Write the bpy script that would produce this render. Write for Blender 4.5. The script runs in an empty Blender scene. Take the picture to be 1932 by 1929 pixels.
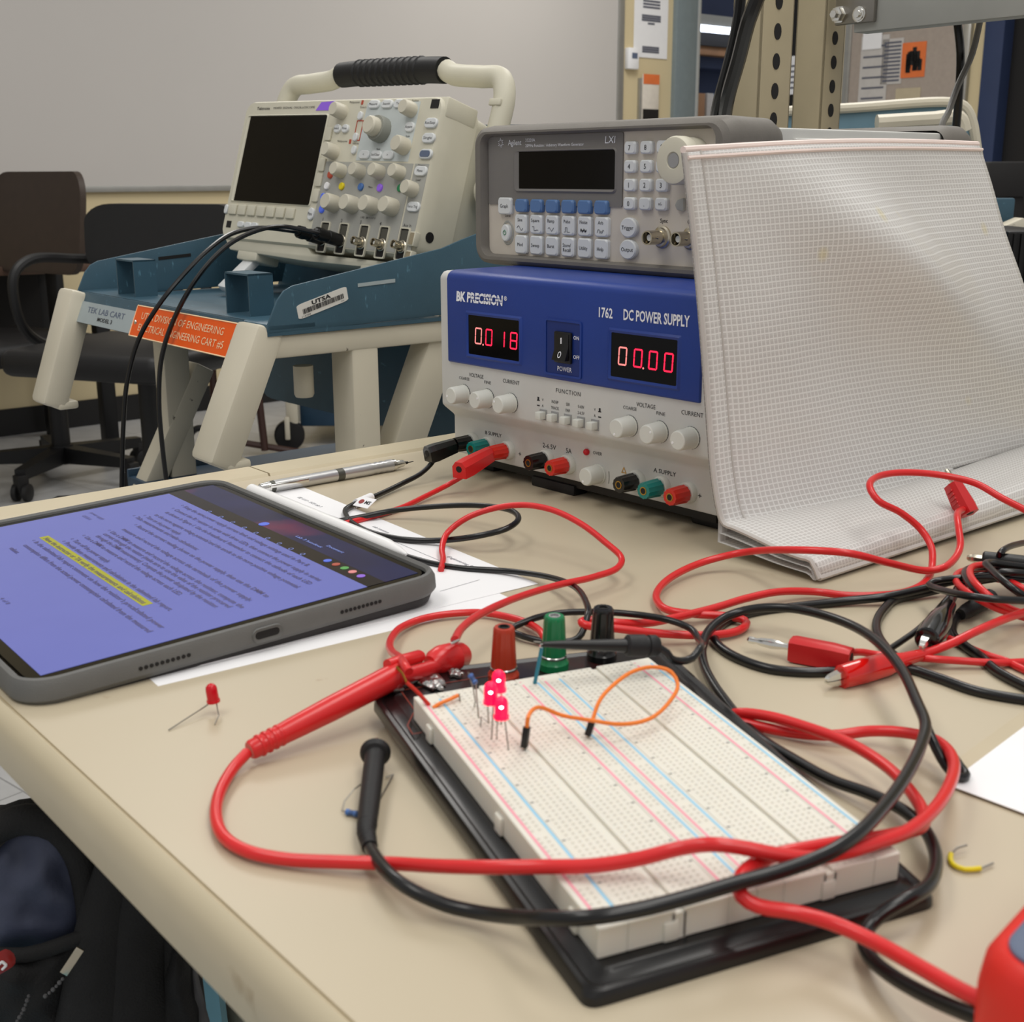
import bpy, bmesh, math, random
from mathutils import Vector, Matrix, Euler, noise
random.seed(7)
PI = math.pi
scene = bpy.context.scene
COL = scene.collection

# ------------------------------------------------------------------ camera, world, lights, exposure
TZ = 0.76                                   # height of the bench top above the floor
FPX, CAMH, PITCH, ROLL = 2360.0, 0.224, 0.263, -0.003
cam_data = bpy.data.cameras.new('camera'); cam = bpy.data.objects.new('camera', cam_data); COL.objects.link(cam)
fw = Vector((0, math.cos(PITCH), -math.sin(PITCH))); up0 = Vector((0, math.sin(PITCH), math.cos(PITCH))); rt0 = Vector((1, 0, 0))
RT = math.cos(ROLL)*rt0 + math.sin(ROLL)*up0; UP = -math.sin(ROLL)*rt0 + math.cos(ROLL)*up0
cam.matrix_world = Matrix(((RT.x, UP.x, -fw.x, 0), (RT.y, UP.y, -fw.y, 0), (RT.z, UP.z, -fw.z, TZ+CAMH), (0, 0, 0, 1)))
cam_data.sensor_fit = 'HORIZONTAL'; cam_data.sensor_width = 36.0; cam_data.lens = FPX/1932*36
cam_data.clip_start = 0.02; cam_data.clip_end = 60
cam_data.dof.use_dof = True; cam_data.dof.focus_distance = 0.98; cam_data.dof.aperture_fstop = 23
scene.camera = cam

world = bpy.data.worlds.new('room_air'); scene.world = world; world.use_nodes = True
bg = world.node_tree.nodes['Background']; bg.inputs['Color'].default_value = (1.0, 0.985, 0.96, 1); bg.inputs['Strength'].default_value = 0.46

def area(name, loc, sx, sy, power, color=(1, 0.97, 0.92)):
    l = bpy.data.lights.new(name, 'AREA'); l.shape = 'RECTANGLE'; l.size = sx; l.size_y = sy; l.energy = power; l.color = color
    o = bpy.data.objects.new(name, l); COL.objects.link(o); o.location = loc; return o
area('ceiling_or_fill_lamp', (0.55, 0.75, 2.70), 0.6, 1.2, 13)
area('ceiling_or_fill_lamp', (-0.95, 0.35, 2.70), 0.6, 1.2, 12)
area('ceiling_or_fill_lamp', (0.9, 2.7, 2.70), 0.6, 1.2, 18)
area('ceiling_or_fill_lamp', (-0.9, 3.2, 2.70), 0.6, 1.2, 16)
area('ceiling_or_fill_lamp', (0.75, -0.95, 2.70), 0.6, 1.2, 14)  # added fill behind the camera, brightens the pouch side
area('ceiling_or_fill_lamp', (0.6, 5.4, 2.70), 0.6, 1.2, 26)
scene.view_settings.view_transform = 'Standard'; scene.view_settings.look = 'None'
scene.view_settings.gamma = 1.0; scene.view_settings.exposure = 0.06; scene.view_settings.use_curve_mapping = False

# ------------------------------------------------------------------ measuring helpers (pixel ray -> point on a real plane, z counted from the bench top)
EYE = Vector((0, 0, CAMH))
def ray(px, py): return fw + (px-966)/FPX*RT - (py-964.5)/FPX*UP
def at(px, py, z=0.0):
    d = ray(px, py); return EYE + d*((z-CAMH)/d.z)
def on_plane(px, py, o, n):
    d = ray(px, py); return EYE + d*((Vector(o)-EYE).dot(n)/d.dot(n))
def atY(px, py, Y):
    d = ray(px, py); return EYE + d*(Y/d.y)
def rotm(yaw, tilt=0.0, roll=0.0):
    return Matrix.Rotation(yaw, 3, 'Z') @ Matrix.Rotation(tilt, 3, 'X') @ Matrix.Rotation(roll, 3, 'Y')
def frame(p, d, up=(0, 0, 1)):              # matrix whose x axis runs along d
    x = Vector(d).normalized(); y = Vector(up).cross(x)
    if y.length < 1e-5: y = Vector((0, 1, 0)).cross(x)
    y.normalize(); z = x.cross(y)
    return Matrix(((x.x, y.x, z.x, p[0]), (x.y, y.y, z.y, p[1]), (x.z, y.z, z.z, p[2]), (0, 0, 0, 1)))

# ------------------------------------------------------------------ materials
def lin(c):
    return tuple((v/255/12.92 if v/255 <= 0.04045 else ((v/255+0.055)/1.055)**2.4) for v in c)
def mat(name, rgb, rough=0.5, metal=0.0, var=0.05, nscale=30.0, bump=0.0, bscale=400.0, coat=0.0, emis=None, estr=0.0, trans=0.0, alpha=1.0, sss=0.0, ior=1.45, detail=3.0, spec=0.5):
    m = bpy.data.materials.new(name); m.use_nodes = True; nt = m.node_tree; p = nt.nodes['Principled BSDF']
    c = lin(rgb)
    tc = nt.nodes.new('ShaderNodeTexCoord'); nz = nt.nodes.new('ShaderNodeTexNoise'); nz.inputs['Scale'].default_value = nscale; nz.inputs['Detail'].default_value = detail
    nt.links.new(tc.outputs['Object'], nz.inputs['Vector'])
    mp = nt.nodes.new('ShaderNodeMapRange'); mp.inputs[1].default_value = 0.3; mp.inputs[2].default_value = 0.7
    mp.inputs[3].default_value = 1-var; mp.inputs[4].default_value = 1+var; nt.links.new(nz.outputs['Fac'], mp.inputs[0])
    vm = nt.nodes.new('ShaderNodeVectorMath'); vm.operation = 'SCALE'; vm.inputs[0].default_value = c
    nt.links.new(mp.outputs[0], vm.inputs['Scale']); nt.links.new(vm.outputs[0], p.inputs['Base Color'])
    m['col_node'] = vm.name
    p.inputs['Specular IOR Level'].default_value = spec; p.inputs['Roughness'].default_value = rough; p.inputs['Metallic'].default_value = metal; p.inputs['IOR'].default_value = ior
    p.inputs['Coat Weight'].default_value = coat; p.inputs['Coat Roughness'].default_value = 0.08
    p.inputs['Alpha'].default_value = alpha; p.inputs['Transmission Weight'].default_value = trans
    if sss: p.inputs['Subsurface Weight'].default_value = sss; p.inputs['Subsurface Radius'].default_value = (0.004, 0.003, 0.002); p.inputs['Subsurface Scale'].default_value = 1.0
    if emis: p.inputs['Emission Color'].default_value = (*lin(emis), 1); p.inputs['Emission Strength'].default_value = estr
    if bump:
        n2 = nt.nodes.new('ShaderNodeTexNoise'); n2.inputs['Scale'].default_value = bscale; n2.inputs['Detail'].default_value = 2
        nt.links.new(tc.outputs['Object'], n2.inputs['Vector'])
        b = nt.nodes.new('ShaderNodeBump'); b.inputs['Strength'].default_value = bump; b.inputs['Distance'].default_value = 0.001
        nt.links.new(n2.outputs['Fac'], b.inputs['Height']); nt.links.new(b.outputs['Normal'], p.inputs['Normal'])
    return m
def with_spots(m, rgb, scale, lo, hi, stretch=(1, 1, 1)):   # worn, dirty or tinted patches with a shape of their own
    nt = m.node_tree; p = nt.nodes['Principled BSDF']; vm = nt.nodes[m['col_node']]
    tc = nt.nodes.new('ShaderNodeTexCoord'); mp = nt.nodes.new('ShaderNodeMapping'); mp.inputs['Scale'].default_value = stretch
    nz = nt.nodes.new('ShaderNodeTexNoise'); nz.inputs['Scale'].default_value = scale; nz.inputs['Detail'].default_value = 6
    nt.links.new(tc.outputs['Object'], mp.inputs['Vector']); nt.links.new(mp.outputs[0], nz.inputs['Vector'])
    r = nt.nodes.new('ShaderNodeMapRange'); r.inputs[1].default_value = lo; r.inputs[2].default_value = hi; nt.links.new(nz.outputs['Fac'], r.inputs[0])
    mx = nt.nodes.new('ShaderNodeMix'); mx.data_type = 'RGBA'; nt.links.new(r.outputs[0], mx.inputs[0])
    nt.links.new(vm.outputs[0], mx.inputs[6]); mx.inputs[7].default_value = (*lin(rgb), 1)
    nt.links.new(mx.outputs[2], p.inputs['Base Color']); return m
M = {}
def mk(key, *a, **k): M[key] = mat(key, *a, **k); return M[key]
mk('laminate', (190, 178, 154), 0.38, var=0.03, nscale=6, bump=0.03, bscale=900)
with_spots(M['laminate'], (150, 118, 84), 38, 0.72, 0.80)
mk('edge_trim', (200, 188, 161), 0.35, var=0.05, nscale=12); with_spots(M['edge_trim'], (150, 128, 90), 30, 0.70, 0.80, (1, 1, 1))
mk('whiteboard_white', (194, 190, 186), 0.28, var=0.02, nscale=1.2)
mk('aluminium', (165, 164, 160), 0.35, 0.6, nscale=20)
mk('steel', (150, 146, 140), 0.32, 0.9, nscale=60)
mk('chrome', (225, 224, 220), 0.16, 1.0, var=0.02)
mk('nickel', (196, 188, 170), 0.24, 1.0, var=0.03)
mk('brass', (190, 150, 70), 0.28, 1.0)
mk('wall_cream', (212, 196, 158), 0.7, var=0.03, nscale=2, bump=0.05, bscale=150)
mk('door_frame_paint', (122, 134, 138), 0.5, var=0.04)
mk('floor_tile', (178, 178, 178), 0.32, var=0.10, nscale=14, detail=8)
mk('baseboard_black', (26, 25, 26), 0.5)
mk('paper', (240, 240, 242), 0.75, var=0.01)
mk('paper_grey', (196, 192, 188), 0.8, var=0.04)
mk('ink', (40, 40, 46), 0.8)
mk('ink_blue_grey', (96, 98, 110), 0.8)
mk('psu_white', (206, 206, 203), 0.42, var=0.02, bump=0.06, bscale=1500)
mk('psu_blue', (28, 58, 138), 0.40, var=0.03, bump=0.10, bscale=1800)
mk('psu_blue_dark', (20, 44, 112), 0.42, var=0.03)
mk('black_plastic', (13, 13, 14), 0.38, var=0.08)
mk('black_soft', (19, 19, 21), 0.55, var=0.08, bump=0.1, bscale=900)
mk('black_glass', (8, 8, 9), 0.08, var=0.0, spec=0.3)
mk('lcd_glass', (12, 11, 12), 0.14, var=0.1, spec=0.18)
mk('red_digit', (255, 40, 70), 0.4, emis=(255, 22, 62), estr=1.6, var=0.0)
mk('red_digit_pale', (255, 150, 150), 0.4, emis=(255, 138, 132), estr=0.7, var=0.0)
mk('print_white', (238, 240, 246), 0.6, var=0.0)
mk('print_black', (34, 34, 38), 0.6, var=0.0)
mk('print_grey', (150, 150, 150), 0.6, var=0.0)
mk('knob_white', (214, 215, 208), 0.45, var=0.02)
mk('post_red', (206, 38, 24), 0.28, var=0.05, coat=0.3)
mk('post_teal', (10, 122, 116), 0.30, var=0.05, coat=0.3)
mk('post_green', (22, 122, 74), 0.30, var=0.05, coat=0.2)
mk('post_redbrown', (176, 52, 26), 0.34, var=0.05, coat=0.2)
mk('post_black', (13, 13, 14), 0.25, var=0.05, coat=0.3)
mk('fg_grey', (114, 110, 104), 0.6, var=0.05, nscale=80, bump=0.15, bscale=1600)
mk('fg_panel', (200, 192, 180), 0.5, var=0.02, bump=0.05, bscale=1600)
mk('fg_dark_panel', (118, 115, 112), 0.55, var=0.03, bump=0.05, bscale=1600)
mk('fg_body', (196, 196, 192), 0.5, var=0.02)
mk('key_white', (214, 217, 218), 0.42, var=0.01)
mk('key_blue', (88, 122, 170), 0.45, var=0.02)
mk('ivory', (206, 202, 184), 0.5, var=0.02)
mk('scope_case', (206, 202, 184), 0.5, var=0.03, bump=0.06, bscale=1200)
mk('scope_grey', (164, 164, 158), 0.5, var=0.02)
mk('scope_pale_blue', (196, 203, 202), 0.5, var=0.02)
mk('knob_cream', (204, 199, 182), 0.48, var=0.03)
mk('knob_grey', (140, 142, 134), 0.5, var=0.03)
mk('cart_blue', (58, 88, 104), 0.42, var=0.07, nscale=25, bump=0.12, bscale=700); with_spots(M['cart_blue'], (96, 140, 160), 60, 0.66, 0.78, (1, 4, 1))
mk('cart_blue_dark', (40, 66, 88), 0.45, var=0.06)
mk('cart_cream', (210, 203, 184), 0.40, var=0.04, nscale=14); with_spots(M['cart_cream'], (112, 104, 92), 70, 0.715, 0.74)
mk('grey_label', (172, 184, 188), 0.45, 0.2, var=0.04)
mk('orange_sign', (240, 92, 12), 0.4, var=0.02)
mk('sign_edge', (248, 214, 170), 0.5)
mk('sticker', (222, 220, 214), 0.5, var=0.02)
mk('chair_black', (13, 13, 15), 0.5, var=0.12, nscale=60, bump=0.15, bscale=500)
mk('chair_brown', (54, 42, 34), 0.5, var=0.08)
mk('desk_brown', (84, 62, 50), 0.45, var=0.15, nscale=8)
mk('tube_brown', (64, 40, 34), 0.4, var=0.06)
mk('post_tan', (176, 164, 136), 0.45, var=0.03)
mk('shelf_grey', (168, 170, 168), 0.5, var=0.03)
mk('dark_room', (24, 22, 22), 0.7)
mk('navy_wall', (44, 58, 92), 0.7, var=0.1, nscale=3)
mk('wood', (150, 110, 76), 0.55, var=0.15, nscale=6)
mk('pinboard', (168, 156, 146), 0.9, var=0.05, nscale=40)
mk('poster_orange', (226, 118, 62), 0.8, var=0.08, nscale=12)
mk('brochure', (224, 216, 204), 0.6, var=0.06)
mk('lamp_glow', (255, 255, 255), 0.5, emis=(226, 236, 255), estr=4.0, var=0)
mk('case_grey', (104, 104, 102), 0.6, var=0.05, nscale=60, bump=0.2, bscale=1800)
mk('case_dark', (52, 50, 50), 0.7, var=0.1)
mk('doc_page', (84, 90, 150), 0.16, emis=(112, 120, 196), estr=0.34, var=0.02, spec=0.35)
mk('app_bar', (24, 28, 62), 0.12, emis=(40, 52, 110), estr=0.14, var=0.3, nscale=22, spec=0.3)
with_spots(M['app_bar'], (96, 36, 66), 11, 0.60, 0.72)
mk('tool_bar', (26, 25, 34), 0.12, var=0.1, spec=0.3)
mk('screen_ink', (56, 46, 96), 0.3, var=0.0)
mk('screen_pale', (120, 140, 210), 0.3, emis=(120, 140, 220), estr=0.3, var=0.0)
mk('highlight', (150, 150, 30), 0.2, emis=(140, 140, 20), estr=0.30, var=0.02)
for k, c in (('dot_blue', (70, 96, 200)), ('dot_red', (150, 62, 44)), ('dot_green', (72, 140, 66)), ('dot_pink', (200, 120, 120)), ('dot_violet', (124, 84, 190))): mk(k, c, 0.3, emis=c, estr=0.3, var=0)
mk('stylus_white', (238, 238, 238), 0.3, var=0.01)
mk('pen_silver', (206, 206, 206), 0.28, 0.75, var=0.03)
mk('pen_dark', (90, 90, 84), 0.35, 0.5)
mk('lead_red', (214, 36, 38), 0.30, var=0.04, nscale=60, coat=0.15)
mk('lead_black', (12, 12, 14), 0.28, var=0.08, nscale=60, coat=0.12)
mk('lead_grey', (110, 108, 104), 0.45, var=0.06)
mk('plug_red', (196, 30, 34), 0.36, var=0.05)
mk('gator_red', (214, 18, 14), 0.14, var=0.04, coat=0.6)
mk('gator_black', (13, 13, 15), 0.14, var=0.05, coat=0.6)
mk('board_white', (224, 220, 208), 0.5, var=0.02, sss=0.2)
mk('hole', (196, 191, 178), 0.8)
mk('row_mark', (140, 138, 132), 0.8)
mk('rail_pink', (238, 150, 168), 0.6); mk('rail_blue', (140, 200, 232), 0.6)
mk('board_black', (16, 15, 16), 0.30, var=0.1, coat=0.15)
mk('board_print', (120, 44, 30), 0.5)
mk('foil', (170, 168, 166), 0.25, 1.0, var=0.35, nscale=160, bump=1.0, bscale=260)
mk('led_red', (226, 20, 40), 0.2, var=0.02, trans=0.3, sss=0.0)
mk('led_lit', (255, 20, 70), 0.25, emis=(255, 4, 54), estr=1.5, var=0.0)
mk('led_core', (255, 235, 245), 0.3, emis=(255, 225, 240), estr=6.0, var=0.0)
mk('wire_orange', (240, 128, 44), 0.4); mk('wire_teal', (34, 120, 140), 0.4); mk('wire_yellow', (222, 202, 20), 0.4); mk('wire_red', (200, 44, 30), 0.4)
mk('resistor_blue', (70, 112, 176), 0.35); mk('band_dark', (30, 30, 44), 0.4)
mk('meter_red', (222, 44, 34), 0.45, var=0.03, bump=0.1, bscale=900); mk('meter_grey', (92, 104, 128), 0.5, var=0.03)
mk('fabric_black', (24, 24, 25), 0.8, var=0.25, nscale=40, bump=0.5, bscale=900)
mk('fabric_navy', (66, 72, 94), 0.6, var=0.25, nscale=14, bump=0.3, bscale=300)
mk('mesh_grey', (88, 88, 90), 0.7, var=0.2)
mk('patch_red', (140, 26, 22), 0.3, var=0.05)
mk('chair_blue', (118, 172, 192), 0.3, var=0.05)
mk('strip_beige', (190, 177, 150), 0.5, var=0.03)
mk('lead_wire', (150, 146, 138), 0.45, 0.85)
mk('rear_blue', (104, 136, 152), 0.5, var=0.05)
mk('zip_tan', (236, 218, 211), 0.5, var=0.04)
mk('caster_black', (22, 21, 22), 0.5, var=0.1)

def mesh_sheet_mat():                       # white woven threads welded into clear vinyl
    m = mat('mesh_vinyl', (208, 205, 202), 0.34, var=0.05, nscale=9, coat=0.25); nt = m.node_tree; p = nt.nodes['Principled BSDF']; vm = nt.nodes[m['col_node']]
    uv = nt.nodes.new('ShaderNodeTexCoord'); sp = nt.nodes.new('ShaderNodeSeparateXYZ'); nt.links.new(uv.outputs['UV'], sp.inputs[0])
    outs = []
    nz = nt.nodes.new('ShaderNodeTexNoise'); nz.inputs['Scale'].default_value = 40; nt.links.new(uv.outputs['UV'], nz.inputs['Vector'])
    def mth(op, a, b=None, c=None):
        n = nt.nodes.new('ShaderNodeMath'); n.operation = op
        for i, v in enumerate((a, b, c)):
            if v is None: continue
            if isinstance(v, (int, float)): n.inputs[i].default_value = v
            else: nt.links.new(v, n.inputs[i])
        return n.outputs[0]
    for ax, pitch, w in ((0, 0.0042, 0.20), (1, 0.0040, 0.24)):
        q = mth('MULTIPLY', sp.outputs[ax], 1/pitch); q = mth('ADD', q, mth('MULTIPLY', nz.outputs['Fac'], 0.25))
        f = mth('FRACT', q); d = mth('ABSOLUTE', mth('SUBTRACT', f, 0.5)); outs.append(mth('LESS_THAN', d, w/2))
    line = mth('MAXIMUM', outs[0], outs[1])
    # second layer of threads showing through the first
    o2 = []
    for ax, pitch, w, off in ((0, 0.00425, 0.16, 0.37), (1, 0.00395, 0.16, 0.45)):
        q = mth('ADD', mth('MULTIPLY', sp.outputs[ax], 1/pitch), off); f = mth('FRACT', q); o2.append(mth('LESS_THAN', mth('ABSOLUTE', mth('SUBTRACT', f, 0.5)), w/2))
    back = mth('MULTIPLY', mth('MAXIMUM', o2[0], o2[1]), 0.30)
    fac = mth('MAXIMUM', line, back)
    mx = nt.nodes.new('ShaderNodeMix'); mx.data_type = 'RGBA'; nt.links.new(fac, mx.inputs[0]); nt.links.new(vm.outputs[0], mx.inputs[6]); mx.inputs[7].default_value = (*lin((240, 239, 237)), 1)
    st = nt.nodes.new('ShaderNodeTexVoronoi'); st.inputs['Scale'].default_value = 16; nt.links.new(uv.outputs['UV'], st.inputs['Vector'])
    sm = nt.nodes.new('ShaderNodeMapRange'); sm.inputs[1].default_value = 0.10; sm.inputs[2].default_value = 0.03; sm.inputs[3].default_value = 0; sm.inputs[4].default_value = 0.30; nt.links.new(st.outputs['Distance'], sm.inputs[0])
    m2 = nt.nodes.new('ShaderNodeMix'); m2.data_type = 'RGBA'; nt.links.new(sm.outputs[0], m2.inputs[0]); nt.links.new(mx.outputs[2], m2.inputs[6]); m2.inputs[7].default_value = (*lin((226, 206, 90)), 1)
    nt.links.new(m2.outputs[2], p.inputs['Base Color'])
    b = nt.nodes.new('ShaderNodeBump'); b.inputs['Strength'].default_value = 0.5; b.inputs['Distance'].default_value = 0.0006; nt.links.new(line, b.inputs['Height']); nt.links.new(b.outputs['Normal'], p.inputs['Normal'])
    tr = nt.nodes.new('ShaderNodeBsdfTranslucent'); tr.inputs['Color'].default_value = (0.92, 0.91, 0.90, 1)
    ms = nt.nodes.new('ShaderNodeMixShader'); ms.inputs[0].default_value = 0.12
    out = nt.nodes['Material Output']; nt.links.new(p.outputs[0], ms.inputs[1]); nt.links.new(tr.outputs[0], ms.inputs[2]); nt.links.new(ms.outputs[0], out.inputs['Surface'])
    return m
M['mesh_vinyl'] = mesh_sheet_mat()
def tiled_floor():
    m = M['floor_tile']; nt = m.node_tree; p = nt.nodes['Principled BSDF']; vm = nt.nodes[m['col_node']]
    tc = nt.nodes.new('ShaderNodeTexCoord'); mp = nt.nodes.new('ShaderNodeMapping'); mp.inputs['Rotation'].default_value = (0, 0, 0.70)
    br = nt.nodes.new('ShaderNodeTexBrick'); br.offset = 0; br.inputs['Scale'].default_value = 1; br.inputs['Brick Width'].default_value = 0.305; br.inputs['Row Height'].default_value = 0.305; br.inputs['Mortar Size'].default_value = 0.002
    br.inputs['Color1'].default_value = (1, 1, 1, 1); br.inputs['Color2'].default_value = (0.95, 0.95, 0.95, 1); br.inputs['Mortar'].default_value = (0.6, 0.6, 0.6, 1)
    nt.links.new(tc.outputs['Object'], mp.inputs['Vector']); nt.links.new(mp.outputs[0], br.inputs['Vector'])
    mx = nt.nodes.new('ShaderNodeMix'); mx.data_type = 'RGBA'; mx.blend_type = 'MULTIPLY'; mx.inputs[0].default_value = 1
    nt.links.new(vm.outputs[0], mx.inputs[6]); nt.links.new(br.outputs['Color'], mx.inputs[7]); nt.links.new(mx.outputs[2], p.inputs['Base Color'])
tiled_floor()

# ------------------------------------------------------------------ mesh builder
def rrect(x0, z0, x1, z1, r, n=5):          # rounded rectangle, counter-clockwise 2-D points
    r = min(r, abs(x1-x0)/2-1e-6, abs(z1-z0)/2-1e-6); P = []
    for cx, cz, a0 in ((x1-r, z0+r, -PI/2), (x1-r, z1-r, 0), (x0+r, z1-r, PI/2), (x0+r, z0+r, PI)):
        for i in range(n+1): a = a0+PI/2*i/n; P.append((cx+r*math.cos(a), cz+r*math.sin(a)))
    return P
def circ(cx, cz, r, n=24, rz=None): return [(cx+r*math.cos(2*PI*i/n), cz+(rz or r)*math.sin(2*PI*i/n)) for i in range(n)]
def smooth_path(pts, step=0.004):           # centripetal Catmull-Rom through the points
    P = [Vector(p) for p in pts]
    if len(P) < 3:
        return P
    P = [P[0]*2-P[1]] + P + [P[-1]*2-P[-2]]; out = []
    for i in range(1, len(P)-2):
        p0, p1, p2, p3 = P[i-1:i+3]
        t0 = 0; t1 = t0+max((p1-p0).length, 1e-6)**0.5; t2 = t1+max((p2-p1).length, 1e-6)**0.5; t3 = t2+max((p3-p2).length, 1e-6)**0.5
        n = max(2, int((p2-p1).length/step))
        for k in range(n):
            t = t1+(t2-t1)*k/n
            a1 = (t1-t)/(t1-t0)*p0+(t-t0)/(t1-t0)*p1; a2 = (t2-t)/(t2-t1)*p1+(t-t1)/(t2-t1)*p2; a3 = (t3-t)/(t3-t2)*p2+(t-t2)/(t3-t2)*p3
            b1 = (t2-t)/(t2-t0)*a1+(t-t0)/(t2-t0)*a2; b2 = (t3-t)/(t3-t1)*a2+(t-t1)/(t3-t1)*a3
            out.append((t2-t)/(t2-t1)*b1+(t-t1)/(t2-t1)*b2)
    out.append(P[-2]); return out

class MB:
    def __init__(self): self.v = []; self.f = []; self.mi = []; self.m = 0; self.T = None; self.uv = None
    def add(self, verts, faces, X=None):
        b = len(self.v)
        for p in verts:
            p = Vector(p)
            if X is not None: p = X @ p
            if self.T is not None: p = self.T @ p
            self.v.append(p)
        for f in faces: self.f.append([b+i for i in f]); self.mi.append(self.m)
        return self
    def box(self, x0, y0, z0, x1, y1, z1, bev=0.0, seg=2, X=None):
        if bev <= 0:
            v = [(x, y, z) for z in (z0, z1) for y in (y0, y1) for x in (x0, x1)]
            return self.add(v, [(0, 2, 3, 1), (4, 5, 7, 6), (0, 1, 5, 4), (2, 6, 7, 3), (0, 4, 6, 2), (1, 3, 7, 5)], X)
        bm = bmesh.new(); bmesh.ops.create_cube(bm, size=1)
        for w in bm.verts: w.co = Vector(((x0+x1)/2+w.co.x*(x1-x0), (y0+y1)/2+w.co.y*(y1-y0), (z0+z1)/2+w.co.z*(z1-z0)))
        bmesh.ops.bevel(bm, geom=bm.edges[:], offset=bev, segments=seg, profile=0.5, affect='EDGES')
        bm.verts.index_update(); self.add([w.co.copy() for w in bm.verts], [[w.index for w in f.verts] for f in bm.faces], X); bm.free(); return self
    def prism(self, poly, a, b, axis='y', bev=0.0, X=None):   # polygon (two axes left over, in order) extruded along axis
        def P(p, t):
            if axis == 'y': return (p[0], t, p[1])
            if axis == 'x': return (t, p[0], p[1])
            return (p[0], p[1], t)
        n = len(poly)
        if bev > 0:
            bm = bmesh.new(); lo = [bm.verts.new(P(p, a)) for p in poly]; hi = [bm.verts.new(P(p, b)) for p in poly]
            bm.faces.new(lo); bm.faces.new(hi)
            for i in range(n): bm.faces.new((lo[i], lo[(i+1) % n], hi[(i+1) % n], hi[i]))
            bmesh.ops.recalc_face_normals(bm, faces=bm.faces[:])
            ed = [e for e in bm.edges if len(e.link_faces) == 2 and e.calc_face_angle(0) > 0.6]
            bmesh.ops.bevel(bm, geom=ed, offset=bev, segments=2, profile=0.5, affect='EDGES', clamp_overlap=True)
            bm.verts.index_update(); self.add([w.co.copy() for w in bm.verts], [[w.index for w in f.verts] for f in bm.faces], X); bm.free(); return self
        v = [P(p, a) for p in poly]+[P(p, b) for p in poly]
        f = [list(range(n))[::-1], list(range(n, 2*n))]+[(i, (i+1) % n, n+(i+1) % n, n+i) for i in range(n)]
        return self.add(v, f, X)
    def loft(self, loops, closed_ends=(True, True), X=None):  # loops of equal point count
        n = len(loops[0]); v = [p for l in loops for p in l]; f = []
        for k in range(len(loops)-1):
            for i in range(n): f.append((k*n+i, k*n+(i+1) % n, (k+1)*n+(i+1) % n, (k+1)*n+i))
        if closed_ends[0]: f.append(list(range(n))[::-1])
        if closed_ends[1]: f.append([(len(loops)-1)*n+i for i in range(n)])
        return self.add(v, f, X)
    def cyl(self, p0, p1, r0, r1=None, n=20, X=None):
        r1 = r0 if r1 is None else r1; F = frame(p0, Vector(p1)-Vector(p0)); L = (Vector(p1)-Vector(p0)).length
        lo = [F @ Vector((0, r0*math.cos(2*PI*i/n), r0*math.sin(2*PI*i/n))) for i in range(n)]
        hi = [F @ Vector((L, r1*math.cos(2*PI*i/n), r1*math.sin(2*PI*i/n))) for i in range(n)]
        return self.loft([lo, hi], X=X)
    def turn(self, prof, p, d, n=24, flute=None, X=None, closed=(True, True)):     # profile [(along, radius)] turned about the axis through p along d
        F = frame(p, d); loops = []
        for h, r in prof:
            l = []
            for i in range(n):
                rr = r*(1-(flute if flute and i % 2 else 0)); l.append(F @ Vector((h, rr*math.cos(2*PI*i/n), rr*math.sin(2*PI*i/n))))
            loops.append(l)
        return self.loft(loops, closed, X=X)
    def tube(self, pts, r, n=10, step=0.004, smooth=True, X=None, rad=None):
        P = smooth_path(pts, step) if smooth else [Vector(p) for p in pts]; loops = []; prev = None
        for i, p in enumerate(P):
            t = (P[min(i+1, len(P)-1)]-P[max(i-1, 0)])
            t = t.normalized() if t.length > 1e-9 else Vector((1, 0, 0))
            if prev is None: u = Vector((0, 0, 1)).cross(t); u = u if u.length > 1e-3 else Vector((1, 0, 0)).cross(t)
            else: u = prev-t*prev.dot(t)
            u.normalize(); prev = u; w = t.cross(u); rr = r if rad is None else rad(i/(len(P)-1))
            loops.append([p+u*rr*math.cos(2*PI*k/n)+w*rr*math.sin(2*PI*k/n) for k in range(n)])
        return self.loft(loops, X=X)
    def ball(self, c, r, sz=1.0, n=16, X=None):
        c = Vector(c); loops = []
        for j in range(1, n//2):
            a = PI*j/(n//2); loops.append([c+Vector((r*math.sin(a)*math.cos(2*PI*i/n), r*math.sin(a)*math.sin(2*PI*i/n), -r*sz*math.cos(a))) for i in range(n)])
        return self.loft(loops, X=X)
    def quad(self, a, b, c, d): return self.add([a, b, c, d], [(0, 1, 2, 3)])
    def build(self, name, mats, parent=None, world=False, angle=35):
        if not isinstance(mats, (list, tuple)): mats = [mats]
        me = bpy.data.meshes.new(name); off = Vector((0, 0, 0))
        if parent is not None and world: off = Vector(parent.get('base', (0, 0, 0)))
        me.from_pydata([tuple(p-off) for p in self.v], [], self.f); me.update()
        for k in mats: me.materials.append(M[k])
        me.polygons.foreach_set('material_index', self.mi)
        bm = bmesh.new(); bm.from_mesh(me); bmesh.ops.recalc_face_normals(bm, faces=bm.faces[:]); bm.to_mesh(me); bm.free()
        me.polygons.foreach_set('use_smooth', [True]*len(me.polygons)); me.set_sharp_from_angle(angle=math.radians(angle))
        o = bpy.data.objects.new(name, me); COL.objects.link(o)
        if parent is None: o.location = (0, 0, TZ)
        else: o.parent = parent
        return o
def tag(o, label=None, cat=None, group=None, kind=None):
    if label: o['label'] = label
    if cat: o['category'] = cat
    if group: o['group'] = group
    if kind: o['kind'] = kind
    return o
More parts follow.
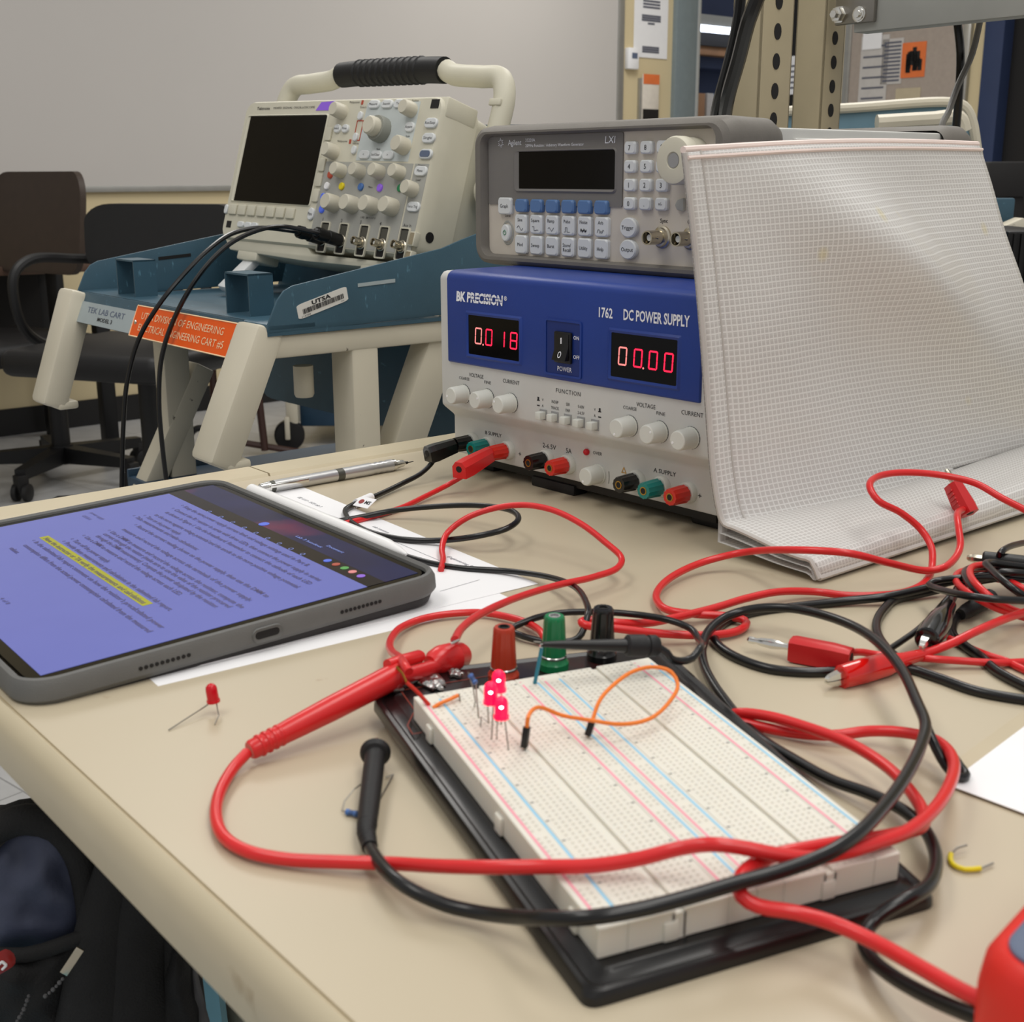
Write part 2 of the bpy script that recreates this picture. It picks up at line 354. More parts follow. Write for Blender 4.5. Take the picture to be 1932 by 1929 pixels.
def thing(name, label, cat, loc, R=None, group=None):     # Empty at the thing's base; loc counted from the bench top
    o = bpy.data.objects.new(name, None); COL.objects.link(o); o.empty_display_size = 0.02
    o.location = (loc[0], loc[1], loc[2]+TZ); o['base'] = tuple(loc)
    if R is not None: o.rotation_euler = R.to_euler()
    return tag(o, label, cat, group)

# ------------------------------------------------------------------ lettering
_tc = {}
def glyphs(text, shear=0.0, bold=0.0, space=1.0):
    k = (text, shear, bold, space)
    if k in _tc: return _tc[k]
    cu = bpy.data.curves.new('t', 'FONT'); cu.body = text; cu.size = 1; cu.resolution_u = 2; cu.shear = shear; cu.offset = bold; cu.space_character = space; cu.fill_mode = 'FRONT'
    o = bpy.data.objects.new('t', cu); COL.objects.link(o); dg = bpy.context.evaluated_depsgraph_get()
    me = bpy.data.meshes.new_from_object(o.evaluated_get(dg)); V = [v.co.copy() for v in me.vertices]; F = [list(p.vertices) for p in me.polygons]
    bpy.data.objects.remove(o); bpy.data.curves.remove(cu); bpy.data.meshes.remove(me)
    _tc[k] = (V, F); return _tc[k]
_H = [None]
def capheight():
    if _H[0] is None: V, F = glyphs('H'); _H[0] = max(v.y for v in V)
    return _H[0]
def write(mb, text, x, z, h, align='c', width=None, X=None, shear=0.0, bold=0.0, space=1.0, xs=1.0):
    # text in the local x-z plane facing -y (X maps it elsewhere); h = capital height, width = wanted length
    V, F = glyphs(text, shear, bold, space)
    if not V: return
    x0 = min(v.x for v in V); x1 = max(v.x for v in V); s = h/capheight(); sx = s*xs if width is None else width/(x1-x0)
    o = {'l': -x0*sx, 'c': -(x0+x1)/2*sx, 'r': -x1*sx}[align]
    mb.add([(x+o+v.x*sx, 0, z-h/2+v.y*s) for v in V], F, X)
FLAT = Matrix(((1, 0, 0, 0), (0, 0, 1, 0), (0, -1, 0, 0), (0, 0, 0, 1)))   # lays the x-z writing plane down on x-y, facing up

# ================================================================== ROOM (axes follow the bench: E1 along the PSU front, E2 away from the camera)
E1 = Vector((0.638, -0.770, 0)); E2 = Vector((0.770, 0.638, 0)); ZV = Vector((0, 0, 1))
FLOOR = -TZ
def struct(o): o['kind'] = 'structure'; return o
mb = MB(); mb.box(-9, -4, FLOOR-0.05, 9, 12, FLOOR); struct(mb.build('floor', 'floor_tile'))
WP = Vector((-1.6, 5.13, 0))                              # a point on the whiteboard wall
WX = Matrix(((E2.x, -E1.x, 0, WP.x), (E2.y, -E1.y, 0, WP.y), (0, 0, 1, 0), (0, 0, 0, 1)))   # wall frame: x along the wall, y into it, z up
def wall_xz(px, py): q = WX.inverted() @ on_plane(px, py, WP, E1); return q.x, q.z
WEND = 4.15
sx1, _ = wall_xz(1312, 100); sx0, _ = wall_xz(1268, 100)
mb = MB(); mb.box(-6, 0, FLOOR, sx0, 0.12, 2.2, X=WX); mb.box(sx1+0.75, 0, FLOOR, WEND+0.1, 0.12, 2.2, X=WX); struct(mb.build('wall_back', 'wall_cream'))
mb = MB(); mb.box(-6, -0.012, FLOOR, sx0-0.05, 0, FLOOR+0.105, X=WX); struct(mb.build('baseboard_back', 'baseboard_black'))
# end wall
EP = WX @ Vector((WEND, 0, 0))
EX = Matrix(((E1.x, E2.x, 0, EP.x), (E1.y, E2.y, 0, EP.y), (0, 0, 1, 0), (0, 0, 0, 1)))    # x along the wall to the right, y into it
def end_xz(px, py): q = EX.inverted() @ on_plane(px, py, EP, E2); return q.x, q.z
ex1, _ = end_xz(1855, 150)
mb = MB(); mb.box(-0.1, 0, FLOOR, ex1, 0.12, 2.2, X=EX); mb.box(ex1+1.1, 0, FLOOR, 5, 0.12, 2.2, X=EX); mb.box(ex1, 0, 1.5, ex1+1.1, 0.12, 2.2, X=EX); struct(mb.build('wall_end', 'wall_cream'))
# dark doorway at the right
mb = MB(); w = 0.11; mb.box(ex1, -0.03, FLOOR, ex1+w, 0.14, 1.5, 0.006, X=EX); mb.box(ex1+1.1-w, -0.03, FLOOR, ex1+1.1, 0.14, 1.5, 0.006, X=EX); mb.box(ex1, -0.03, 1.4, ex1+1.1, 0.14, 1.5, 0.006, X=EX)
d1 = struct(mb.build('door_1', 'navy_wall'))
mb = MB(); mb.box(ex1+w, 0.06, FLOOR, ex1+1.1-w, 0.10, 1.4, X=EX); mb.build('door_leaf', 'dark_room', d1)
d1.children[0].location = (0, 0, 0)
# glazed opening to the neighbouring room in the back wall
mb = MB(); w = 0.10
mb.box(sx0, -0.03, FLOOR, sx1-0.02, 0.16, 2.2, 0.006, X=WX); mb.box(sx1+0.70, -0.03, FLOOR, sx1+0.75, 0.16, 2.2, 0.006, X=WX)
mb.box(sx1, -0.02, FLOOR, sx1+0.72, 0.1, FLOOR+0.3, X=WX)
win = struct(mb.build('window_1', 'door_frame_paint'))
mb = MB(); mb.box(sx1-0.02, -0.035, FLOOR, sx1, 0.10, 2.2, 0.003, X=WX); mb.build('window_bead', 'shelf_grey', win)
# neighbouring room: back wall, shelves, a lit tube
mb = MB(); mb.box(sx1-1.0, 2.6, FLOOR, sx1+4.2, 2.7, 2.4, X=WX); struct(mb.build('wall_far', 'navy_wall'))
def far_xz(px, py, dep): q = WX.inverted() @ on_plane(px, py, WX @ Vector((0, dep, 0)), E1); return q.x, q.z
t = thing('wall_shelf', 'long wooden wall shelf seen high up through the window in the back wall', 'shelf', (0, 0, 0))
x0, z0 = far_xz(1318, 33, 2.2); x1, z1 = far_xz(1390, 20, 2.2)
mb = MB(); mb.box(x0-0.6, 2.2, z0-0.10, x0+1.6, 2.6, z0+0.02, 0.004, X=WX); mb.build('board', 'wood', t)
mb = MB(); mb.box(x0-0.6, 2.22, z0-0.2, x0+1.6, 2.58, z0-0.10, X=WX); mb.build('rail', 'dark_room', t)
x0, z0 = far_xz(1318, 88, 2.2)
t = thing('wall_shelf', 'lower brown wall shelf seen through the window below the lit tube', 'shelf', (0, 0, 0))
mb = MB(); mb.box(x0-0.6, 2.25, z0-0.05, x0+1.6, 2.6, z0+0.02, 0.004, X=WX); mb.build('board', 'wood', t)
mb = MB(); mb.box(x0-0.6, 2.35, z0-0.14, x0+1.6, 2.6, z0-0.05, X=WX); mb.build('rail', 'navy_wall', t)
t = thing('tube_lamp', 'lit fluorescent tube lamp seen through the window under the high shelf', 'lamp', (0, 0, 0))
xa, za = far_xz(1318, 52, 2.1); xb, zb = far_xz(1382, 46, 2.1)
mb = MB(); mb.cyl(WX @ Vector((xa-0.3, 2.1, za)), WX @ Vector((xa+1.0, 2.1, za)), 0.028); mb.build('tube', 'lamp_glow', t)
mb = MB(); mb.box(xa-0.33, 2.08, za+0.02, xa+1.05, 2.19, za+0.10, 0.004, X=WX); mb.build('housing', 'shelf_grey', t)
for k, (px, w, key) in enumerate(((1322, 0.10, 'wood'), (1340, 0.08, 'paper_grey'), (1354, 0.06, 'key_blue'))):
    xa, za = far_xz(px, 205, 2.3); mb = MB(); mb.box(xa-w/2, 2.3, za-0.5, xa+w/2, 2.55, za+0.12, 0.003, X=WX)
    tag(mb.build('storage_box', key), ('brown', 'pale grey', 'blue')[k]+' box standing far back behind the window, '+('next to the window bead', 'middle of three', 'nearest the black cables')[k], 'box')

# whiteboard
wbx, wbz = wall_xz(1166, 200); _, wb0 = wall_xz(300, 356)
t = thing('whiteboard', 'wide white dry-erase board in an aluminium frame along the back wall', 'whiteboard', (0, 0, 0))
mb = MB(); mb.box(-3.0, -0.018, wb0+0.01, wbx-0.02, -0.004, wb0+1.22, X=WX); mb.build('writing_surface', 'whiteboard_white', t)
mb = MB(); mb.box(wbx-0.03, -0.028, wb0, wbx+0.012, 0, wb0+1.25, 0.003, X=WX); mb.box(-3.0, -0.022, wb0-0.012, wbx, 0, wb0+0.012, 0.003, X=WX); mb.box(-3.0, -0.022, wb0+1.21, wbx, 0, wb0+1.25, 0.003, X=WX); mb.build('frame', 'aluminium', t)
# notices on the cream wall
def wall_sheet(name, label, cat, p0, p1, key, dep=-0.003, T=WX, f=wall_xz, lines=None, ink='ink_blue_grey', thick=0.002):
    xa, za = f(*p0); xb, zb = f(*p1); mb = MB(); mb.box(xa, dep-thick, zb, xb, dep, za, X=T)
    if lines:
        mb.m = 1
        for (u0, u1, v) in lines: mb.box(xa+(xb-xa)*u0, dep-thick-0.001, za+(zb-za)*v-0.006, xa+(xb-xa)*u1, dep-thick, za+(zb-za)*v+0.004, X=T)
    return tag(mb.build(name, [key, ink] if lines else key), label, cat)
wall_sheet('notice', 'tall white printed notice on the cream wall beside the whiteboard', 'notice', (1197, -40), (1257, 112), 'paper',
           lines=[(0.25, 0.75, v) for v in (0.26, 0.30, 0.34)]+[(0.22, 0.78, v) for v in (0.45, 0.48, 0.51)]+[(0.4, 0.6, .55)]+[(0.25, 0.75, v) for v in (0.86, 0.89, 0.92)])
t = thing('thermostat', 'small white wall thermostat with a grey display beside the whiteboard', 'thermostat', (0, 0, 0))
xa, za = wall_xz(1178, 90); xb, zb = wall_xz(1197, 132)
mb = MB(); mb.box(xa, -0.035, zb, xb, 0, za, 0.006, X=WX); mb.build('housing', 'paper', t)
mb = MB(); mb.box(xa+(xb-xa)*.3, -0.037, zb+(za-zb)*.5, xa+(xb-xa)*.8, -0.034, zb+(za-zb)*.76, X=WX); mb.build('display', 'meter_grey', t)
t = thing('brochure', 'white brochure with a red top band in a rack on the cream wall', 'brochure', (0, 0, 0))
xa, za = wall_xz(1207, 140); xb, zb = wall_xz(1234, 240)
mb = MB(); mb.box(xa, -0.03, zb, xb, -0.02, za, 0.001, X=WX); mb.m = 1; mb.box(xa, -0.032, za-0.05, xb, -0.029, za, X=WX); mb.m = 2; mb.box(xa, -0.032, zb, xb, -0.029, zb+0.09, X=WX)
mb.build('cover', ['brochure', 'poster_orange', 'dark_room'], t)
mb = MB(); mb.box(xa-0.015, -0.045, zb-0.02, xb+0.01, -0.0, zb+0.02, 0.002, X=WX); mb.box(xa-0.015, -0.02, zb-0.02, xb+0.01, -0.0, za-0.02, 0.002, X=WX); mb.build('rack', 'aluminium', t)
# pinboard on the end wall
t = thing('pinboard', 'grey fabric pinboard in an aluminium frame on the far right wall', 'pinboard', (0, 0, 0))
xa, za = end_xz(1615, -30); xb, zb = end_xz(1796, 420)
mb = MB(); mb.box(xa, -0.02, zb, xb, 0, za, X=EX); mb.build('panel', 'pinboard', t)
mb = MB(); mb.box(xa-0.03, -0.03, za-0.01, xb+0.03, 0, za+0.03, 0.0, X=EX); mb.box(xa-0.03, -0.03, zb, xa+0.012, 0, za, 0.003, X=EX); mb.box(xb-0.012, -0.03, zb, xb+0.03, 0, za, 0.003, X=EX); mb.build('frame', 'aluminium', t)
hl = [(0.1, 0.9, v/12) for v in range(1, 12)]
wall_sheet('pinned_sheet', 'tall pale printed sheet pinned at the pinboard edge next to the tan post', 'paper', (1631, 70), (1667, 300), 'paper_grey', -0.021, EX, end_xz, hl)
wall_sheet('pinned_sheet', 'printed sheet pinned in the middle, left of the orange poster', 'paper', (1671, 75), (1704, 158), 'paper_grey', -0.021, EX, end_xz, hl)
wall_sheet('pinned_sheet', 'curled white sheet pinned at the top of the pinboard under the shelf', 'paper', (1636, 40), (1668, 92), 'paper', -0.026, EX, end_xz, hl[:3])
wall_sheet('pinned_sheet', 'small brownish sheet pinned lowest on the pinboard', 'paper', (1695, 168), (1736, 240), 'strip_beige', -0.021, EX, end_xz)
xa, za = end_xz(1708, 82); xb, zb = end_xz(1748, 145)
mb = MB(); mb.box(xa, -0.024, zb, xb, -0.020, za, X=EX); mb.m = 1
cx, cz = (xa+xb)/2, (za+zb)/2
for k in range(14):
    a = random.uniform(-0.5, 0.5); L = random.uniform(0.02, 0.05); px = cx+random.uniform(-.25, .3)*(xb-xa); pz = cz+random.uniform(-.2, .2)*(za-zb)
    mb.box(px-0.012, -0.0262, pz-L, px+0.012, -0.0245, pz+L, X=EX @ Matrix.Translation((0, 0, 0)))
tag(mb.build('poster', ['poster_orange', 'dark_room']), 'orange poster with a black scribbled blot on the pinboard', 'poster')
xa, za = end_xz(1484, 108); xb, zb = end_xz(1507, 178)
mb = MB(); mb.prism(rrect(xa-0.02, zb, xb+0.06, za, 0.03), -0.03, -0.026, 'y', X=EX); mb.m = 1
for k in range(5): mb.box(xa+0.01, -0.032, za-0.06-k*0.03, xb, -0.0295, za-0.05-k*0.03, X=EX)
tag(mb.build('door_notice', ['paper', 'ink_blue_grey']), 'white notice with rounded corners seen between the two tan posts', 'notice')
xa, _ = end_xz(1440, 100); xb, _ = end_xz(1512, 100); mb = MB(); mb.box(xa, -0.022, FLOOR, xb, 0.0, 1.3, X=EX); struct(mb.build('door_2', 'dark_room'))

# ================================================================== BENCH
NE0 = at(54, 1362); FE0 = at(496, 900)                    # points on the near edge and on the far edge of the top
nd = E1.copy(); fd = E2.copy()
corner = NE0 + nd*0                                       # near edge runs along E1, end edge along E2
s = (FE0-NE0).dot(nd); corner = NE0 + nd*s                # both edges meet here
BX = Matrix(((nd.x, fd.x, 0, corner.x), (nd.y, fd.y, 0, corner.y), (0, 0, 1, 0), (0, 0, 0, 1)))   # bench frame
bench = thing('lab_bench', 'beige laminate lab bench carrying all the instruments and leads', 'bench', corner, rotm(math.atan2(nd.y, nd.x)))
e0 = (at(0, 1420, -0.03)-NE0); 
mb = MB(); mb.box(0.0, 0.0, -0.030, 2.2, 1.0, 0.0); mb.build('tabletop', 'laminate', bench)
prof = [(0.0, -0.001), (-0.002, 0.0004), (-0.005, -0.0015), (-0.0078, -0.007), (-0.0085, -0.016), (-0.0078, -0.026), (-0.004, -0.0305), (0.0, -0.031)]
mb = MB(); mb.prism(prof, -0.032, 2.2, 'x'); mb.build('front_edging', 'edge_trim', bench)      # (y, z) profile along x
# end edging: thin moulding with a joint
g = (BX.inverted() @ at(496, 900)).y
def end_prof(a, b, w=0.032, h=0.0022): 
    m = MB(); m.prism([(0.003, -0.001), (0.0, h), (-w+0.002, h), (-w, -0.002), (-w, -0.03), (0.003, -0.03)], a, b, 'y'); return m
jy = (BX.inverted() @ at(492, 893)).y
end_prof(-0.0, jy-0.0008).build('end_edging', 'edge_trim', bench); end_prof(jy+0.0008, 1.0).build('end_edging', 'edge_trim', bench)
mb = MB(); mb.box(0.0, 0.16, -0.09, 2.2, 0.19, -0.03); mb.build('apron', 'cart_cream', bench)
q = BX.inverted() @ on_plane(425, 1860, BX @ Vector((0, 0.06, 0)), fd)
mb = MB(); mb.box(0.168, 0.150, FLOOR, 0.211, 0.20, -0.03, 0.002); mb.build('leg', 'cart_cream', bench)
mb = MB(); mb.box(0.0, 0.34, FLOOR, 0.055, 0.395, -0.03, 0.004); mb.build('leg', 'cart_cream', bench)
mb = MB(); mb.box(0.06, 0.9, FLOOR, 0.115, 0.955, -0.03, 0.004); mb.build('leg', 'cart_cream', bench)
mb = MB(); mb.box(2.1, 0.06, FLOOR, 2.155, 0.115, -0.03, 0.004); mb.box(2.1, 0.9, FLOOR, 2.155, 0.955, -0.03, 0.004); mb.build('end_frame', 'cart_cream', bench)

# ---- uprights and shelf of the bench
def upright(label, px, Y, wl, wr, holes_py, spacing, ztop=0.75):
    p = atY(px, 215, Y); p.z = 0
    t = thing('bench_upright', label, 'post', p, rotm(math.atan2(E1.y, E1.x)))     # local x = E1, y = E2
    mb = MB(); th = 0.003
    mb.box(-wl, 0, 0.0, 0, th, ztop, 0.001); mb.box(-th, 0, 0.0, 0, wr, ztop, 0.001); mb.box(-wl, 0, 0.0, -wl+th, wr, ztop, 0.001); mb.box(-wl, wr-th, 0.0, 0, wr, ztop, 0.001)
    mb.m = 1
    z = holes_py
    for k in range(-12, 12):
        zz = z+k*spacing
        if 0.02 < zz < ztop: mb.prism([(wr/2+0.005*math.cos(2*PI*i/14), zz+0.0072*math.sin(2*PI*i/14)) for i in range(14)], -0.0004, 0.0006, 'x')
    mb.build('channel', ['post_tan', 'dark_room'], t)
    mb = MB(); mb.box(-wl-0.01, -0.01, 0.0, 0.01, wr+0.01, 0.005, 0.001); mb.build('foot_plate', 'post_tan', t)
    return t
zc = atY(1449, 170, 1.20).z
upright('tan perforated bench upright behind the waveform generator, nearer of two, beside black cables', 1429, 1.20, 0.034, 0.046, zc, 0.0258)
zc = atY(1567, 70, 1.46).z
u2 = upright('tan perforated bench upright carrying the shelf bracket, second behind the generator', 1548, 1.46, 0.040, 0.036, zc, 0.0254)
sp = atY(1612, 62, 1.43); shz = sp.z
SX = Matrix(((E1.x, E2.x, 0, sp.x), (E1.y, E2.y, 0, sp.y), (0, 0, 1, shz), (0, 0, 0, 1)))
t = thing('bench_shelf', 'grey overhead bench shelf bolted to the second tan upright', 'shelf', (0, 0, 0))
mb = MB(); mb.box(0, -0.002, 0.0, 1.3, 0.003, 0.085, 0.001, X=SX); mb.box(0, 0.0, 0.0, 1.3, 0.022, 0.004, 0.001, X=SX); mb.box(0, 0.0, 0.081, 1.3, 0.30, 0.085, 0.001, X=SX); mb.build('beam', 'shelf_grey', t)
a = on_plane(1572, 48, sp-E2*0.01, E2); b = on_plane(1648, 0, sp-E2*0.01, E2)
xa = (SX.inverted() @ a).x; xb = (SX.inverted() @ b).x; za = (SX.inverted() @ a).z
mb = MB(); mb.box(xa, -0.008, za, xb, -0.002, za+0.09, 0.001, X=SX); mb.build('bracket', 'steel', t)
for (px, py, r, L) in ((1584, 28, 0.0075, 0.012), (1622, 27, 0.0065, 0.006)):
    q = SX.inverted() @ on_plane(px, py, sp-E2*0.008, E2)
    mb = MB(); mb.turn([(0, r*1.25), (0.002, r*1.25), (0.0021, r), (L*0.6, r), (L*0.61, r*0.6), (L, r*0.55)], SX @ Vector((q.x, -0.008, q.z)), -E2, 12 if L < 0.01 else 6); mb.build('bolt', 'chrome', t)

# ================================================================== POWER SUPPLY
R = rotm(-0.841)
ps = thing('power_supply', 'blue and white bench DC power supply with red digits at front of the bench', 'power supply', (-0.0475, 0.9507, 0), R)
X0, X1 = -0.0105, 0.2585
def yz(prof, x0, x1, key, name, parent, bev=0.0):
    mb = MB(); mb.prism(prof, x0, x1, 'x', bev); return mb.build(name, key, parent)
yz([(0.012, 0.0125), (0.012, 0.0425), (0.0, 0.052), (0.0, 0.150), (0.004, 0.154), (0.298, 0.154), (0.30, 0.150), (0.30, 0.0125)], X0, X1, 'psu_white', 'case', ps, 0.0022)
yz([(-0.0018, 0.0865), (-0.0022, 0.088), (-0.0022, 0.149), (-0.001, 0.1525), (0.002, 0.1546), (0.006, 0.1552), (0.285, 0.1552), (0.285, 0.1500), (0.004, 0.15), (0.003, 0.0865)], 0.0008, 0.2475, 'psu_blue', 'front_cover', ps, 0.0012)
mb = MB(); mb.box(X0+0.01, 0.018, 0.006, X1-0.01, 0.29, 0.0128); mb.build('base_plate', 'black_plastic', ps)
for fx in (0.012, 0.235):
    for fy in (0.035, 0.26): mb = MB(); mb.box(fx-0.012, fy-0.012, 0.0, fx+0.012, fy+0.012, 0.0075, 0.002); mb.build('foot', 'black_soft', ps)
mb = MB(); mb.box(0.075, 0.016, 0.0, 0.12, 0.03, 0.0075, 0.001); mb.build('tilt_bail', 'black_soft', ps)
SEG = {'0': 'abcdef', '1': 'bc', '8': 'abcdefg', ' ': ''}
def digit(mb, ch, x, z, w, h, y, shear=0.0):
    t = 0.0011
    def bar(xa, za, xb, zb):
        d = Vector((xb-xa, 0, zb-za)); L = d.length; d.normalize(); n = Vector((-d.z, 0, d.x))*t/2; a = Vector((xa, y, za))+d*t*.35; b = Vector((xb, y, zb))-d*t*.35
        sh = lambda p: Vector((p.x+shear*(p.z-z), p.y, p.z))
        mb.add([sh(a+n), sh(a-n), sh(b-n), sh(b+n), sh(a-d*t*.4), sh(b+d*t*.4)], [(0, 4, 1, 2, 5, 3)])
    m = z+h/2
    S = dict(a=(x, z+h, x+w, z+h), b=(x+w, z+h, x+w, m), c=(x+w, m, x+w, z), d=(x, z, x+w, z), e=(x, m, x, z), f=(x, z+h, x, m), g=(x, m, x+w, m))
    for s in SEG[ch]: bar(*S[s])
def display(x0, x1, chars, dx, dot):
    z0, z1 = 0.0952, 0.1241
    mb = MB(); a, b = 0.0030, 0.0016
    fr = [rrect(x0-a, z0-a, x1+a, z1+a, 0.0006, 1), rrect(x0-b, z0-b, x1+b, z1+b, 0.0006, 1), rrect(x0, z0, x1, z1, 0.0006, 1)]
    L = [[(p[0], -0.0022, p[1]) for p in fr[0]], [(p[0], -0.0034, p[1]) for p in fr[1]], [(p[0], -0.0026, p[1]) for p in fr[2]], [(p[0], -0.0018, p[1]) for p in fr[2]]]
    mb.loft(L, (False, False)); d = mb.build('display_frame', 'psu_blue', ps)
    mb = MB(); mb.box(x0, -0.0024, z0, x1, -0.0020, z1); mb.build('display_window', 'black_glass', d)
    for k, (ch, x, key) in enumerate(zip(chars, dx, ('red_digit_pale', 'red_digit', 'red_digit', 'red_digit'))):
        mb = MB(); digit(mb, ch, x, 0.1038, 0.0066 if ch != '1' else 0.0, 0.0112, -0.0026, 0.06); mb.build('digit', key, d)
    mb = MB(); mb.prism(circ(dot, 0.1034, 0.0007, 8), -0.0026, -0.0024, 'y'); mb.build('decimal_point', 'red_digit_pale', d)
display(0.0263, 0.0820, '0018', (0.0340, 0.0458, 0.0660, 0.0728), 0.0428)
display(0.1722, 0.2290, '0000', (0.1790, 0.1925, 0.2055, 0.2185), 0.2008)
# switch bay
mb = MB(); fr = [rrect(0.1086, 0.0893, 0.1449, 0.1286, 0.002, 2), rrect(0.1102, 0.0909, 0.1433, 0.1270, 0.001, 2)]
mb.loft([[(p[0], -0.0022, p[1]) for p in fr[0]], [(p[0], -0.0030, p[1]) for p in fr[0]], [(p[0], -0.0030, p[1]) for p in fr[1]], [(p[0], -0.0020, p[1]) for p in fr[1]]], (False, False)); bay = mb.build('switch_bay', 'psu_blue', ps)
mb = MB(); mb.prism(fr[1], -0.0024, -0.0022, 'y'); mb.build('bay_plate', 'psu_blue_dark', bay)
mb = MB(); mb.box(0.1195, -0.0045, 0.0990, 0.1361, -0.0022, 0.1205, 0.001); sw = mb.build('power_switch', 'black_plastic', ps)
mb = MB(); mb.prism([(-0.0085, 0.1012), (-0.0045, 0.1012), (-0.0045, 0.1192), (-0.0050, 0.1192), (-0.0052, 0.110)], 0.1215, 0.1345, 'x', 0.0004); mb.build('rocker', 'black_plastic', sw)
mb = MB(); mb.box(0.1276, -0.0058, 0.1125, 0.1283, -0.0052, 0.1165)
L1 = [(0.128+0.0016*math.cos(2*PI*i/20), 0.1052+0.0022*math.sin(2*PI*i/20)) for i in range(20)]; L2 = [(0.128+0.0011*math.cos(2*PI*i/20), 0.1052+0.0016*math.sin(2*PI*i/20)) for i in range(20)]
yy = lambda z: -0.0052-(0.110-z)/0.0088*0.0033-0.0002
mb.loft([[(p[0], yy(p[1]), p[1]) for p in L1], [(p[0], yy(p[1]), p[1]) for p in L2]], (False, False)); mb.build('switch_marks', 'print_white', sw)
mb = MB(); mb.T = Matrix.Translation((0, -0.0025, 0))
write(mb, 'BK PRECISION', 0.0125, 0.1368, 0.0066, 'l', 0.0525, shear=0.12, bold=0.045); write(mb, '®', 0.0660, 0.1386, 0.0030, 'l', bold=0.01)
for k in range(2): pass
write(mb, '1762', 0.1604, 0.1362, 0.0062, 'l', 0.0125, bold=0.02); write(mb, 'DC POWER SUPPLY', 0.1826, 0.1364, 0.0066, 'l', 0.0555, bold=0.022)
write(mb, 'ON', 0.1395, 0.1172, 0.0024, 'c', 0.0052, bold=0.01); write(mb, 'OFF', 0.1400, 0.1042, 0.0024, 'c', 0.0064, bold=0.01); write(mb, 'POWER', 0.1285, 0.0948, 0.0031, 'c', 0.0140, bold=0.006)
mb.build('white_lettering', 'print_white', ps)
mb = MB(); mb.m = 0
for k in (0, 1): mb.box(0.0280, -0.0027, 0.1356+k*0.0022, 0.0640, -0.00255, 0.1360+k*0.0022)   # the two stripes cut through the maker's name
mb.build('lettering_stripe', 'psu_blue', ps)
mb = MB(); mb.T = Matrix.Translation((0, -0.0002, 0))
for dx in (0, 0.170):
    write(mb, 'VOLTAGE', 0.0318+dx, 0.0790, 0.0028, 'c', 0.0165); write(mb, 'COARSE', 0.0178+dx, 0.0754, 0.0022, 'c', 0.0120); write(mb, 'FINE', 0.0448+dx, 0.0755, 0.0022, 'c', 0.0074); write(mb, 'CURRENT', 0.0708+dx, 0.0790, 0.0028, 'c', 0.0178)
write(mb, 'FUNCTION', 0.1298, 0.0788, 0.0029, 'c', 0.0240, space=1.2)
for x, a, b in ((0.1168, 'INDEP', 'TRACK'), (0.1297, 'SER', 'PAR'), (0.1426, '0-60V', '2-6.5V')): write(mb, a, x, 0.0703, 0.0021, 'c', xs=0.8); write(mb, b, x, 0.0660, 0.0021, 'c', xs=0.8)
for x, s in ((0.1022, 1), (0.1578, -1)):
    write(mb, 'V', x+0.0021*s, 0.0703, 0.0018, 'c'); write(mb, 'A', x+0.0021*s, 0.0660, 0.0018, 'c')
    mb.box(x-0.0025*s-0.0008, 0, 0.0690, x-0.0025*s+0.0008, 0.0001, 0.0718); mb.box(x-0.0025*s-0.0014, 0, 0.0690, x-0.0025*s+0.0014, 0.0001, 0.0696); mb.box(x-0.0025*s-0.0014, 0, 0.0652, x-0.0025*s+0.0014, 0.0001, 0.0660)
mb.T = Matrix.Translation((0, 0.0118, 0))
write(mb, 'B SUPPLY', 0.0370, 0.0338, 0.0027, 'c', 0.0188, bold=0.006); write(mb, '+', 0.0670, 0.0232, 0.0040, 'c'); write(mb, '2-6.5V', 0.0986, 0.0340, 0.0034, 'c', 0.0138); write(mb, '5A', 0.1187, 0.0339, 0.0034, 'c', 0.0056)
write(mb, 'OVER', 0.1472, 0.0367, 0.0022, 'c', 0.0086); write(mb, 'A SUPPLY', 0.2091, 0.0340, 0.0028, 'c', 0.0196, bold=0.006); write(mb, '+', 0.2394, 0.0236, 0.0040, 'c')
mb.tube([(0.1575+0.0012*math.cos(a), 0, 0.0215+0.006*math.sin(a)) for a in (-0.8, -0.3, 0.3, 0.8)], 0.00018, 4)
mb.build('black_lettering', 'print_black', ps)
mb = MB(); mb.T = Matrix.Translation((0, 0.0117, 0)); mb.loft([[(0.1725+p[0], 0, 0.0290+p[1]) for p in ((-.0025, -.002), (.0025, -.002), (0, .0025))], [(0.1725+p[0]*.6, 0, 0.0288+p[1]*.6) for p in ((-.0025, -.002), (.0025, -.002), (0, .0025))]], (False, False)); mb.build('warning_mark', 'brass', ps)
def knob(name, parent, x, y, z, r, L, key, dimple=None, n=44, dir=(0, -1, 0)):
    mb = MB(); mb.turn([(0, r*1.06), (0.0012, r*1.06), (0.0013, r), (L*0.86, r*0.95), (L*0.97, r*0.90), (L, r*0.82)], (x, y, z), dir, n, 0.025); k = mb.build(name, key, parent)
    if dimple:
        mb = MB(); a, rr = dimple; p = Vector((x+rr*math.cos(a), y-L, z+rr*math.sin(a))); mb.turn([(0, 0.0009), (0.0002, 0.0008)], p, dir, 10); mb.build('pointer_dot', 'paper', k)
    return k
for x, a in ((0.0175, 3.3), (0.0448, 0.5), (0.0708, 2.6), (0.1880, 4.4), (0.2145, 0.5), (0.2405, 3.6)):
    knob('control_knob', ps, x, 0.0, 0.0636, 0.0068, 0.0135, 'knob_white', (a, 0.0042))
    mb = MB(); mb.turn([(0, 0.0073), (0.0004, 0.0073)], (x, 0.0, 0.0636), (0, -1, 0), 28); mb.build('knob_gap', 'print_black', ps)
knob('control_knob', ps, 0.1485, 0.012, 0.0222, 0.0068, 0.0135, 'knob_white', (4.2, 0.0042))
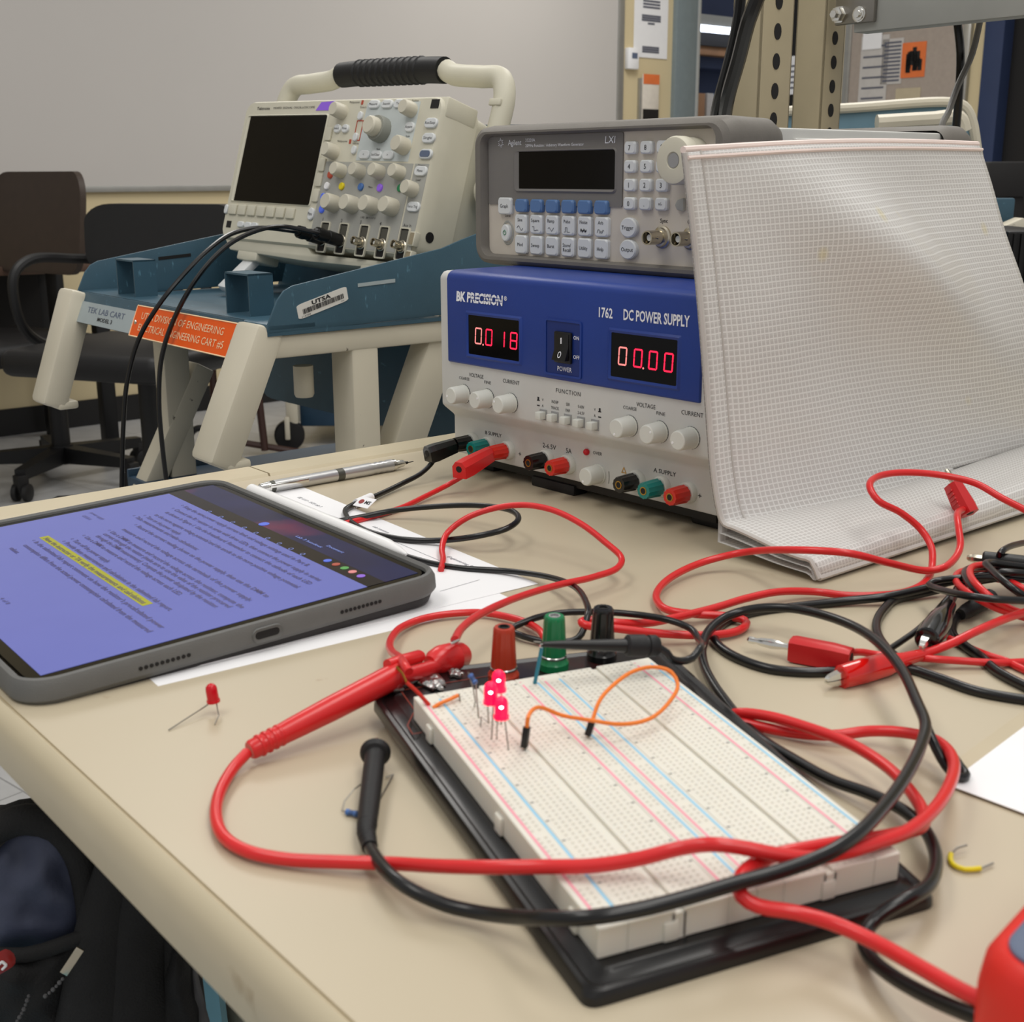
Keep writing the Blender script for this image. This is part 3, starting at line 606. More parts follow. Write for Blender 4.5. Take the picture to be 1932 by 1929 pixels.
for x in (0.1050, 0.1168, 0.1298, 0.1428, 0.1562):
    mb = MB(); mb.box(x-0.0036, -0.0004, 0.0560, x+0.0036, 0.0005, 0.0634); b = mb.build('button_well', 'print_grey', ps)
    mb = MB(); mb.box(x-0.0027, -0.0062, 0.0568, x+0.0027, 0.0, 0.0622, 0.0007); mb.build('push_button', 'knob_white', b)
mb = MB(); mb.ball((0.1372, 0.011, 0.0362), 0.0024, 1, 14); mb.build('over_lamp', 'led_red', ps)
def post(x, key, ring='brass'):
    y = 0.012; z = 0.0242
    mb = MB(); mb.turn([(0, 0.0072), (0.003, 0.0072), (0.0045, 0.0066)], (x, y, z), (0, -1, 0), 24); c = mb.build('binding_post', 'knob_white', ps)
    mb = MB(); mb.turn([(0, 0.0052), (0.001, 0.0062), (0.0125, 0.0058), (0.0145, 0.0055), (0.0145, 0.0026), (0.010, 0.0024)], (x, y-0.0045, z), (0, -1, 0), 24, 0.08); mb.build('post_cap', key, c)
    mb = MB(); mb.turn([(0, 0.0028), (0.0004, 0.0028), (0.0004, 0.0021), (0.0, 0.0020)], (x, y-0.0189, z), (0, -1, 0), 16, closed=(False, False)); mb.build('socket_ring', ring, c)
    mb = MB(); mb.turn([(0, 0.0022), (0.0002, 0.0022)], (x, y-0.0189, z), (0, -1, 0), 16); mb.build('socket_bore', 'dark_room', c)
for x, key in ((0.0133, 'post_black'), (0.0327, 'post_teal'), (0.0544, 'post_red'), (0.0966, 'post_black'), (0.1188, 'post_red'), (0.1855, 'post_black'), (0.2076, 'post_teal'), (0.2303, 'post_red')): post(x, key)

# ================================================================== WAVEFORM GENERATOR
DIALX = 0.2265
fg = thing('waveform_generator', 'grey function generator with bumper frame resting on the blue power supply', 'function generator', (-0.0306, 1.0341, 0.1555), rotm(-0.858))
def ringloops(y_list, rects):
    return [[(p[0], y, p[1]) for p in rrect(*r[:4], r[4], 6)] for y, r in zip(y_list, rects)]
mb = MB(); mb.loft(ringloops([0.060, 0.050, 0.012, 0.002, -0.001, -0.001, 0.003, 0.007],
    [(0.004, 0.003, 0.2575, 0.1005, .010), (0.0, -0.001, 0.2615, 0.1045, .013), (-0.001, -0.002, 0.2625, 0.1055, .014), (0.001, 0.0, 0.2605, 0.1035, .014), (0.005, 0.003, 0.2565, 0.1005, .012), (0.0105, 0.0055, 0.2505, 0.0990, .009), (0.0125, 0.0070, 0.2485, 0.0975, .007), (0.0130, 0.0072, 0.2480, 0.0972, .006)]), (False, False)); mb.build('front_bumper', 'fg_grey', fg)
mb = MB(); mb.loft(ringloops([0.262, 0.270, 0.292, 0.303, 0.306], [(0.004, 0.003, 0.2575, 0.1005, .010), (0.0, -0.001, 0.2615, 0.1045, .013), (0.0, -0.001, 0.2615, 0.1045, .014), (0.003, 0.002, 0.2585, 0.1015, .014), (0.010, 0.008, 0.2515, 0.0955, .01)]), (False, True)); mb.build('rear_bumper', 'fg_grey', fg)
mb = MB(); mb.box(0.008, 0.05, 0.0045, 0.2535, 0.27, 0.0985, 0.002); mb.build('body', 'fg_body', fg)
mb = MB(); mb.box(0.2535, 0.075, 0.078, 0.2575, 0.245, 0.092, 0.0015); mb.build('carrying_handle', 'fg_body', fg)
mb = MB(); mb.box(0.012, 0.0062, 0.0065, 0.249, 0.05, 0.098); mb.build('front_panel', 'fg_panel', fg)
mb = MB(); mb.prism(rrect(0.0136, 0.0457, 0.1612, 0.0970, 0.0012, 2), 0.0052, 0.0064, 'y'); dp = mb.build('dark_panel', 'fg_dark_panel', fg)
mb = MB(); fr = [(0.0445, 0.0548, 0.1560, 0.0868, .004), (0.0460, 0.0562, 0.1548, 0.0858, .003), (0.0510, 0.0582, 0.1545, 0.0850, .001)]
mb.loft(ringloops([0.0052, 0.0040, 0.0050], fr), (False, False)); mb.build('screen_bezel', 'fg_dark_panel', dp)
mb = MB(); mb.box(0.0508, 0.0046, 0.0580, 0.1546, 0.0051, 0.0851); mb.build('screen', 'lcd_glass', dp)
mb = MB(); mb.T = Matrix.Translation((0, 0.0049, 0))
for k in range(12):
    a = 2*PI*k/12+0.1; r0 = 0.0016; r1 = 0.0036 if k % 2 else 0.0028
    mb.tube([(0.0290+r0*math.cos(a), 0, 0.0922+r0*math.sin(a)), (0.0290+r1*math.cos(a), 0, 0.0922+r1*math.sin(a))], 0.00022, 4, smooth=False)
write(mb, 'Agilent', 0.0378, 0.0922, 0.0040, 'l', 0.0155); write(mb, '33220A', 0.0580, 0.0936, 0.0022, 'l', 0.0110); write(mb, '20MHz Function / Arbitrary Waveform Generator', 0.0580, 0.0896, 0.0021, 'l', 0.0640)
write(mb, 'LXI', 0.1435, 0.0921, 0.0048, 'l', 0.0105, shear=0.1)
mb.build('pale_lettering', 'print_white', dp)
def key(parent, x, z, w, h, mkey, label=None, lh=0.0026, name='key', d=0.0035, r=0.0022, y=0.0062, lz=0.0, deco=None):
    mb = MB(); L = ringloops([y, y-d*0.7, y-d], [(x-w/2, z-h/2, x+w/2, z+h/2, r), (x-w/2, z-h/2, x+w/2, z+h/2, r), (x-w/2+.0009, z-h/2+.0009, x+w/2-.0009, z+h/2-.0009, r)])
    mb.loft(L, (False, True)); mb.m = 1; mb.T = Matrix.Translation((0, y-d-0.0002, 0))
    if label:
        for i, s in enumerate(label.split('\n')): write(mb, s, x, z+lz-i*lh*1.35, lh, 'c', xs=0.95)
    if deco: mb.tube([(x+p[0], 0, z-0.0032+p[1]) for p in deco], 0.00018, 4, smooth=False)
    return mb.build(name, [mkey, 'print_black'], parent)
key(fg, 0.0352, 0.0446, 0.0158, 0.0128, 'key_white', 'Graph', 0.0027)
for i in range(6): key(fg, 0.0550+0.01745*i, 0.0452, 0.0132, 0.0098, 'key_blue', name='soft_key', d=0.0042)
sine = [(-.0034+.0068*k/12, .0017*math.sin(2*PI*k/12)) for k in range(13)]
sq = [(-.0034, .0015), (-.0012, .0015), (-.0012, -.0015), (.001, -.0015), (.001, -.001), (.0034, -.001)]
rmp = [(-.0032, .0006), (-.0018, .0014), (.0010, -.0014), (.0032, .0012)]; pls = [(-.003, -.0015), (-.0018, -.0015), (-.0018, .0018), (.0002, .0018), (.0002, -.0015), (.003, -.0015)]
noi = [(-.0032+.0004*k, (.0016 if k % 2 else -.0014)*(0.6+0.4*math.sin(k*2.3))) for k in range(17)]; arb = [(-.0034, -.001), (-.0024, .0014), (-.0012, .0012), (-.0004, -.0014), (.0006, .0006), (.0016, -.0014), (.0026, .0012), (.0034, .0004)]
for i, (s, d) in enumerate((('Sine', sine), ('Square', sq), ('Ramp', rmp), ('Pulse', pls), ('Noise', noi), ('Arb', arb))): key(fg, 0.0542+0.0177*i, 0.0315, 0.0136, 0.0142, 'key_white', s, 0.0025, lz=0.0030, deco=d)
for i, s in enumerate(('Mod', 'Sweep', 'Burst', 'Store/\nRecall', 'Utility', 'Help')): key(fg, 0.0542+0.0177*i, 0.0158, 0.0136, 0.0142, 'key_white', s, 0.0026, lz=0.0014 if '\n' in s else 0)
for r_, row in enumerate((('7', '8', '9'), ('4', '5', '6'), ('1', '2', '3'), ('0', '.', '+/-'))):
    for c, s in enumerate(row): key(fg, 0.1699+0.0152*c, 0.0862-0.0126*r_, 0.0112, 0.0086, 'key_white', s, 0.0034 if len(s) == 1 else 0.0024, name='number_key')
def oval(x, z, rx, rz, lab):
    mb = MB(); mb.loft([[(p[0], y, p[1]) for p in circ(x, z, rx+k, 28, rz+k)] for y, k in ((0.0062, 0), (0.0035, 0), (0.0026, -0.0008))], (False, True)); mb.m = 1; mb.T = Matrix.Translation((0, 0.0024, 0)); write(mb, lab, x, z, 0.0027, 'c'); mb.build('oval_key', ['key_white', 'print_black'], fg)
oval(0.1698, 0.0318, 0.0082, 0.0070, 'Trigger'); oval(0.1698, 0.0166, 0.0082, 0.0070, 'Output')
mb = MB(); mb.loft([[(p[0], y, p[1]) for p in circ(0.0357, 0.0240, 0.0052+k, 24, 0.0066+k)] for y, k in ((0.0062, 0), (0.0035, 0), (0.0028, -0.0008))], (False, True)); mb.m = 1
mb.tube([(0.0357+0.0017*math.cos(a), 0.0026, 0.0242+0.0017*math.sin(a)) for a in [PI/2+0.5+k*(2*PI-1.0)/10 for k in range(11)]], 0.00028, 4); mb.tube([(0.0357, 0.0026, 0.0245), (0.0357, 0.0026, 0.0264)], 0.00028, 4, smooth=False); mb.build('power_key', ['key_white', 'post_green'], fg)
mb = MB(); mb.loft([[(p[0], y, p[1]) for p in circ(0.0357, 0.0240, r, 28, r+0.002)] for y, r in ((0.0062, 0.0076), (0.0056, 0.0070), (0.0060, 0.0056))], (False, False)); mb.build('key_well', 'scope_grey', fg)
mb = MB(); mb.T = Matrix.Translation((0, 0.0060, 0)); write(mb, 'Local', 0.0358, 0.0372, 0.0021, 'c'); write(mb, 'Sync', 0.2011, 0.0373, 0.0027, 'c', bold=0.01); write(mb, 'Output', 0.2285, 0.0371, 0.0027, 'c', bold=0.01); mb.build('dark_lettering', 'print_black', fg)
def bnc(parent, x, y, z, d=(0, -1, 0), s=1.0, L=0.0165):
    mb = MB(); mb.turn([(0, 0.0078*s), (0.0015*s, 0.0078*s), (0.0022*s, 0.0066*s), (0.004*s, 0.0062*s), (0.0042*s, 0.0049*s), (L*s, 0.0049*s), (L*s, 0.0040*s), (L*s-0.008*s, 0.0040*s)], (x, y, z), d, 24); b = mb.build('bnc_connector', 'nickel', parent)
    F = frame((x, y, z), d); mb = MB(); mb.cyl(F @ Vector((L*s-0.006*s, -0.0062*s, 0)), F @ Vector((L*s-0.006*s, 0.0062*s, 0)), 0.0010*s, n=10); mb.build('bayonet_pin', 'nickel', b)
    mb = MB(); mb.turn([(0, 0.0022*s), (L*s-0.003*s, 0.0022*s), (L*s-0.003*s, 0.0008*s)], F @ Vector((0.0005, 0, 0)), d, 14); mb.build('insulator', 'knob_white', b)
    mb = MB(); mb.turn([(0, 0.0039*s), (0.0002, 0.0001)], F @ Vector((L*s-0.0078*s, 0, 0)), d, 14); mb.build('connector_bore', 'dark_room', b)
    return b
bnc(fg, 0.2005, 0.0062, 0.0262); bnc(fg, 0.2268, 0.0062, 0.0262)
mb = MB(); mb.turn([(0, 0.0150), (0.006, 0.0150), (0.0075, 0.0140), (0.009, 0.0138), (0.010, 0.0148), (0.012, 0.0157), (0.0185, 0.0157), (0.0205, 0.0148), (0.021, 0.0132), (0.0211, 0.0056), (0.0202, 0.0050), (0.0202, 0.0001)], (DIALX, 0.0062, 0.0770), (0, -1, 0), 40); kk = mb.build('rotary_dial', 'ivory', fg)
mb = MB(); mb.turn([(0, 0.0049), (0.0004, 0.0046)], (DIALX, 0.0062-0.0204, 0.0770), (0, -1, 0), 24); mb.build('finger_dimple', 'print_grey', kk)
mb = MB(); mb.prism([(0.2130, 0.0480), (0.2150, 0.0515), (0.2205, 0.0528), (0.2205, 0.0440), (0.2150, 0.0448)], 0.0032, 0.0062, 'y', 0.0006); mb.build('arrow_key', 'scope_grey', fg)
mb = MB(); mb.prism([(0.2410, 0.0480), (0.2390, 0.0515), (0.2335, 0.0528), (0.2335, 0.0440), (0.2390, 0.0448)], 0.0032, 0.0062, 'y', 0.0006); mb.build('arrow_key', 'scope_grey', fg)

# ================================================================== OSCILLOSCOPE
SR = rotm(-0.7662, -0.295, 0.0247); SO = Vector((-0.3796, 1.6624, 0.1445))
sc = thing('oscilloscope', 'cream four-channel oscilloscope tilted back on the blue lab cart', 'oscilloscope', SO, SR)
W, H = 0.377, 0.180
mb = MB(); mb.loft(ringloops([0.055, 0.022, 0.004, 0.0, 0.0], [(0.0, 0.0, W, H, .016), (0.0, 0.0, W, H, .016), (0.0005, 0.0005, W-.0005, H-.0005, .016), (0.003, 0.003, W-.003, H-.003, .014), (0.003, 0.003, W-.003, H-.003, .014)]), (True, True)); mb.build('front_bezel', 'scope_case', sc)
mb = MB(); mb.loft(ringloops([0.055, 0.056, 0.105, 0.132, 0.134], [(0.002, 0.002, W-.002, H-.002, .015), (0.004, 0.004, W-.004, H-.004, .014), (0.010, 0.008, W-.010, H-.006, .014), (0.016, 0.014, W-.016, H-.012, .012), (0.02, 0.018, W-.02, H-.016, .01)]), (False, True)); mb.build('rear_case', 'scope_case', sc)
mb = MB(); mb.loft(ringloops([-0.0002, -0.0018, 0.0040, 0.0040], [(0.0085, 0.0485, 0.1785, 0.1615, .004), (0.0115, 0.0500, 0.1770, 0.1600, .003), (0.0172, 0.0510, 0.1756, 0.1588, .002), (0.0172, 0.0510, 0.1756, 0.1588, .002)]), (False, False)); bz = mb.build('screen_bezel', 'scope_case', sc)
mb = MB(); mb.box(0.0168, -0.0010, 0.0506, 0.1760, -0.0004, 0.1592); mb.build('screen', 'lcd_glass', bz)
mb = MB(); mb.box(0.190, -0.0004, 0.004, 0.348, 0.0005, 0.104, 0.0); mb.box(0.351, -0.0004, 0.004, 0.374, 0.0005, 0.104); mb.build('channel_panel', 'scope_grey', sc)
mb = MB(); mb.box(0.246, -0.0004, 0.106, 0.338, 0.0005, 0.1735); mb.build('horizontal_panel', 'scope_pale_blue', sc)
def sknob(x, z, r, L, key='knob_cream', par=sc):
    mb = MB(); mb.turn([(0, r*1.04), (L*0.55, r*1.02), (L*0.9, r*0.97), (L, r*0.86)], (x, 0.0, z), (0, -1, 0), 30, 0.04); k = mb.build('knob', key, par)
    mb = MB(); mb.T = Matrix.Translation((0, -L-0.0001, 0))
    for i in range(15):
        a = 2*PI*i/15; mb.tube([(x+r*.80*math.cos(a), L*.3, z+r*.80*math.sin(a)), (x+r*.80*math.cos(a), 0, z+r*.80*math.sin(a))], 0.0003, 4, smooth=False)
    return k
for x, z, r in ((0.2035, 0.1625, 0.0088), (0.2035, 0.1150, 0.0088), (0.3275, 0.1635, 0.0085), (0.3285, 0.1225, 0.0096)): sknob(x, z, r, 0.016)
mb = MB(); mb.turn([(0, 0.0150), (0.010, 0.0150), (0.012, 0.0142)], (0.2830, 0.0, 0.1410), (0, -1, 0), 36, 0.03); big = mb.build('jog_ring', 'knob_grey', sc)
mb = MB(); mb.turn([(0.011, 0.0112), (0.021, 0.0108), (0.023, 0.0092)], (0.2830, 0.0, 0.1410), (0, -1, 0), 30, 0.04); mb.build('jog_knob', 'knob_cream', big)
for i in range(4):
    x = 0.2260+0.0349*i; sknob(x, 0.0925, 0.0082, 0.015); sknob(x, 0.0535, 0.0100, 0.017)
sknob(0.3580, 0.0745, 0.0085, 0.015)
def pill(x, z, w, h, key, name='button', lab=None, par=sc):
    mb = MB(); mb.loft(ringloops([0, -0.0022, -0.0030], [(x-w/2, z-h/2, x+w/2, z+h/2, min(w, h)/2.1), (x-w/2, z-h/2, x+w/2, z+h/2, min(w, h)/2.1), (x-w/2+.001, z-h/2+.0008, x+w/2-.001, z+h/2-.0008, min(w, h)/2.6)]), (False, True)); mb.m = 1; mb.T = Matrix.Translation((0, -0.0032, 0))
    if lab: write(mb, lab, x, z, h*0.28, 'c', min(w*.8, h*.28*len(lab)*.75))
    return mb.build(name, [key, 'print_black'], par)
for x, z, key in ((0.2055, 0.0880, 'dot_red'), (0.2035, 0.0745, 'paper'), (0.2315, 0.0750, 'wire_yellow'), (0.2665, 0.0752, 'resistor_blue'), (0.3005, 0.0752, 'dot_violet'), (0.3355, 0.0760, 'post_green'), (0.2010, 0.0615, 'dot_blue'), (0.2030, 0.0465, 'dot_blue')): pill(x, z, 0.0088, 0.0088, key, 'channel_button')
for x, s in ((0.2598, 'Measure'), (0.2830, 'Search'), (0.3045, 'Test')): pill(x, 0.1710, 0.0190, 0.0098, 'key_white', 'menu_key', s)
for x, s in ((0.2612, '<'), (0.2827, 'Set/Clear'), (0.3036, '>')): pill(x, 0.1125, 0.0188, 0.0098, 'key_white', 'menu_key', s)
for x, z, s in ((0.3642, 0.1488, 'Run/Stop'), (0.3654, 0.1322, 'Single'), (0.3664, 0.1145, 'Autoset'), (0.3640, 0.0957, 'Menu'), (0.3646, 0.0559, 'Force Trig')): pill(x, z, 0.0200, 0.0110, 'key_white', 'menu_key', s)
mb = MB(); mb.prism(rrect(0.3585, 0.1110, 0.3743, 0.1180, 0.003), -0.0036, -0.0030, 'y'); mb.build('autoset_patch', 'meter_grey', sc)
for x, z in ((0.2385, 0.158), (0.2380, 0.1330), (0.2400, 0.118)): pill(x, z, 0.008, 0.010, 'key_white', 'menu_key')
pill(0.2160, 0.1430, 0.012, 0.010, 'key_white', 'menu_key', 'Fine'); pill(0.2010, 0.1430, 0.012, 0.010, 'key_white', 'menu_key', 'Select'); pill(0.3300, 0.1445, 0.0150, 0.0110, 'key_white', 'menu_key', 'Acquire')
for z in (0.1365, 0.0995, 0.0813, 0.0625): 
    mb = MB(); mb.prism(rrect(0.1805, z-0.0078, 0.1915, z+0.0078, 0.0015), -0.0026, 0, 'y', 0.0007); mb.build('side_key', 'scope_case', sc)
for k in range(7):
    x = 0.0195+0.0206*k; mb = MB(); mb.prism(rrect(x-0.0082, 0.0325, x+0.0082, 0.0455, 0.0012), -0.0030, 0, 'y', 0.0008); mb.build('screen_key', 'scope_case', sc)
pill(0.1845, 0.0400, 0.0105, 0.0150, 'key_white', 'menu_key', 'Menu'); pill(0.0030+0.002, 0.0386, 0.007, 0.012, 'key_white', 'power_key')
mb = MB(); mb.box(0.0105, -0.0005, 0.0155, 0.0205, 0.0, 0.0240); mb.box(0.3560, -0.0005, 0.1655, 0.3690, 0.0, 0.1755); mb.build('usb_port', 'dark_room', sc)
for x in (0.044, 0.060, 0.074): pill(x, 0.0205, 0.014, 0.0075, 'key_white', 'menu_key')
mb = MB(); mb.T = Matrix.Translation((0, -0.0006, 0))
write(mb, 'Tektronix', 0.0265, 0.1695, 0.0036, 'l', 0.028, bold=0.01); write(mb, 'MIXED SIGNAL OSCILLOSCOPE', 0.062, 0.1697, 0.0024, 'l', 0.085)
for i in range(4): write(mb, str(i+1), 0.2085+0.0352*i, 0.0350, 0.0040, 'c')
write(mb, 'Aux In', 0.3600, 0.0352, 0.0034, 'c'); write(mb, 'Trigger', 0.3620, 0.1020, 0.0026, 'c'); write(mb, 'Level', 0.3620, 0.0860, 0.0026, 'c'); write(mb, 'Position', 0.3290, 0.1745, 0.0024, 'c'); write(mb, 'Scale', 0.3290, 0.1345, 0.0024, 'c'); write(mb, 'Multipurpose', 0.222, 0.1745, 0.0024, 'c'); write(mb, 'Multipurpose', 0.214, 0.1285, 0.0024, 'c'); write(mb, 'Intensity', 0.240, 0.126, 0.0022, 'c'); write(mb, 'Cursors', 0.2395, 0.1685, 0.0024, 'c'); write(mb, '1 MΩ  300 V CAT II', 0.290, 0.0405, 0.0022, 'c'); write(mb, 'Menu', 0.283, 0.0757, 0.0024, 'c'); write(mb, 'Mark', 0.283, 0.1195, 0.0022, 'c')
mb.build('dark_lettering', 'print_black', sc)
mb = MB(); mb.prism([(0.150, 0.1655), (0.158, 0.1755), (0.184, 0.1765), (0.176, 0.1655)], -0.0006, 0, 'y'); mb.build('violet_band', 'dot_violet', sc)
mb = MB(); mb.box(0.2335, -0.0006, 0.1290, 0.2345, 0, 0.1530); mb.box(0.2445, -0.0006, 0.1290, 0.2455, 0, 0.1530); mb.box(0.2335, -0.0006, 0.1290, 0.2455, 0, 0.1300); mb.box(0.2335, -0.0006, 0.1520, 0.2455, 0, 0.1530); mb.box(0.2345, -0.0008, 0.1715, 0.2375, 0, 0.1765); mb.box(0.2270, -0.0008, 0.1255, 0.2300, 0, 0.1305); mb.build('red_marks', 'dot_red', sc)
for i, x in enumerate((0.2170, 0.2520, 0.2895, 0.3245, 0.3590)):
    fr = [rrect(x-0.0085, -0.0045, x+0.0085, 0.0325, 0.002, 2), rrect(x-0.0070, -0.0030, x+0.0070, 0.0310, 0.0015, 2)]
    mb = MB(); mb.loft([[(p[0], 0.0, p[1]) for p in fr[0]], [(p[0], -0.0022, p[1]) for p in fr[0]], [(p[0], -0.0022, p[1]) for p in fr[1]], [(p[0], 0.0, p[1]) for p in fr[1]]], (False, False)); so = mb.build('input_surround', 'scope_case', sc)
    mb = MB(); mb.box(x-0.0070, -0.0006, -0.0030, x+0.0070, -0.0001, 0.0310); mb.m = 1; mb.box(x-0.0055, -0.0010, 0.0170, x+0.0055, -0.0006, 0.0295); mb.build('input_recess', ['dark_room', 'pen_dark'], so)
    b = bnc(sc, x, -0.0005, 0.0110, (0, -1, 0), 0.95, 0.015)
    b.parent = sc
for z in (0.0200, -0.0010):
    mb = MB(); mb.box(0.3705, -0.004, z-0.0075, 0.3800, 0.004, z+0.0085, 0.001); mb.m = 1; mb.box(0.3720, -0.0045, z-0.0060, 0.3785, -0.0038, z+0.0070); mb.build('probe_tab', ['scope_case', 'nickel'], sc)
# moulded chin under the screen and folding feet
mb = MB(); mb.prism([(0.004, 0.004), (0.180, 0.004), (0.194, -0.006), (0.377-0.004, -0.006), (0.372, -0.014), (0.185, -0.016), (0.022, -0.012)], 0.004, 0.060, 'y', 0.002); mb.build('chin', 'scope_case', sc)
for x in (0.062, 0.31):
    mb = MB(); mb.box(x-0.022, 0.004, -0.023, x+0.022, 0.04, -0.010, 0.003); f = mb.build('foot_block', 'scope_case', sc)
    a = Vector((x, 0.016, -0.020)); b = Vector((x-0.004, -0.016, -0.066)); F = frame(a, b-a, (1, 0, 0)); mb = MB(); mb.box(0, -0.005, -0.0115, (b-a).length, 0.005, 0.0115, 0.002, X=F); mb.build('tilt_foot', 'key_white', f)
mb = MB(); mb.turn([(0, 0.006), (0.0006, 0.006)], (0.377, 0.02, 0.028), (1, 0, 0), 16); mb.build('lock_hole', 'dark_room', sc)
mb = MB(); mb.box(0.345, 0.004, 0.158, 0.3778, 0.052, 0.1806, 0.003); mb.build('corner_cap', 'scope_case', sc)
# handle
hy = 0.070
hz = -0.010
hp = [(-0.018, hy+0.01, 0.100), (-0.018, hy, 0.150), (-0.017, hy, 0.212+hz), (-0.006, hy, 0.232+hz), (0.030, hy, 0.236+hz), (0.075, hy, 0.240+hz), (0.090, hy, 0.246+hz)]
hq = [(W-p[0], p[1], p[2]) for p in hp][::-1]
def oval_r(t): return 0.0125
mb = MB(); mb.tube(hp, 0.0125, 14, 0.004); mb.tube(hq, 0.0125, 14, 0.004); mb.tube([(0.085, hy, 0.245+hz), (W-0.085, hy, 0.245+hz)], 0.009, 10, smooth=False); hd = mb.build('handle', 'scope_case', sc)
mb = MB(); mb.T = Matrix.Translation((0, 0, hz)); mb.tube([(0.092, hy, 0.2455), (0.115, hy, 0.2465), (W/2, hy, 0.2470), (W-0.115, hy, 0.2465), (W-0.092, hy, 0.2455)], 0.0155, 18, 0.004)
for k in range(11): mb.turn([(-0.0022, 0.0154), (0, 0.0168), (0.0022, 0.0154)], (0.13+0.0115*k, hy, 0.2468), (1, 0, 0), 18)
mb.build('handle_grip', 'black_soft', hd)
for x in (-0.018, W+0.018): mb = MB(); mb.turn([(-0.013, 0.017), (-0.011, 0.019), (0.011, 0.019), (0.013, 0.017)], (x, hy+0.012, 0.098), (1, 0, 0), 22); mb.build('handle_pivot', 'scope_case', sc)
mb = MB(); mb.box(W+0.008, hy-0.014, 0.188, W+0.026, hy-0.010, 0.196, 0.0015); mb.build('handle_lug', 'scope_case', hd)

# ================================================================== LAB CART
CO = Vector((-0.5499, 1.5994, 0.0838)); CR = rotm(-0.8808); CW = 0.4914
cart = thing('lab_cart', 'blue and cream instrument cart with an orange sign carrying the oscilloscope', 'cart', CO, CR)
def cx_at(px, py, x0):                       # point of the cart's own plane x = x0, in cart coordinates
    n = CR @ Vector((1, 0, 0)); return CR.transposed() @ (on_plane(px, py, CO+n*x0, n)-CO)
def cy_at(px, py, y0):
    n = CR @ Vector((0, 1, 0)); return CR.transposed() @ (on_plane(px, py, CO+n*y0, n)-CO)
mb = MB(); mb.box(0.0, 0.0, -0.012, CW, 0.42, -0.008, 0.0); mb.box(0.0, 0.0, -0.008, CW, 0.055, 0.0, 0.002); mb.prism([(0.0, 0.0), (-0.0148, -0.0352), (-0.0118, -0.0365), (0.004, 0.0)], 0.0, CW-0.05, 'x'); mb.build('tray', 'cart_blue', cart)
def side(x, hand):
    P = [(0.0, -0.010), (0.0, -0.002), (0.012, 0.022), (0.020, 0.031), (0.030, 0.0355), (0.2123, 0.0645), (0.24, 0.073), (0.40, 0.115), (0.40, -0.002)]
    sl = [(0.098, 0.036), (0.098, 0.0305), (0.150, 0.0395), (0.150, 0.045)] if hand else None
    th = 0.003; mb = MB(); mb.prism(P, x-th, x, 'x', 0.0008)
    s = mb.build('side_panel', 'cart_blue', cart)
    mb = MB(); xs = (x-th-0.0006, x+0.0006); S = [(0.105, 0.0300), (0.1507, 0.0322), (0.1507, 0.0360), (0.105, 0.0335)]
    if not hand: S = [(0.1113, 0.0330), (0.1572, 0.0360), (0.1572, 0.0400), (0.1113, 0.0370)]
    mb.prism(S, xs[0], xs[1], 'x'); mb.build('slot', 'grey_label' if hand else 'dark_room', s)
    return s
side(0.003, False); rs = side(CW, True)
# asset sticker
P = [cx_at(px, py, CW+0.0004) for px, py in ((559, 577), (653, 540), (656, 566), (564, 604))]
y0, y1 = 0.0290, 0.0905
def stk(u, v): return Vector((CW+0.0005, P[0].y+(P[1].y-P[0].y)*u+(P[3].y-P[0].y)*v, P[0].z+(P[1].z-P[0].z)*u+(P[3].z-P[0].z)*v))
mb = MB(); mb.prism([(stk(u, v).y, stk(u, v).z) for u, v in rrect(0, 0, 1, 1, 0.12)], CW, CW+0.0006, 'x'); st = mb.build('asset_sticker', 'sticker', rs)
a = stk(0, 1); ux = (stk(1, 1)-a); uz = (stk(0, 0)-a); Wd = ux.length; Hd = uz.length; ux.normalize(); uz.normalize(); nx = Vector((1, 0, 0))
SX_ = Matrix(((ux.x, -nx.x, uz.x, a.x+0.0004), (ux.y, -nx.y, uz.y, a.y), (ux.z, -nx.z, uz.z, a.z), (0, 0, 0, 1)))
mb = MB(); write(mb, 'UTSA', Wd*0.48, Hd*0.79, Hd*0.26, 'c', Wd*0.38, X=SX_, bold=0.035); write(mb, 'Asset', Wd*0.88, Hd*0.13, Hd*0.08, 'c', X=SX_); write(mb, '113758', Wd*0.15, Hd*0.11, Hd*0.11, 'c', Wd*0.17, X=SX_)
x = 0.10
rb = random.Random(3)
while x < 0.90:
    w = rb.choice((0.006, 0.010, 0.016)); mb.box(Wd*x, -0.0001, Hd*0.26, Wd*(x+w), 0, Hd*0.60, X=SX_); x += w+rb.choice((0.006, 0.008, 0.012))
mb.build('sticker_print', 'print_black', st)
# brackets on the tray
def bracket(pts_px, label):
    return None
for bx in (0.084, 0.368):
    w, d, h = 0.052, 0.028, 0.043; y = 0.020
    mb = MB(); mb.box(bx, y, -0.004, bx+0.002, y+d, h); mb.box(bx, y, h-0.002, bx+w, y+d, h); mb.box(bx+w-0.002, y, -0.004, bx+w, y+d, h); mb.build('bracket', 'cart_blue', cart)
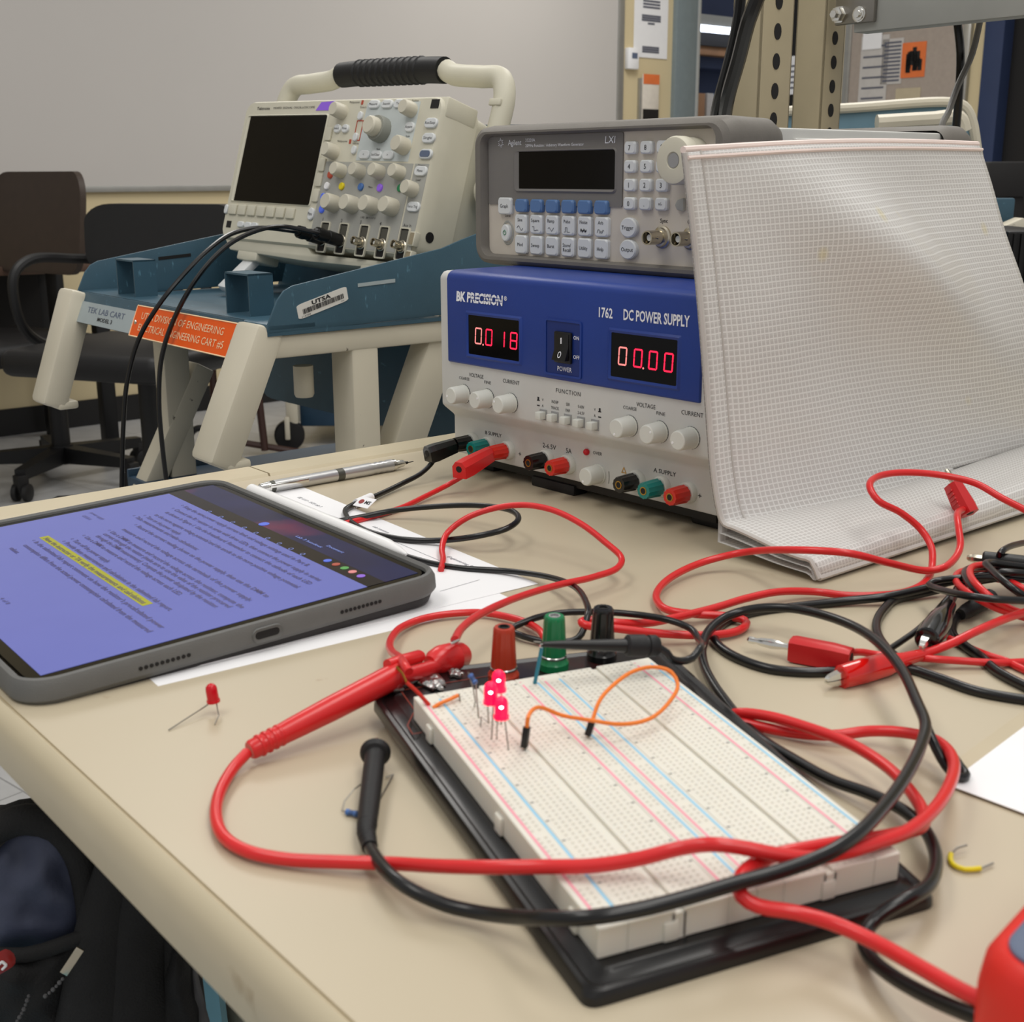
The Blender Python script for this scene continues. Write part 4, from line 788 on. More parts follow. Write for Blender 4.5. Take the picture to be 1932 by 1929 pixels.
# labels on the slanted front lip
LN_ = CR @ Vector((0, -1, 0.42)).normalized(); LU = Vector((0, 0.42, 1)).normalized()
def lip_at(px, py, off=0.0): return CR.transposed() @ (on_plane(px, py, CO+LN_*off, LN_)-CO)
def lip_frame(p):                            # rectangle frame on the lip: x along the lip, z up the slant
    return Matrix(((1, 0, 0, p[0]), (0, 0.922, LU.y, p[1]), (0, -0.387, LU.z, p[2]), (0, 0, 0, 1))), p[3], p[4]
def lip_rect(q, off):
    P = [lip_at(px, py, off) for px, py in q]; x0 = (P[0].x+P[3].x)/2; x1 = (P[1].x+P[2].x)/2
    zt = (P[0].dot(LU)+P[1].dot(LU))/2; zb = (P[2].dot(LU)+P[3].dot(LU))/2; o_ = Vector((0, -0.922, 0.387))*off+LU*zb
    return (x0, o_.y, o_.z, x1-x0, zt-zb)
lb = lip_rect(((153, 565), (258, 590), (246, 630), (143, 606)), 0.0012)
def quadplate(r, key, name, parent, th):
    X, w, h = lip_frame(r); mb = MB(); mb.box(0, 0, 0, w, th, h, X=X); return mb.build(name, key, parent)
lp = quadplate(lb, 'grey_label', 'maker_label', cart, 0.0012)
X_, w, h = lip_frame(lb)
X_ = X_ @ Matrix.Translation((0, -0.0003, 0))
mb = MB(); write(mb, 'TEK LAB CART', w*0.50, h*0.66, h*0.26, 'c', w*0.66, X=X_); mb.build('label_name', 'meter_grey', lp)
mb = MB(); write(mb, 'MODEL 3', w*0.52, h*0.30, h*0.17, 'c', w*0.26, X=X_, bold=0.02); mb.build('label_model', 'print_black', lp)
ob = lip_rect(((261, 573), (461, 617), (430, 676), (244, 632)), 0.0045)
op = quadplate(ob, 'orange_sign', 'orange_sign', cart, 0.0022)
X_, w, h = lip_frame(ob)
mb = MB(); mb.tube([X_ @ Vector(p) for p in ((0, 0, 0), (w, 0, 0), (w, 0, h), (0, 0, h), (0, 0, 0))], 0.0008, 4, smooth=False); mb.build('sign_bevel', 'sign_edge', op)
X_, w, h = lip_frame(ob)
X_ = X_ @ Matrix.Translation((0, -0.0004, 0))
mb = MB(); write(mb, 'UTSA DIVISION OF ENGINEERING', w*0.475, h*0.70, h*0.22, 'c', w*0.80, X=X_); write(mb, 'ELECTRICAL ENGINEERING CART #5', w*0.49, h*0.32, h*0.22, 'c', w*0.83, X=X_); mb.build('sign_lettering', 'sign_edge', op)
for u in (0.03, 0.97): mb = MB(); p = X_ @ Vector((w*u, 0, h*0.45)); mb.turn([(0, 0.003), (0.001, 0.0025)], p, (0, -1, 0), 12); mb.build('sign_screw', 'chrome', op)
# cream frame: front arms, beams, legs and braces, in planes just inside the side panels
def bar_yz(pts, xc, w, t, key, name, parent=cart, bev=0.004):   # flat bar following points (y, z) with half-width w, thickness t across x
    P = [Vector((0, a, b)) for a, b in pts]; d = [(P[min(i+1, len(P)-1)]-P[max(i-1, 0)]).normalized() for i in range(len(P))]
    n = [Vector((0, -q.z, q.y)) for q in d]
    poly = [(p+k*w).yz for p, k in zip(P, n)]+[(p-k*w).yz for p, k in reversed(list(zip(P, n)))]
    mb = MB(); mb.prism([(q[0], q[1]) for q in poly], xc-t/2, xc+t/2, 'x', bev); return mb.build(name, key, parent)
for xs, pA in ((CW-0.025, ((478, 668), (402, 878))), (0.010, ((135, 590), (92, 765)))):
    a = cx_at(*pA[0], xs); b = cx_at(*pA[1], xs)
    bar_yz([(a.y+0.010, a.z+0.026), (b.y, b.z)], xs, 0.016, 0.048, 'cart_cream', 'front_arm', cart, 0.006)
    e = Vector((0, b.y, b.z)); dd = Vector((0, b.y-a.y, b.z-a.z)).normalized()
    mb = MB(); mb.box(xs-0.0238, b.y+0.004, b.z-0.004, xs+0.0238, b.y+0.030, b.z+0.006, 0.003); mb.build('arm_lip', 'cart_cream', cart)
    bar_yz([(a.y-0.002, -0.0235), (0.30, -0.0235)], xs, 0.0115, 0.044, 'cart_cream', 'beam', cart, 0.003)
for xs, top, bot in ((CW-0.025, (668, 640), (662, 838)),):
    a = cx_at(*top, xs); b = cx_at(*bot, xs); bar_yz([(a.y, -0.010), (a.y, -0.60)], xs, 0.0165, 0.042, 'cart_cream', 'leg', cart, 0.003)
xs = 0.035; a = cx_at(322, 660, xs); bar_yz([(a.y, -0.036), (a.y, -0.60)], xs, 0.018, 0.032, 'cart_cream', 'leg', cart, 0.003)
mb = MB()
for k in range(6): q = cx_at(329, 770+36*(k-1), xs-0.0165); mb.turn([(0, 0.0035), (0.0006, 0.0035)], (xs-0.018, a.y-0.004, -0.11-0.042*k), (-1, 0, 0), 10)
mb.build('leg_hole', 'dark_room', cart)
# braces
for xs, A, B, wd in ((CW-0.025, (846, 575), (765, 812), 0.020), (0.06, (690, 615), (752, 806), 0.016), (0.035, (378, 690), (292, 890), 0.014)):
    a = cx_at(*A, xs); b = cx_at(*B, xs); d = (b-a); b2 = a+d*1.25
    bar_yz([(a.y, a.z), (b2.y, b2.z)], xs, wd, 0.034, 'cart_cream', 'brace', cart, 0.003)
q = cx_at(571, 675, CW-0.05); mb = MB(); mb.turn([(0, 0.0105), (0.030, 0.0105), (0.033, 0.009)], (CW-0.05, q.y, -0.052), (0, 0, -1), 18); mb.build('bumper_peg', 'cart_cream', cart)
# lower shelf and rear panel
q = Vector((0, 0, -0.247))
mb = MB(); mb.box(0.0, 0.045, q.z-0.03, CW, 0.48, q.z, 0.003); mb.build('lower_shelf', 'cart_blue_dark', cart)
mb = MB(); a = cx_at(250, 905, 0.01); mb.box(0.0, 0.045, -0.277, 0.006, 0.20, -0.238, 0.002); mb.build('shelf_side', 'cart_blue_dark', cart)
# the tall blue back rest behind the oscilloscope (leans with it)
XS = Matrix.Translation(SO) @ SR.to_4x4(); XC = (Matrix.Translation(CO) @ CR.to_4x4()).inverted() @ XS
mb = MB(); mb.loft([[(p[0], y, p[1]) for p in rrect(-0.050, -0.19, 0.430, 0.194, 0.04)] for y in (0.140, 0.152)], X=XC); mb.build('back_rest', 'cart_blue', cart)
for k, (px, py) in enumerate(((120, 1000), (300, 1000))): pass
for (xx, yy) in ((0.03, 0.0), (CW-0.03, 0.0), (0.03, 0.42), (CW-0.03, 0.42)):
    z0 = -(CO.z+TZ); mb = MB(); mb.box(xx-0.018, yy-0.018, z0+0.09, xx+0.018, yy+0.018, q.z-0.04, 0.003); l = mb.build('caster_leg', 'cart_cream', cart)
    mb = MB(); mb.turn([(-0.013, 0.044), (-0.010, 0.05), (0.010, 0.05), (0.013, 0.044)], (xx, yy+0.02, z0+0.05), (1, 0, 0), 24); mb.build('caster', 'caster_black', l)

# probe cables running from the oscilloscope down behind the bench
def scope_pt(x, y, z): return XS @ Vector((x, y, z))
t = thing('probe_cable', 'black probe plug and cable on the first oscilloscope input, the upper of two', 'cable', (0, 0, 0))
t2 = thing('probe_cable', 'black probe plug and cable on the second oscilloscope input, the lower of two', 'cable', (0, 0, 0))
for tt, xi, offs in ((t, 0.2170, 0), (t2, 0.2520, 1)):
    a = scope_pt(xi, -0.004, 0.0110); b = scope_pt(xi, -0.030, 0.0108); d = (b-a).normalized()
    mb = MB(); mb.turn([(0, 0.0075), (0.018, 0.0078), (0.0185, 0.0068), (0.026, 0.0068), (0.0265, 0.0078), (0.034, 0.0074)], a, d, 20, 0.04); mb.build('plug', 'black_plastic', tt)
    bx_ = scope_pt(xi, -0.038, 0.0112)
    if not offs: path = [(560, 437), (495, 430), (440, 440), (395, 470), (345, 520), (300, 575), (262, 640), (240, 720), (233, 800), (230, 900), (229, 1000)]
    else: path = [(600, 440), (540, 428), (500, 431), (450, 450), (410, 480), (365, 535), (325, 610), (304, 680), (300, 760), (306, 840), (316, 930), (322, 1010)]
    n = len(path); PP = [bx_]
    for i, (px, py) in enumerate(path): f = i/(n-1); PP.append(atY(px, py, bx_.y*(1-min(1, f*2.2))+1.34*min(1, f*2.2) if i else bx_.y-0.02))
    mb = MB(); mb.tube(PP, 0.0026, 8, 0.006); mb.build('cable', 'lead_black', tt)
    mb = MB(); mb.tube([a+d*0.033, bx_, PP[1]*0.9+bx_*0.1], 0.0055, 10, 0.003, rad=lambda f: 0.0062-0.0026*f); mb.build('strain_relief', 'black_soft', tt)

# ================================================================== FURNITURE BEHIND
def floor_at(px, py): return at(px, py, FLOOR)
def swivel_base(parent, X, hub, rad, key, angs, hcol):
    mb = MB(); mb.cyl((0, 0, 0.06), (0, 0, 0.12), 0.045, 0.038, X=X); mb.cyl((0, 0, 0.12), (0, 0, hcol), 0.030, X=X); mb.build('column', key, parent)
    for a in angs:
        e = Vector((rad*math.cos(a), rad*math.sin(a), 0.085)); F = frame((0, 0, 0.09), e-Vector((0, 0, 0.09)))
        mb = MB(); mb.loft([[F @ Vector((s*rad, w*u, h*v)) for u, v in ((-1, -1), (1, -1), (1, 1), (-1, 1))] for s, w, h in ((0.05, 0.026, 0.028), (1.0, 0.018, 0.016))], X=X); l = mb.build('base_arm', key, parent)
        mb = MB()
        for o in (-0.018, 0.018): mb.turn([(-0.010, 0.022), (-0.007, 0.028), (0.007, 0.028), (0.010, 0.022)], Vector((e.x, e.y, 0.028))+Vector((-math.sin(a), math.cos(a), 0))*o, (-math.sin(a), math.cos(a), 0), 16, X=X)
        mb.box(e.x-0.018, e.y-0.018, 0.03, e.x+0.018, e.y+0.018, 0.085, 0.004, X=X); mb.build('caster', 'caster_black', l)
# brown chair, at the desk
p = floor_at(122, 905); t = thing('swivel_chair', 'brown-backed swivel chair at the left in front of the whiteboard', 'chair', p, rotm(-0.62))
I4 = None
swivel_base(t, None, None, 0.29, 'chair_black', [0.2+2*PI*k/5 for k in range(5)], 0.42)
def shell(parent, name, key, w0, w1, z0, z1, y, bow, th=0.022, rc=0.07):
    loops = []
    N = 14
    for f in (0.0, 1.0):
        l = []
        for (u, v) in rrect(-1, 0, 1, 1, 0.28, 6):
            w = w0+(w1-w0)*v; xx = u*w; l.append((xx, y+bow*(u*u)*-1+f*th+0.05*v, z0+(z1-z0)*v))
        loops.append(l)
    mb = MB(); mb.loft(loops); return mb.build(name, key, parent)
def zpix(py, Y): return atY(600, py, Y).z
ztop = zpix(322, p.y)+TZ; zbot = zpix(482, p.y)+TZ
shell(t, 'backrest', 'chair_brown', 0.25, 0.235, zbot-0.05, ztop, -0.02, 0.03)
mb = MB(); mb.box(-0.24, -0.40, 0.43, 0.24, 0.05, 0.50, 0.03, 3); mb.build('seat', 'chair_black', t)
mb = MB(); mb.box(-0.03, 0.02, 0.42, 0.03, 0.05, zbot+0.05, 0.006); mb.build('back_post', 'chair_black', t)
# black office chair
p = Vector((-1.0, 3.42, FLOOR)); t = thing('office_chair', 'black office chair with a loop armrest behind the lab cart', 'chair', p, rotm(-0.35))
swivel_base(t, None, None, 0.30, 'chair_black', [0.9+2*PI*k/5 for k in range(5)], 0.44)
zt = zpix(386, p.y)+TZ; zb = zpix(505, p.y)+TZ
shell(t, 'backrest', 'chair_black', 0.215, 0.245, zb-0.02, zt, 0.10, 0.05, 0.05)
mb = MB(); mb.box(-0.245, -0.30, zpix(690, p.y)+TZ, 0.245, 0.17, zpix(640, p.y)+TZ, 0.03, 3); mb.build('seat', 'chair_black', t)
zs = zpix(660, p.y)+TZ
for sx in (-1, 1):
    mb = MB(); mb.tube([(sx*0.20, 0.16, zs), (sx*0.29, 0.02, zs-0.01), (sx*0.30, -0.12, zs+0.06), (sx*0.30, -0.14, zb-0.02), (sx*0.295, -0.08, zb+0.02), (sx*0.27, 0.08, zb+0.015), (sx*0.22, 0.13, zb+0.01)], 0.014, 10, 0.01); mb.build('armrest', 'chair_black', t)
mb = MB(); mb.box(-0.04, 0.10, zs-0.05, 0.04, 0.14, zb+0.1, 0.006); mb.build('back_post', 'chair_black', t)
mb = MB(); mb.box(-0.10, -0.10, zs-0.075, 0.10, 0.08, zs-0.02, 0.01); mb.tube([(-0.1, 0, zs-0.05), (-0.24, -0.06, zs-0.05)], 0.007, 8, smooth=False); mb.build('tilt_mechanism', 'black_soft', t)
# brown desk behind the chairs
t = thing('desk', 'dark brown desk at the left edge behind the black office chair', 'desk', (0, 0, 0))
zz = -0.062
mb = MB(); mb.box(-2.0, -0.72, zz-0.03, -0.26, -0.04, zz, 0.004, X=WX); mb.build('desktop', 'desk_brown', t)
for xx in (-1.92, -0.34):
    for yy in (-0.66, -0.10): mb = MB(); mb.box(xx-0.025, yy-0.025, FLOOR, xx+0.025, yy+0.025, zz-0.03, 0.003, X=WX); mb.build('leg', 'chair_black', t)
mb = MB(); mb.box(-1.9, -0.14, zz-0.30, -0.36, -0.11, zz-0.03, X=WX); mb.build('modesty_panel', 'dark_room', t)
# brown tubular stool with a hooked foot, behind the cart
p0 = floor_at(500, 860); Y = p0.y
t = thing('tube_frame_chair', 'brown tubular chair frame standing beyond the lab cart', 'chair', (0, 0, 0))
for (A, B) in (((476, 650), (500, 850)), ((398, 660), (412, 870))):
    a = atY(*A, Y); b = atY(*B, Y); mb = MB(); mb.tube([a, b], 0.014, 8, smooth=False); mb.build('leg', 'tube_brown', t)
mb = MB(); mb.tube([atY(455, 835, Y), atY(560, 852, Y+.02), atY(600, 858, Y+0.05)], 0.012, 8); mb.build('foot_rail', 'tube_brown', t)
mb = MB(); mb.tube([atY(360, 870, Y), atY(357, 830, Y), atY(366, 812, Y), atY(380, 808, Y), atY(392, 815, Y)], 0.012, 8); mb.build('hooked_foot', 'chair_black', t)
mb = MB(); a = atY(395, 655, Y); b = atY(490, 650, Y); mb.box(a.x, Y-0.2, a.z, b.x+0.05, Y+0.2, a.z+0.05, 0.01); mb.build('seat', 'chair_brown', t)
# second lab cart far behind
p0 = floor_at(560, 848); Y = p0.y
t = thing('equipment_cart', 'dark blue equipment cart on casters standing far behind the cream cart legs', 'cart', (0, 0, 0))
a = atY(565, 690, Y+0.1); b = atY(720, 800, Y+0.1)
mb = MB(); mb.box(a.x, Y+0.05, b.z, b.x+0.35, Y+0.55, a.z, 0.01); mb.build('cabinet', 'cart_blue_dark', t)
c = atY(552, 770, Y)
mb = MB(); mb.box(c.x-0.022, Y-0.022, FLOOR+0.10, c.x+0.022, Y+0.022, atY(560, 628, Y).z, 0.004); l = mb.build('leg', 'cart_cream', t)
mb = MB(); mb.turn([(-0.02, 0.05), (-0.014, 0.056), (0.014, 0.056), (0.02, 0.05)], (c.x-0.015, Y-0.005, FLOOR+0.056), (0.15, -1, 0), 26); w = mb.build('caster', 'caster_black', l)
mb = MB(); mb.box(c.x-0.024, Y-0.050, FLOOR+0.045, c.x-0.006, Y-0.036, FLOOR+0.13, 0.004); mb.build('fork', 'cart_cream', w)
mb = MB(); a = atY(735, 640, Y+0.1); mb.box(a.x-0.04, Y+0.0, FLOOR+0.1, a.x+0.04, Y+0.05, 0.1, 0.004); mb.build('leg', 'post_tan', t)
mb = MB(); a = atY(700, 600, Y); mb.tube([atY(712, 585, Y), atY(735, 600, Y), atY(735, 625, Y), atY(705, 632, Y)], 0.012, 8); mb.build('grab_handle', 'paper_grey', t)
mb = MB(); a = atY(570, 672, Y-0.05); b = atY(700, 690, Y-0.05); mb.box(a.x, Y-0.06, b.z, b.x+0.3, Y+0.5, a.z, 0.004); mb.build('top_shelf', 'cart_cream', t)

# ================================================================== THINGS BEHIND THE GENERATOR, RIGHT
Yc = 1.95
t = thing('rear_cart', 'blue equipment cart with a cream rim, seen behind the waveform generator and the posts', 'cart', (0, 0, 0))
def rim(px, py): return atY(px, py, Yc)
P = [rim(1380, 222), rim(1440, 213), rim(1600, 204), rim(1790, 193), rim(1818, 200), rim(1832, 222), rim(1846, 300), rim(1860, 360)]
mb = MB(); mb.tube(P, 0.0075, 10, 0.006); mb.build('rim', 'cart_cream', t)
mb = MB(); Q = [(p.x, p.z) for p in P]; Q = Q+[(Q[-1][0], -0.25), (Q[0][0], -0.25)]; mb.prism(Q, Yc+0.002, Yc+0.03, 'y'); mb.build('back_panel', 'rear_blue', t)
mb = MB(); mb.tube([rim(1640, 234)-Vector((0, .04, 0)), rim(1740, 228)-Vector((0, .04, 0)), rim(1790, 226)-Vector((0, .04, 0)), rim(1800, 250)-Vector((0, .04, 0))], 0.012, 10); mb.build('handle', 'cart_cream', t)
mb = MB(); mb.box(rim(1400, 300).x, Yc, FLOOR, rim(1420, 300).x, Yc+0.03, -0.2); mb.box(rim(1830, 300).x, Yc, FLOOR, rim(1850, 300).x, Yc+0.03, -0.2); mb.build('leg', 'cart_cream', t)
Yd = 2.3
t = thing('storage_cart', 'teal panel of a cart with a cream arm at the right edge beside the pouch', 'cart', (0, 0, 0))
a = atY(1868, 374, Yd); b = atY(1912, 424, Yd); mb = MB(); mb.box(a.x-0.1, Yd, b.z, b.x, Yd+0.02, a.z, 0.004); mb.build('panel', 'cart_blue', t)
a = atY(1896, 412, Yd-.02); b = atY(1926, 440, Yd-.02); mb = MB(); mb.prism([(a.x-.02, b.z), (b.x, b.z), (b.x-0.008, a.z), (b.x-0.014, a.z+0.002), (a.x-.02, a.z-0.014)], Yd-0.06, Yd-0.02, 'y', 0.002); mb.build('arm', 'cart_cream', t)
a = atY(1880, 424, Yd); mb = MB(); mb.box(a.x-0.08, Yd, FLOOR, a.x-0.04, Yd+0.04, a.z, 0.003); mb.box(a.x+0.04, Yd, FLOOR, a.x+0.08, Yd+0.04, a.z, 0.003); mb.build('leg', 'cart_cream', t)
t = thing('equipment_case', 'black ribbed case at the right edge below the teal cart panel', 'case', (0, 0, 0))
a = atY(1902, 436, 1.9); b = atY(1990, 560, 1.9); mb = MB(); mb.box(a.x, 1.9, b.z-0.1, b.x, 2.1, a.z, 0.004)
for k in range(6): mb.box(a.x+0.008+k*0.011, 1.895, b.z-0.1, a.x+0.012+k*0.011, 1.9, a.z-0.004)
mb.build('body', 'black_plastic', t)
mb = MB(); mb.box(a.x, 1.92, FLOOR, b.x, 2.08, b.z-0.1); mb.build('pedestal', 'dark_room', t)
t = thing('dark_monitor', 'dark monitor back seen in front of the doorway at the right edge', 'monitor', (0, 0, 0))
a = atY(1868, 305, 3.4); b = atY(1990, 372, 3.4); mb = MB(); mb.box(a.x, 3.4, b.z, b.x, 3.45, a.z, 0.006); mb.build('housing', 'dark_room', t)
mb = MB(); mb.box(a.x+0.05, 3.41, FLOOR, a.x+0.10, 3.44, b.z); mb.build('stand', 'dark_room', t)
# cables hanging by the uprights
def hang(label, pts, r, key):
    t = thing('hanging_cable', label, 'cable', (0, 0, 0)); mb = MB(); mb.tube([atY(px, py, Y) for px, py, Y in pts], r, 10, 0.01); mb.build('cable', key, t)
hang('thin black cable hanging left of the nearer tan upright', [(1440, -700, 1.06), (1420, -300, 1.08), (1402, -60, 1.10), (1392, 40, 1.11), (1374, 120, 1.12), (1355, 190, 1.13), (1347, 240, 1.16), (1344, 420, 1.22)], 0.0046, 'lead_black')
hang('thick black cable hanging beside the nearer tan upright', [(1490, -700, 1.04), (1470, -300, 1.05), (1440, -40, 1.06), (1412, 40, 1.07), (1394, 110, 1.09), (1374, 180, 1.11), (1366, 240, 1.15), (1362, 420, 1.22)], 0.0062, 'lead_black')
hang('black cable hanging from the grey shelf in front of the pinboard', [(1806, 40, 1.45), (1812, 100, 1.45), (1809, 180, 1.46), (1803, 260, 1.48), (1800, 420, 1.5)], 0.0046, 'lead_black')
hang('grey cable slanting down from the grey shelf to the generator', [(1850, 36, 1.44), (1835, 100, 1.44), (1808, 160, 1.42), (1790, 210, 1.38), (1776, 245, 1.32), (1770, 330, 1.30)], 0.0034, 'lead_grey')

# ================================================================== TABLET, PAPER, STYLUS, PENCIL
TR_ = at(822, 1083, 0.0175); TL_ = at(407, 908, 0.0175); BR_ = at(76.5, 1316, 0.0100)
ax = (TR_-TL_).normalized(); TWd = (TR_-TL_).length; dn = (BR_-TR_); dn = dn-ax*dn.dot(ax)*0.55; THt = dn.length*1.0; dn.normalize(); nz_ = ax.cross(-dn).normalized(); ay = nz_.cross(ax)
TRm = Matrix((ax, ay, nz_)).transposed()
tb = thing('tablet', 'tablet in a grey protective case showing a lab handout on its screen', 'tablet', TL_, TRm)    # local: x along the tool-bar side, y up the page, z out of the glass
rim = 0.0042; c0 = 0.0105
def rl(z, g, r): return [(p[0], p[1], z) for p in rrect(-g, -THt-g, TWd+g, g, r, 7)]
mb = MB(); mb.loft([rl(-c0, rim-0.001, .017), rl(-c0+0.0025, rim+0.0008, .018), rl(-0.002, rim+0.0006, .018), rl(0.0012, rim-0.001, .017), rl(0.0018, rim-0.0025, .0155), rl(0.0006, 0.0002, .0135), rl(-0.0012, -0.0002, .013)], (True, False)); cs = mb.build('case', 'case_grey', tb)
mb = MB(); mb.loft([[(p[0], p[1], z) for p in rrect(0.002, -THt+0.002, TWd-0.002, -0.002, 0.012, 6)] for z in (-0.0012, -0.0003)]); gl = mb.build('screen_glass', 'black_glass', tb)
mb = MB(); mb.loft([rl(-c0-0.0045, rim-0.003, .015), rl(-c0-0.0004, rim-0.0015, .016)]); mb.build('folio_cover', 'case_dark', tb)
def tloc(px, py):
    q = on_plane(px, py, TL_, nz_); return TRm.transposed() @ (q-TL_)
# page, highlight, tool bars
dTL = tloc(309, 931); dTR = tloc(713, 1111); dBR = tloc(101, 1297)
ptop = (dTL.y+dTR.y)/2; pl = 0.008; pr = TWd-0.008; pb = -THt+0.008
mb = MB(); mb.box(pl, pb, -0.0003, pr, ptop, -0.0001); pg = mb.build('document_page', 'doc_page', gl)
mb = MB(); mb.box(pl, ptop, -0.0003, pr, ptop+0.011, -0.0001); mb.build('tool_bar', 'tool_bar', gl)
mb = MB(); mb.box(pl, ptop+0.011, -0.0003, pr, -0.006, -0.0001); mb.build('app_bar', 'app_bar', gl)
LINES = [('Keep the same power supply current limit and voltage settings used in Part B.', (345, 957), (588, 1067), 1),
 ('Connect the R1 resistor in series with three LEDs, then connect the power supply in series', (326, 963), (612, 1094), 1),
 ('as shown in Figure 1. Use the breadboard. Remember to connect the cathode of each LED', (308, 968), (595, 1100), 0),
 ('to the more negative voltage potential and the anode to the more positive voltage potential.', (290, 972), (570, 1108), 0),
 ('Turn on the power supply.', (275, 976), (345, 1008), 1),
 ('Take measurements and make calculations:', (256, 976), (376, 1037), 1),
 ('Record the current reading shown on the power supply, then use the DMM to', (256, 994), (513, 1125), 1),
 ('measure and record the voltage across the terminals of the power supply.', (237, 998), (472, 1135), 0),
 ('Use a DMM to measure and record the voltage across the resistor, compute the', (218, 1002), (452, 1149), 1),
 ('current through the resistor (make sure to use the value of the resistor procured', (199, 1007), (434, 1146), 0),
 ('through the DMM measurement). Compute the power dissipated by the resistor.', (179, 1012), (417, 1145), 0),
 ('Use a DMM to measure and record the voltage across each LED.', (160, 1014), (346, 1122), 1),
 ('Turn off the power supply.', (140, 1020), (208, 1061), 1),
 ('Provide these measurements and calculations in the submitted lab report.', (122, 1025), (328, 1151), 1),
 ('Have the instructor or TA verify the measurements and calculations', (84, 1016), (276, 1138), 2),
 ("In the submitted lab report comment on how the resistor's precalculated power", (62, 1024), (316, 1183), 1),
 ('consumption differs from the actual power consumption calculated from the measured', (40, 1030), (293, 1190), 0),
 ('values.', (20, 1034), (37, 1044), 0)]
mb = MB(); mb.T = Matrix.Translation((0, 0, 0.0001))
for s, a, b, bl in LINES:
    A = tloc(*a); B = tloc(*b); write(mb, s, A.x, (A.y+B.y)/2, 0.0031, 'l', B.x-A.x, X=FLAT, bold=0.012)
    if bl == 1: mb.loft([[(A.x-0.004+r*math.cos(2*PI*i/10), (A.y+B.y)/2+r*math.sin(2*PI*i/10), 0) for i in range(10)] for r in (0.0009, 0.0006)], (False, False))
    if bl == 2: hy_ = (A.y+B.y)/2; hx = (A.x-0.004, B.x+0.003)
A = tloc(181, 972); write(mb, 'power supply', A.x-0.008, A.y, 0.0026, 'l', 0.022, X=FLAT, shear=0.2); write(mb, '0.018 A', A.x-0.004, A.y-0.0065, 0.0026, 'l', 0.012, X=FLAT, shear=0.2)
A = tloc(14, 1138); write(mb, '4 of 8', A.x-0.004, A.y, 0.0022, 'c', 0.012, X=FLAT)
mb.build('document_text', 'screen_ink', pg)
mb = MB(); mb.box(hx[0], hy_-0.0026, -0.0001, hx[1], hy_+0.0030, 0.00002); mb.build('highlight', 'highlight', pg)
for px, py, k in ((618, 1058, 'dot_blue'), (634, 1065, 'dot_red'), (650, 1072, 'dot_green'), (665, 1079, 'dot_pink'), (681, 1087, 'dot_violet')):
    q = tloc(px, py); mb = MB(); mb.prism(circ(q.x, q.y, 0.0024, 14), -0.0001, 0.0001, 'z'); mb.build('colour_swatch', k, gl)
mb = MB(); q = tloc(498, 989); mb.prism(circ(q.x, q.y, 0.0034, 16), -0.0001, 0.0001, 'z'); mb.build('tool_button', 'dot_blue', gl)
mb = MB(); mb.T = Matrix.Translation((0, 0, 0.0001))
for k in range(9):
    x = tloc(395+k*22, 966+k*10); mb.loft([[(x.x+r*math.cos(2*PI*i/8), x.y+r*math.sin(2*PI*i/8), 0) for i in range(8)] for r in (0.0016, 0.0012)], (False, False))
q = tloc(560, 1012); write(mb, 'Lab 3 handout', q.x, q.y, 0.0022, 'l', 0.030, X=FLAT); q = tloc(618, 1030); write(mb, 'Document', q.x, q.y, 0.0022, 'l', 0.018, X=FLAT)
mb.bak = None; mb.build('tool_icons', 'screen_pale', gl)
# speaker holes and charging port in the short side of the case (faces along +x)
xf = TWd+rim+0.0009
def sidey(px, py): q = on_plane(px, py, TL_+ax*xf, ax); return (TRm.transposed() @ (q-TL_)).y
for (a, b) in (((268, 1281), (358, 1252)), ((646, 1160), (717, 1138))):
    mb = MB(); ya, yb = sidey(*a), sidey(*b)
    for k in range(10): mb.turn([(0, 0.0010), (0.0002, 0.0010)], (xf-0.0001, ya+(yb-ya)*k/9, -0.0045), (1, 0, 0), 10)
    mb.build('speaker_grille', 'dark_room', cs)
yu = sidey(506, 1203)
mb = MB(); L = lambda r, x: [(x, yu+p[0], -0.0048+p[1]) for p in rrect(-0.0075-r, -0.0030-r, 0.0075+r, 0.0030+r, 0.0029+r, 6)]
mb.loft([L(0.0009, xf-0.0004), L(0.0006, xf+0.0005), L(-0.0004, xf-0.0001), L(-0.0009, xf-0.0006)], (False, False)); mb.m = 1; mb.loft([L(-0.0010, xf-0.0002), L(-0.0012, xf-0.0001)]); mb.build('charging_port', ['case_grey', 'dark_room'], cs)
# stylus along the tool-bar side
a = tloc(470, 928); b = tloc(737, 1041)
t = thing('stylus', 'white stylus resting along the long edge of the grey tablet case', 'stylus', TL_, TRm)
yS = 0.0085
mb = MB(); mb.tube([(a.x-0.005, yS, -0.001), (a.x+0.03, yS, -0.001), (b.x-0.012, yS, -0.001)], 0.0046, 16, 0.01, rad=lambda f: 0.0046); mb.build('barrel', 'stylus_white', t)
mb = MB(); mb.turn([(0, 0.0046), (0.012, 0.0030), (0.0185, 0.0014), (0.020, 0.0006)], (b.x-0.012, yS, -0.001), (1, 0, 0), 16); mb.build('tip', 'stylus_white', t)
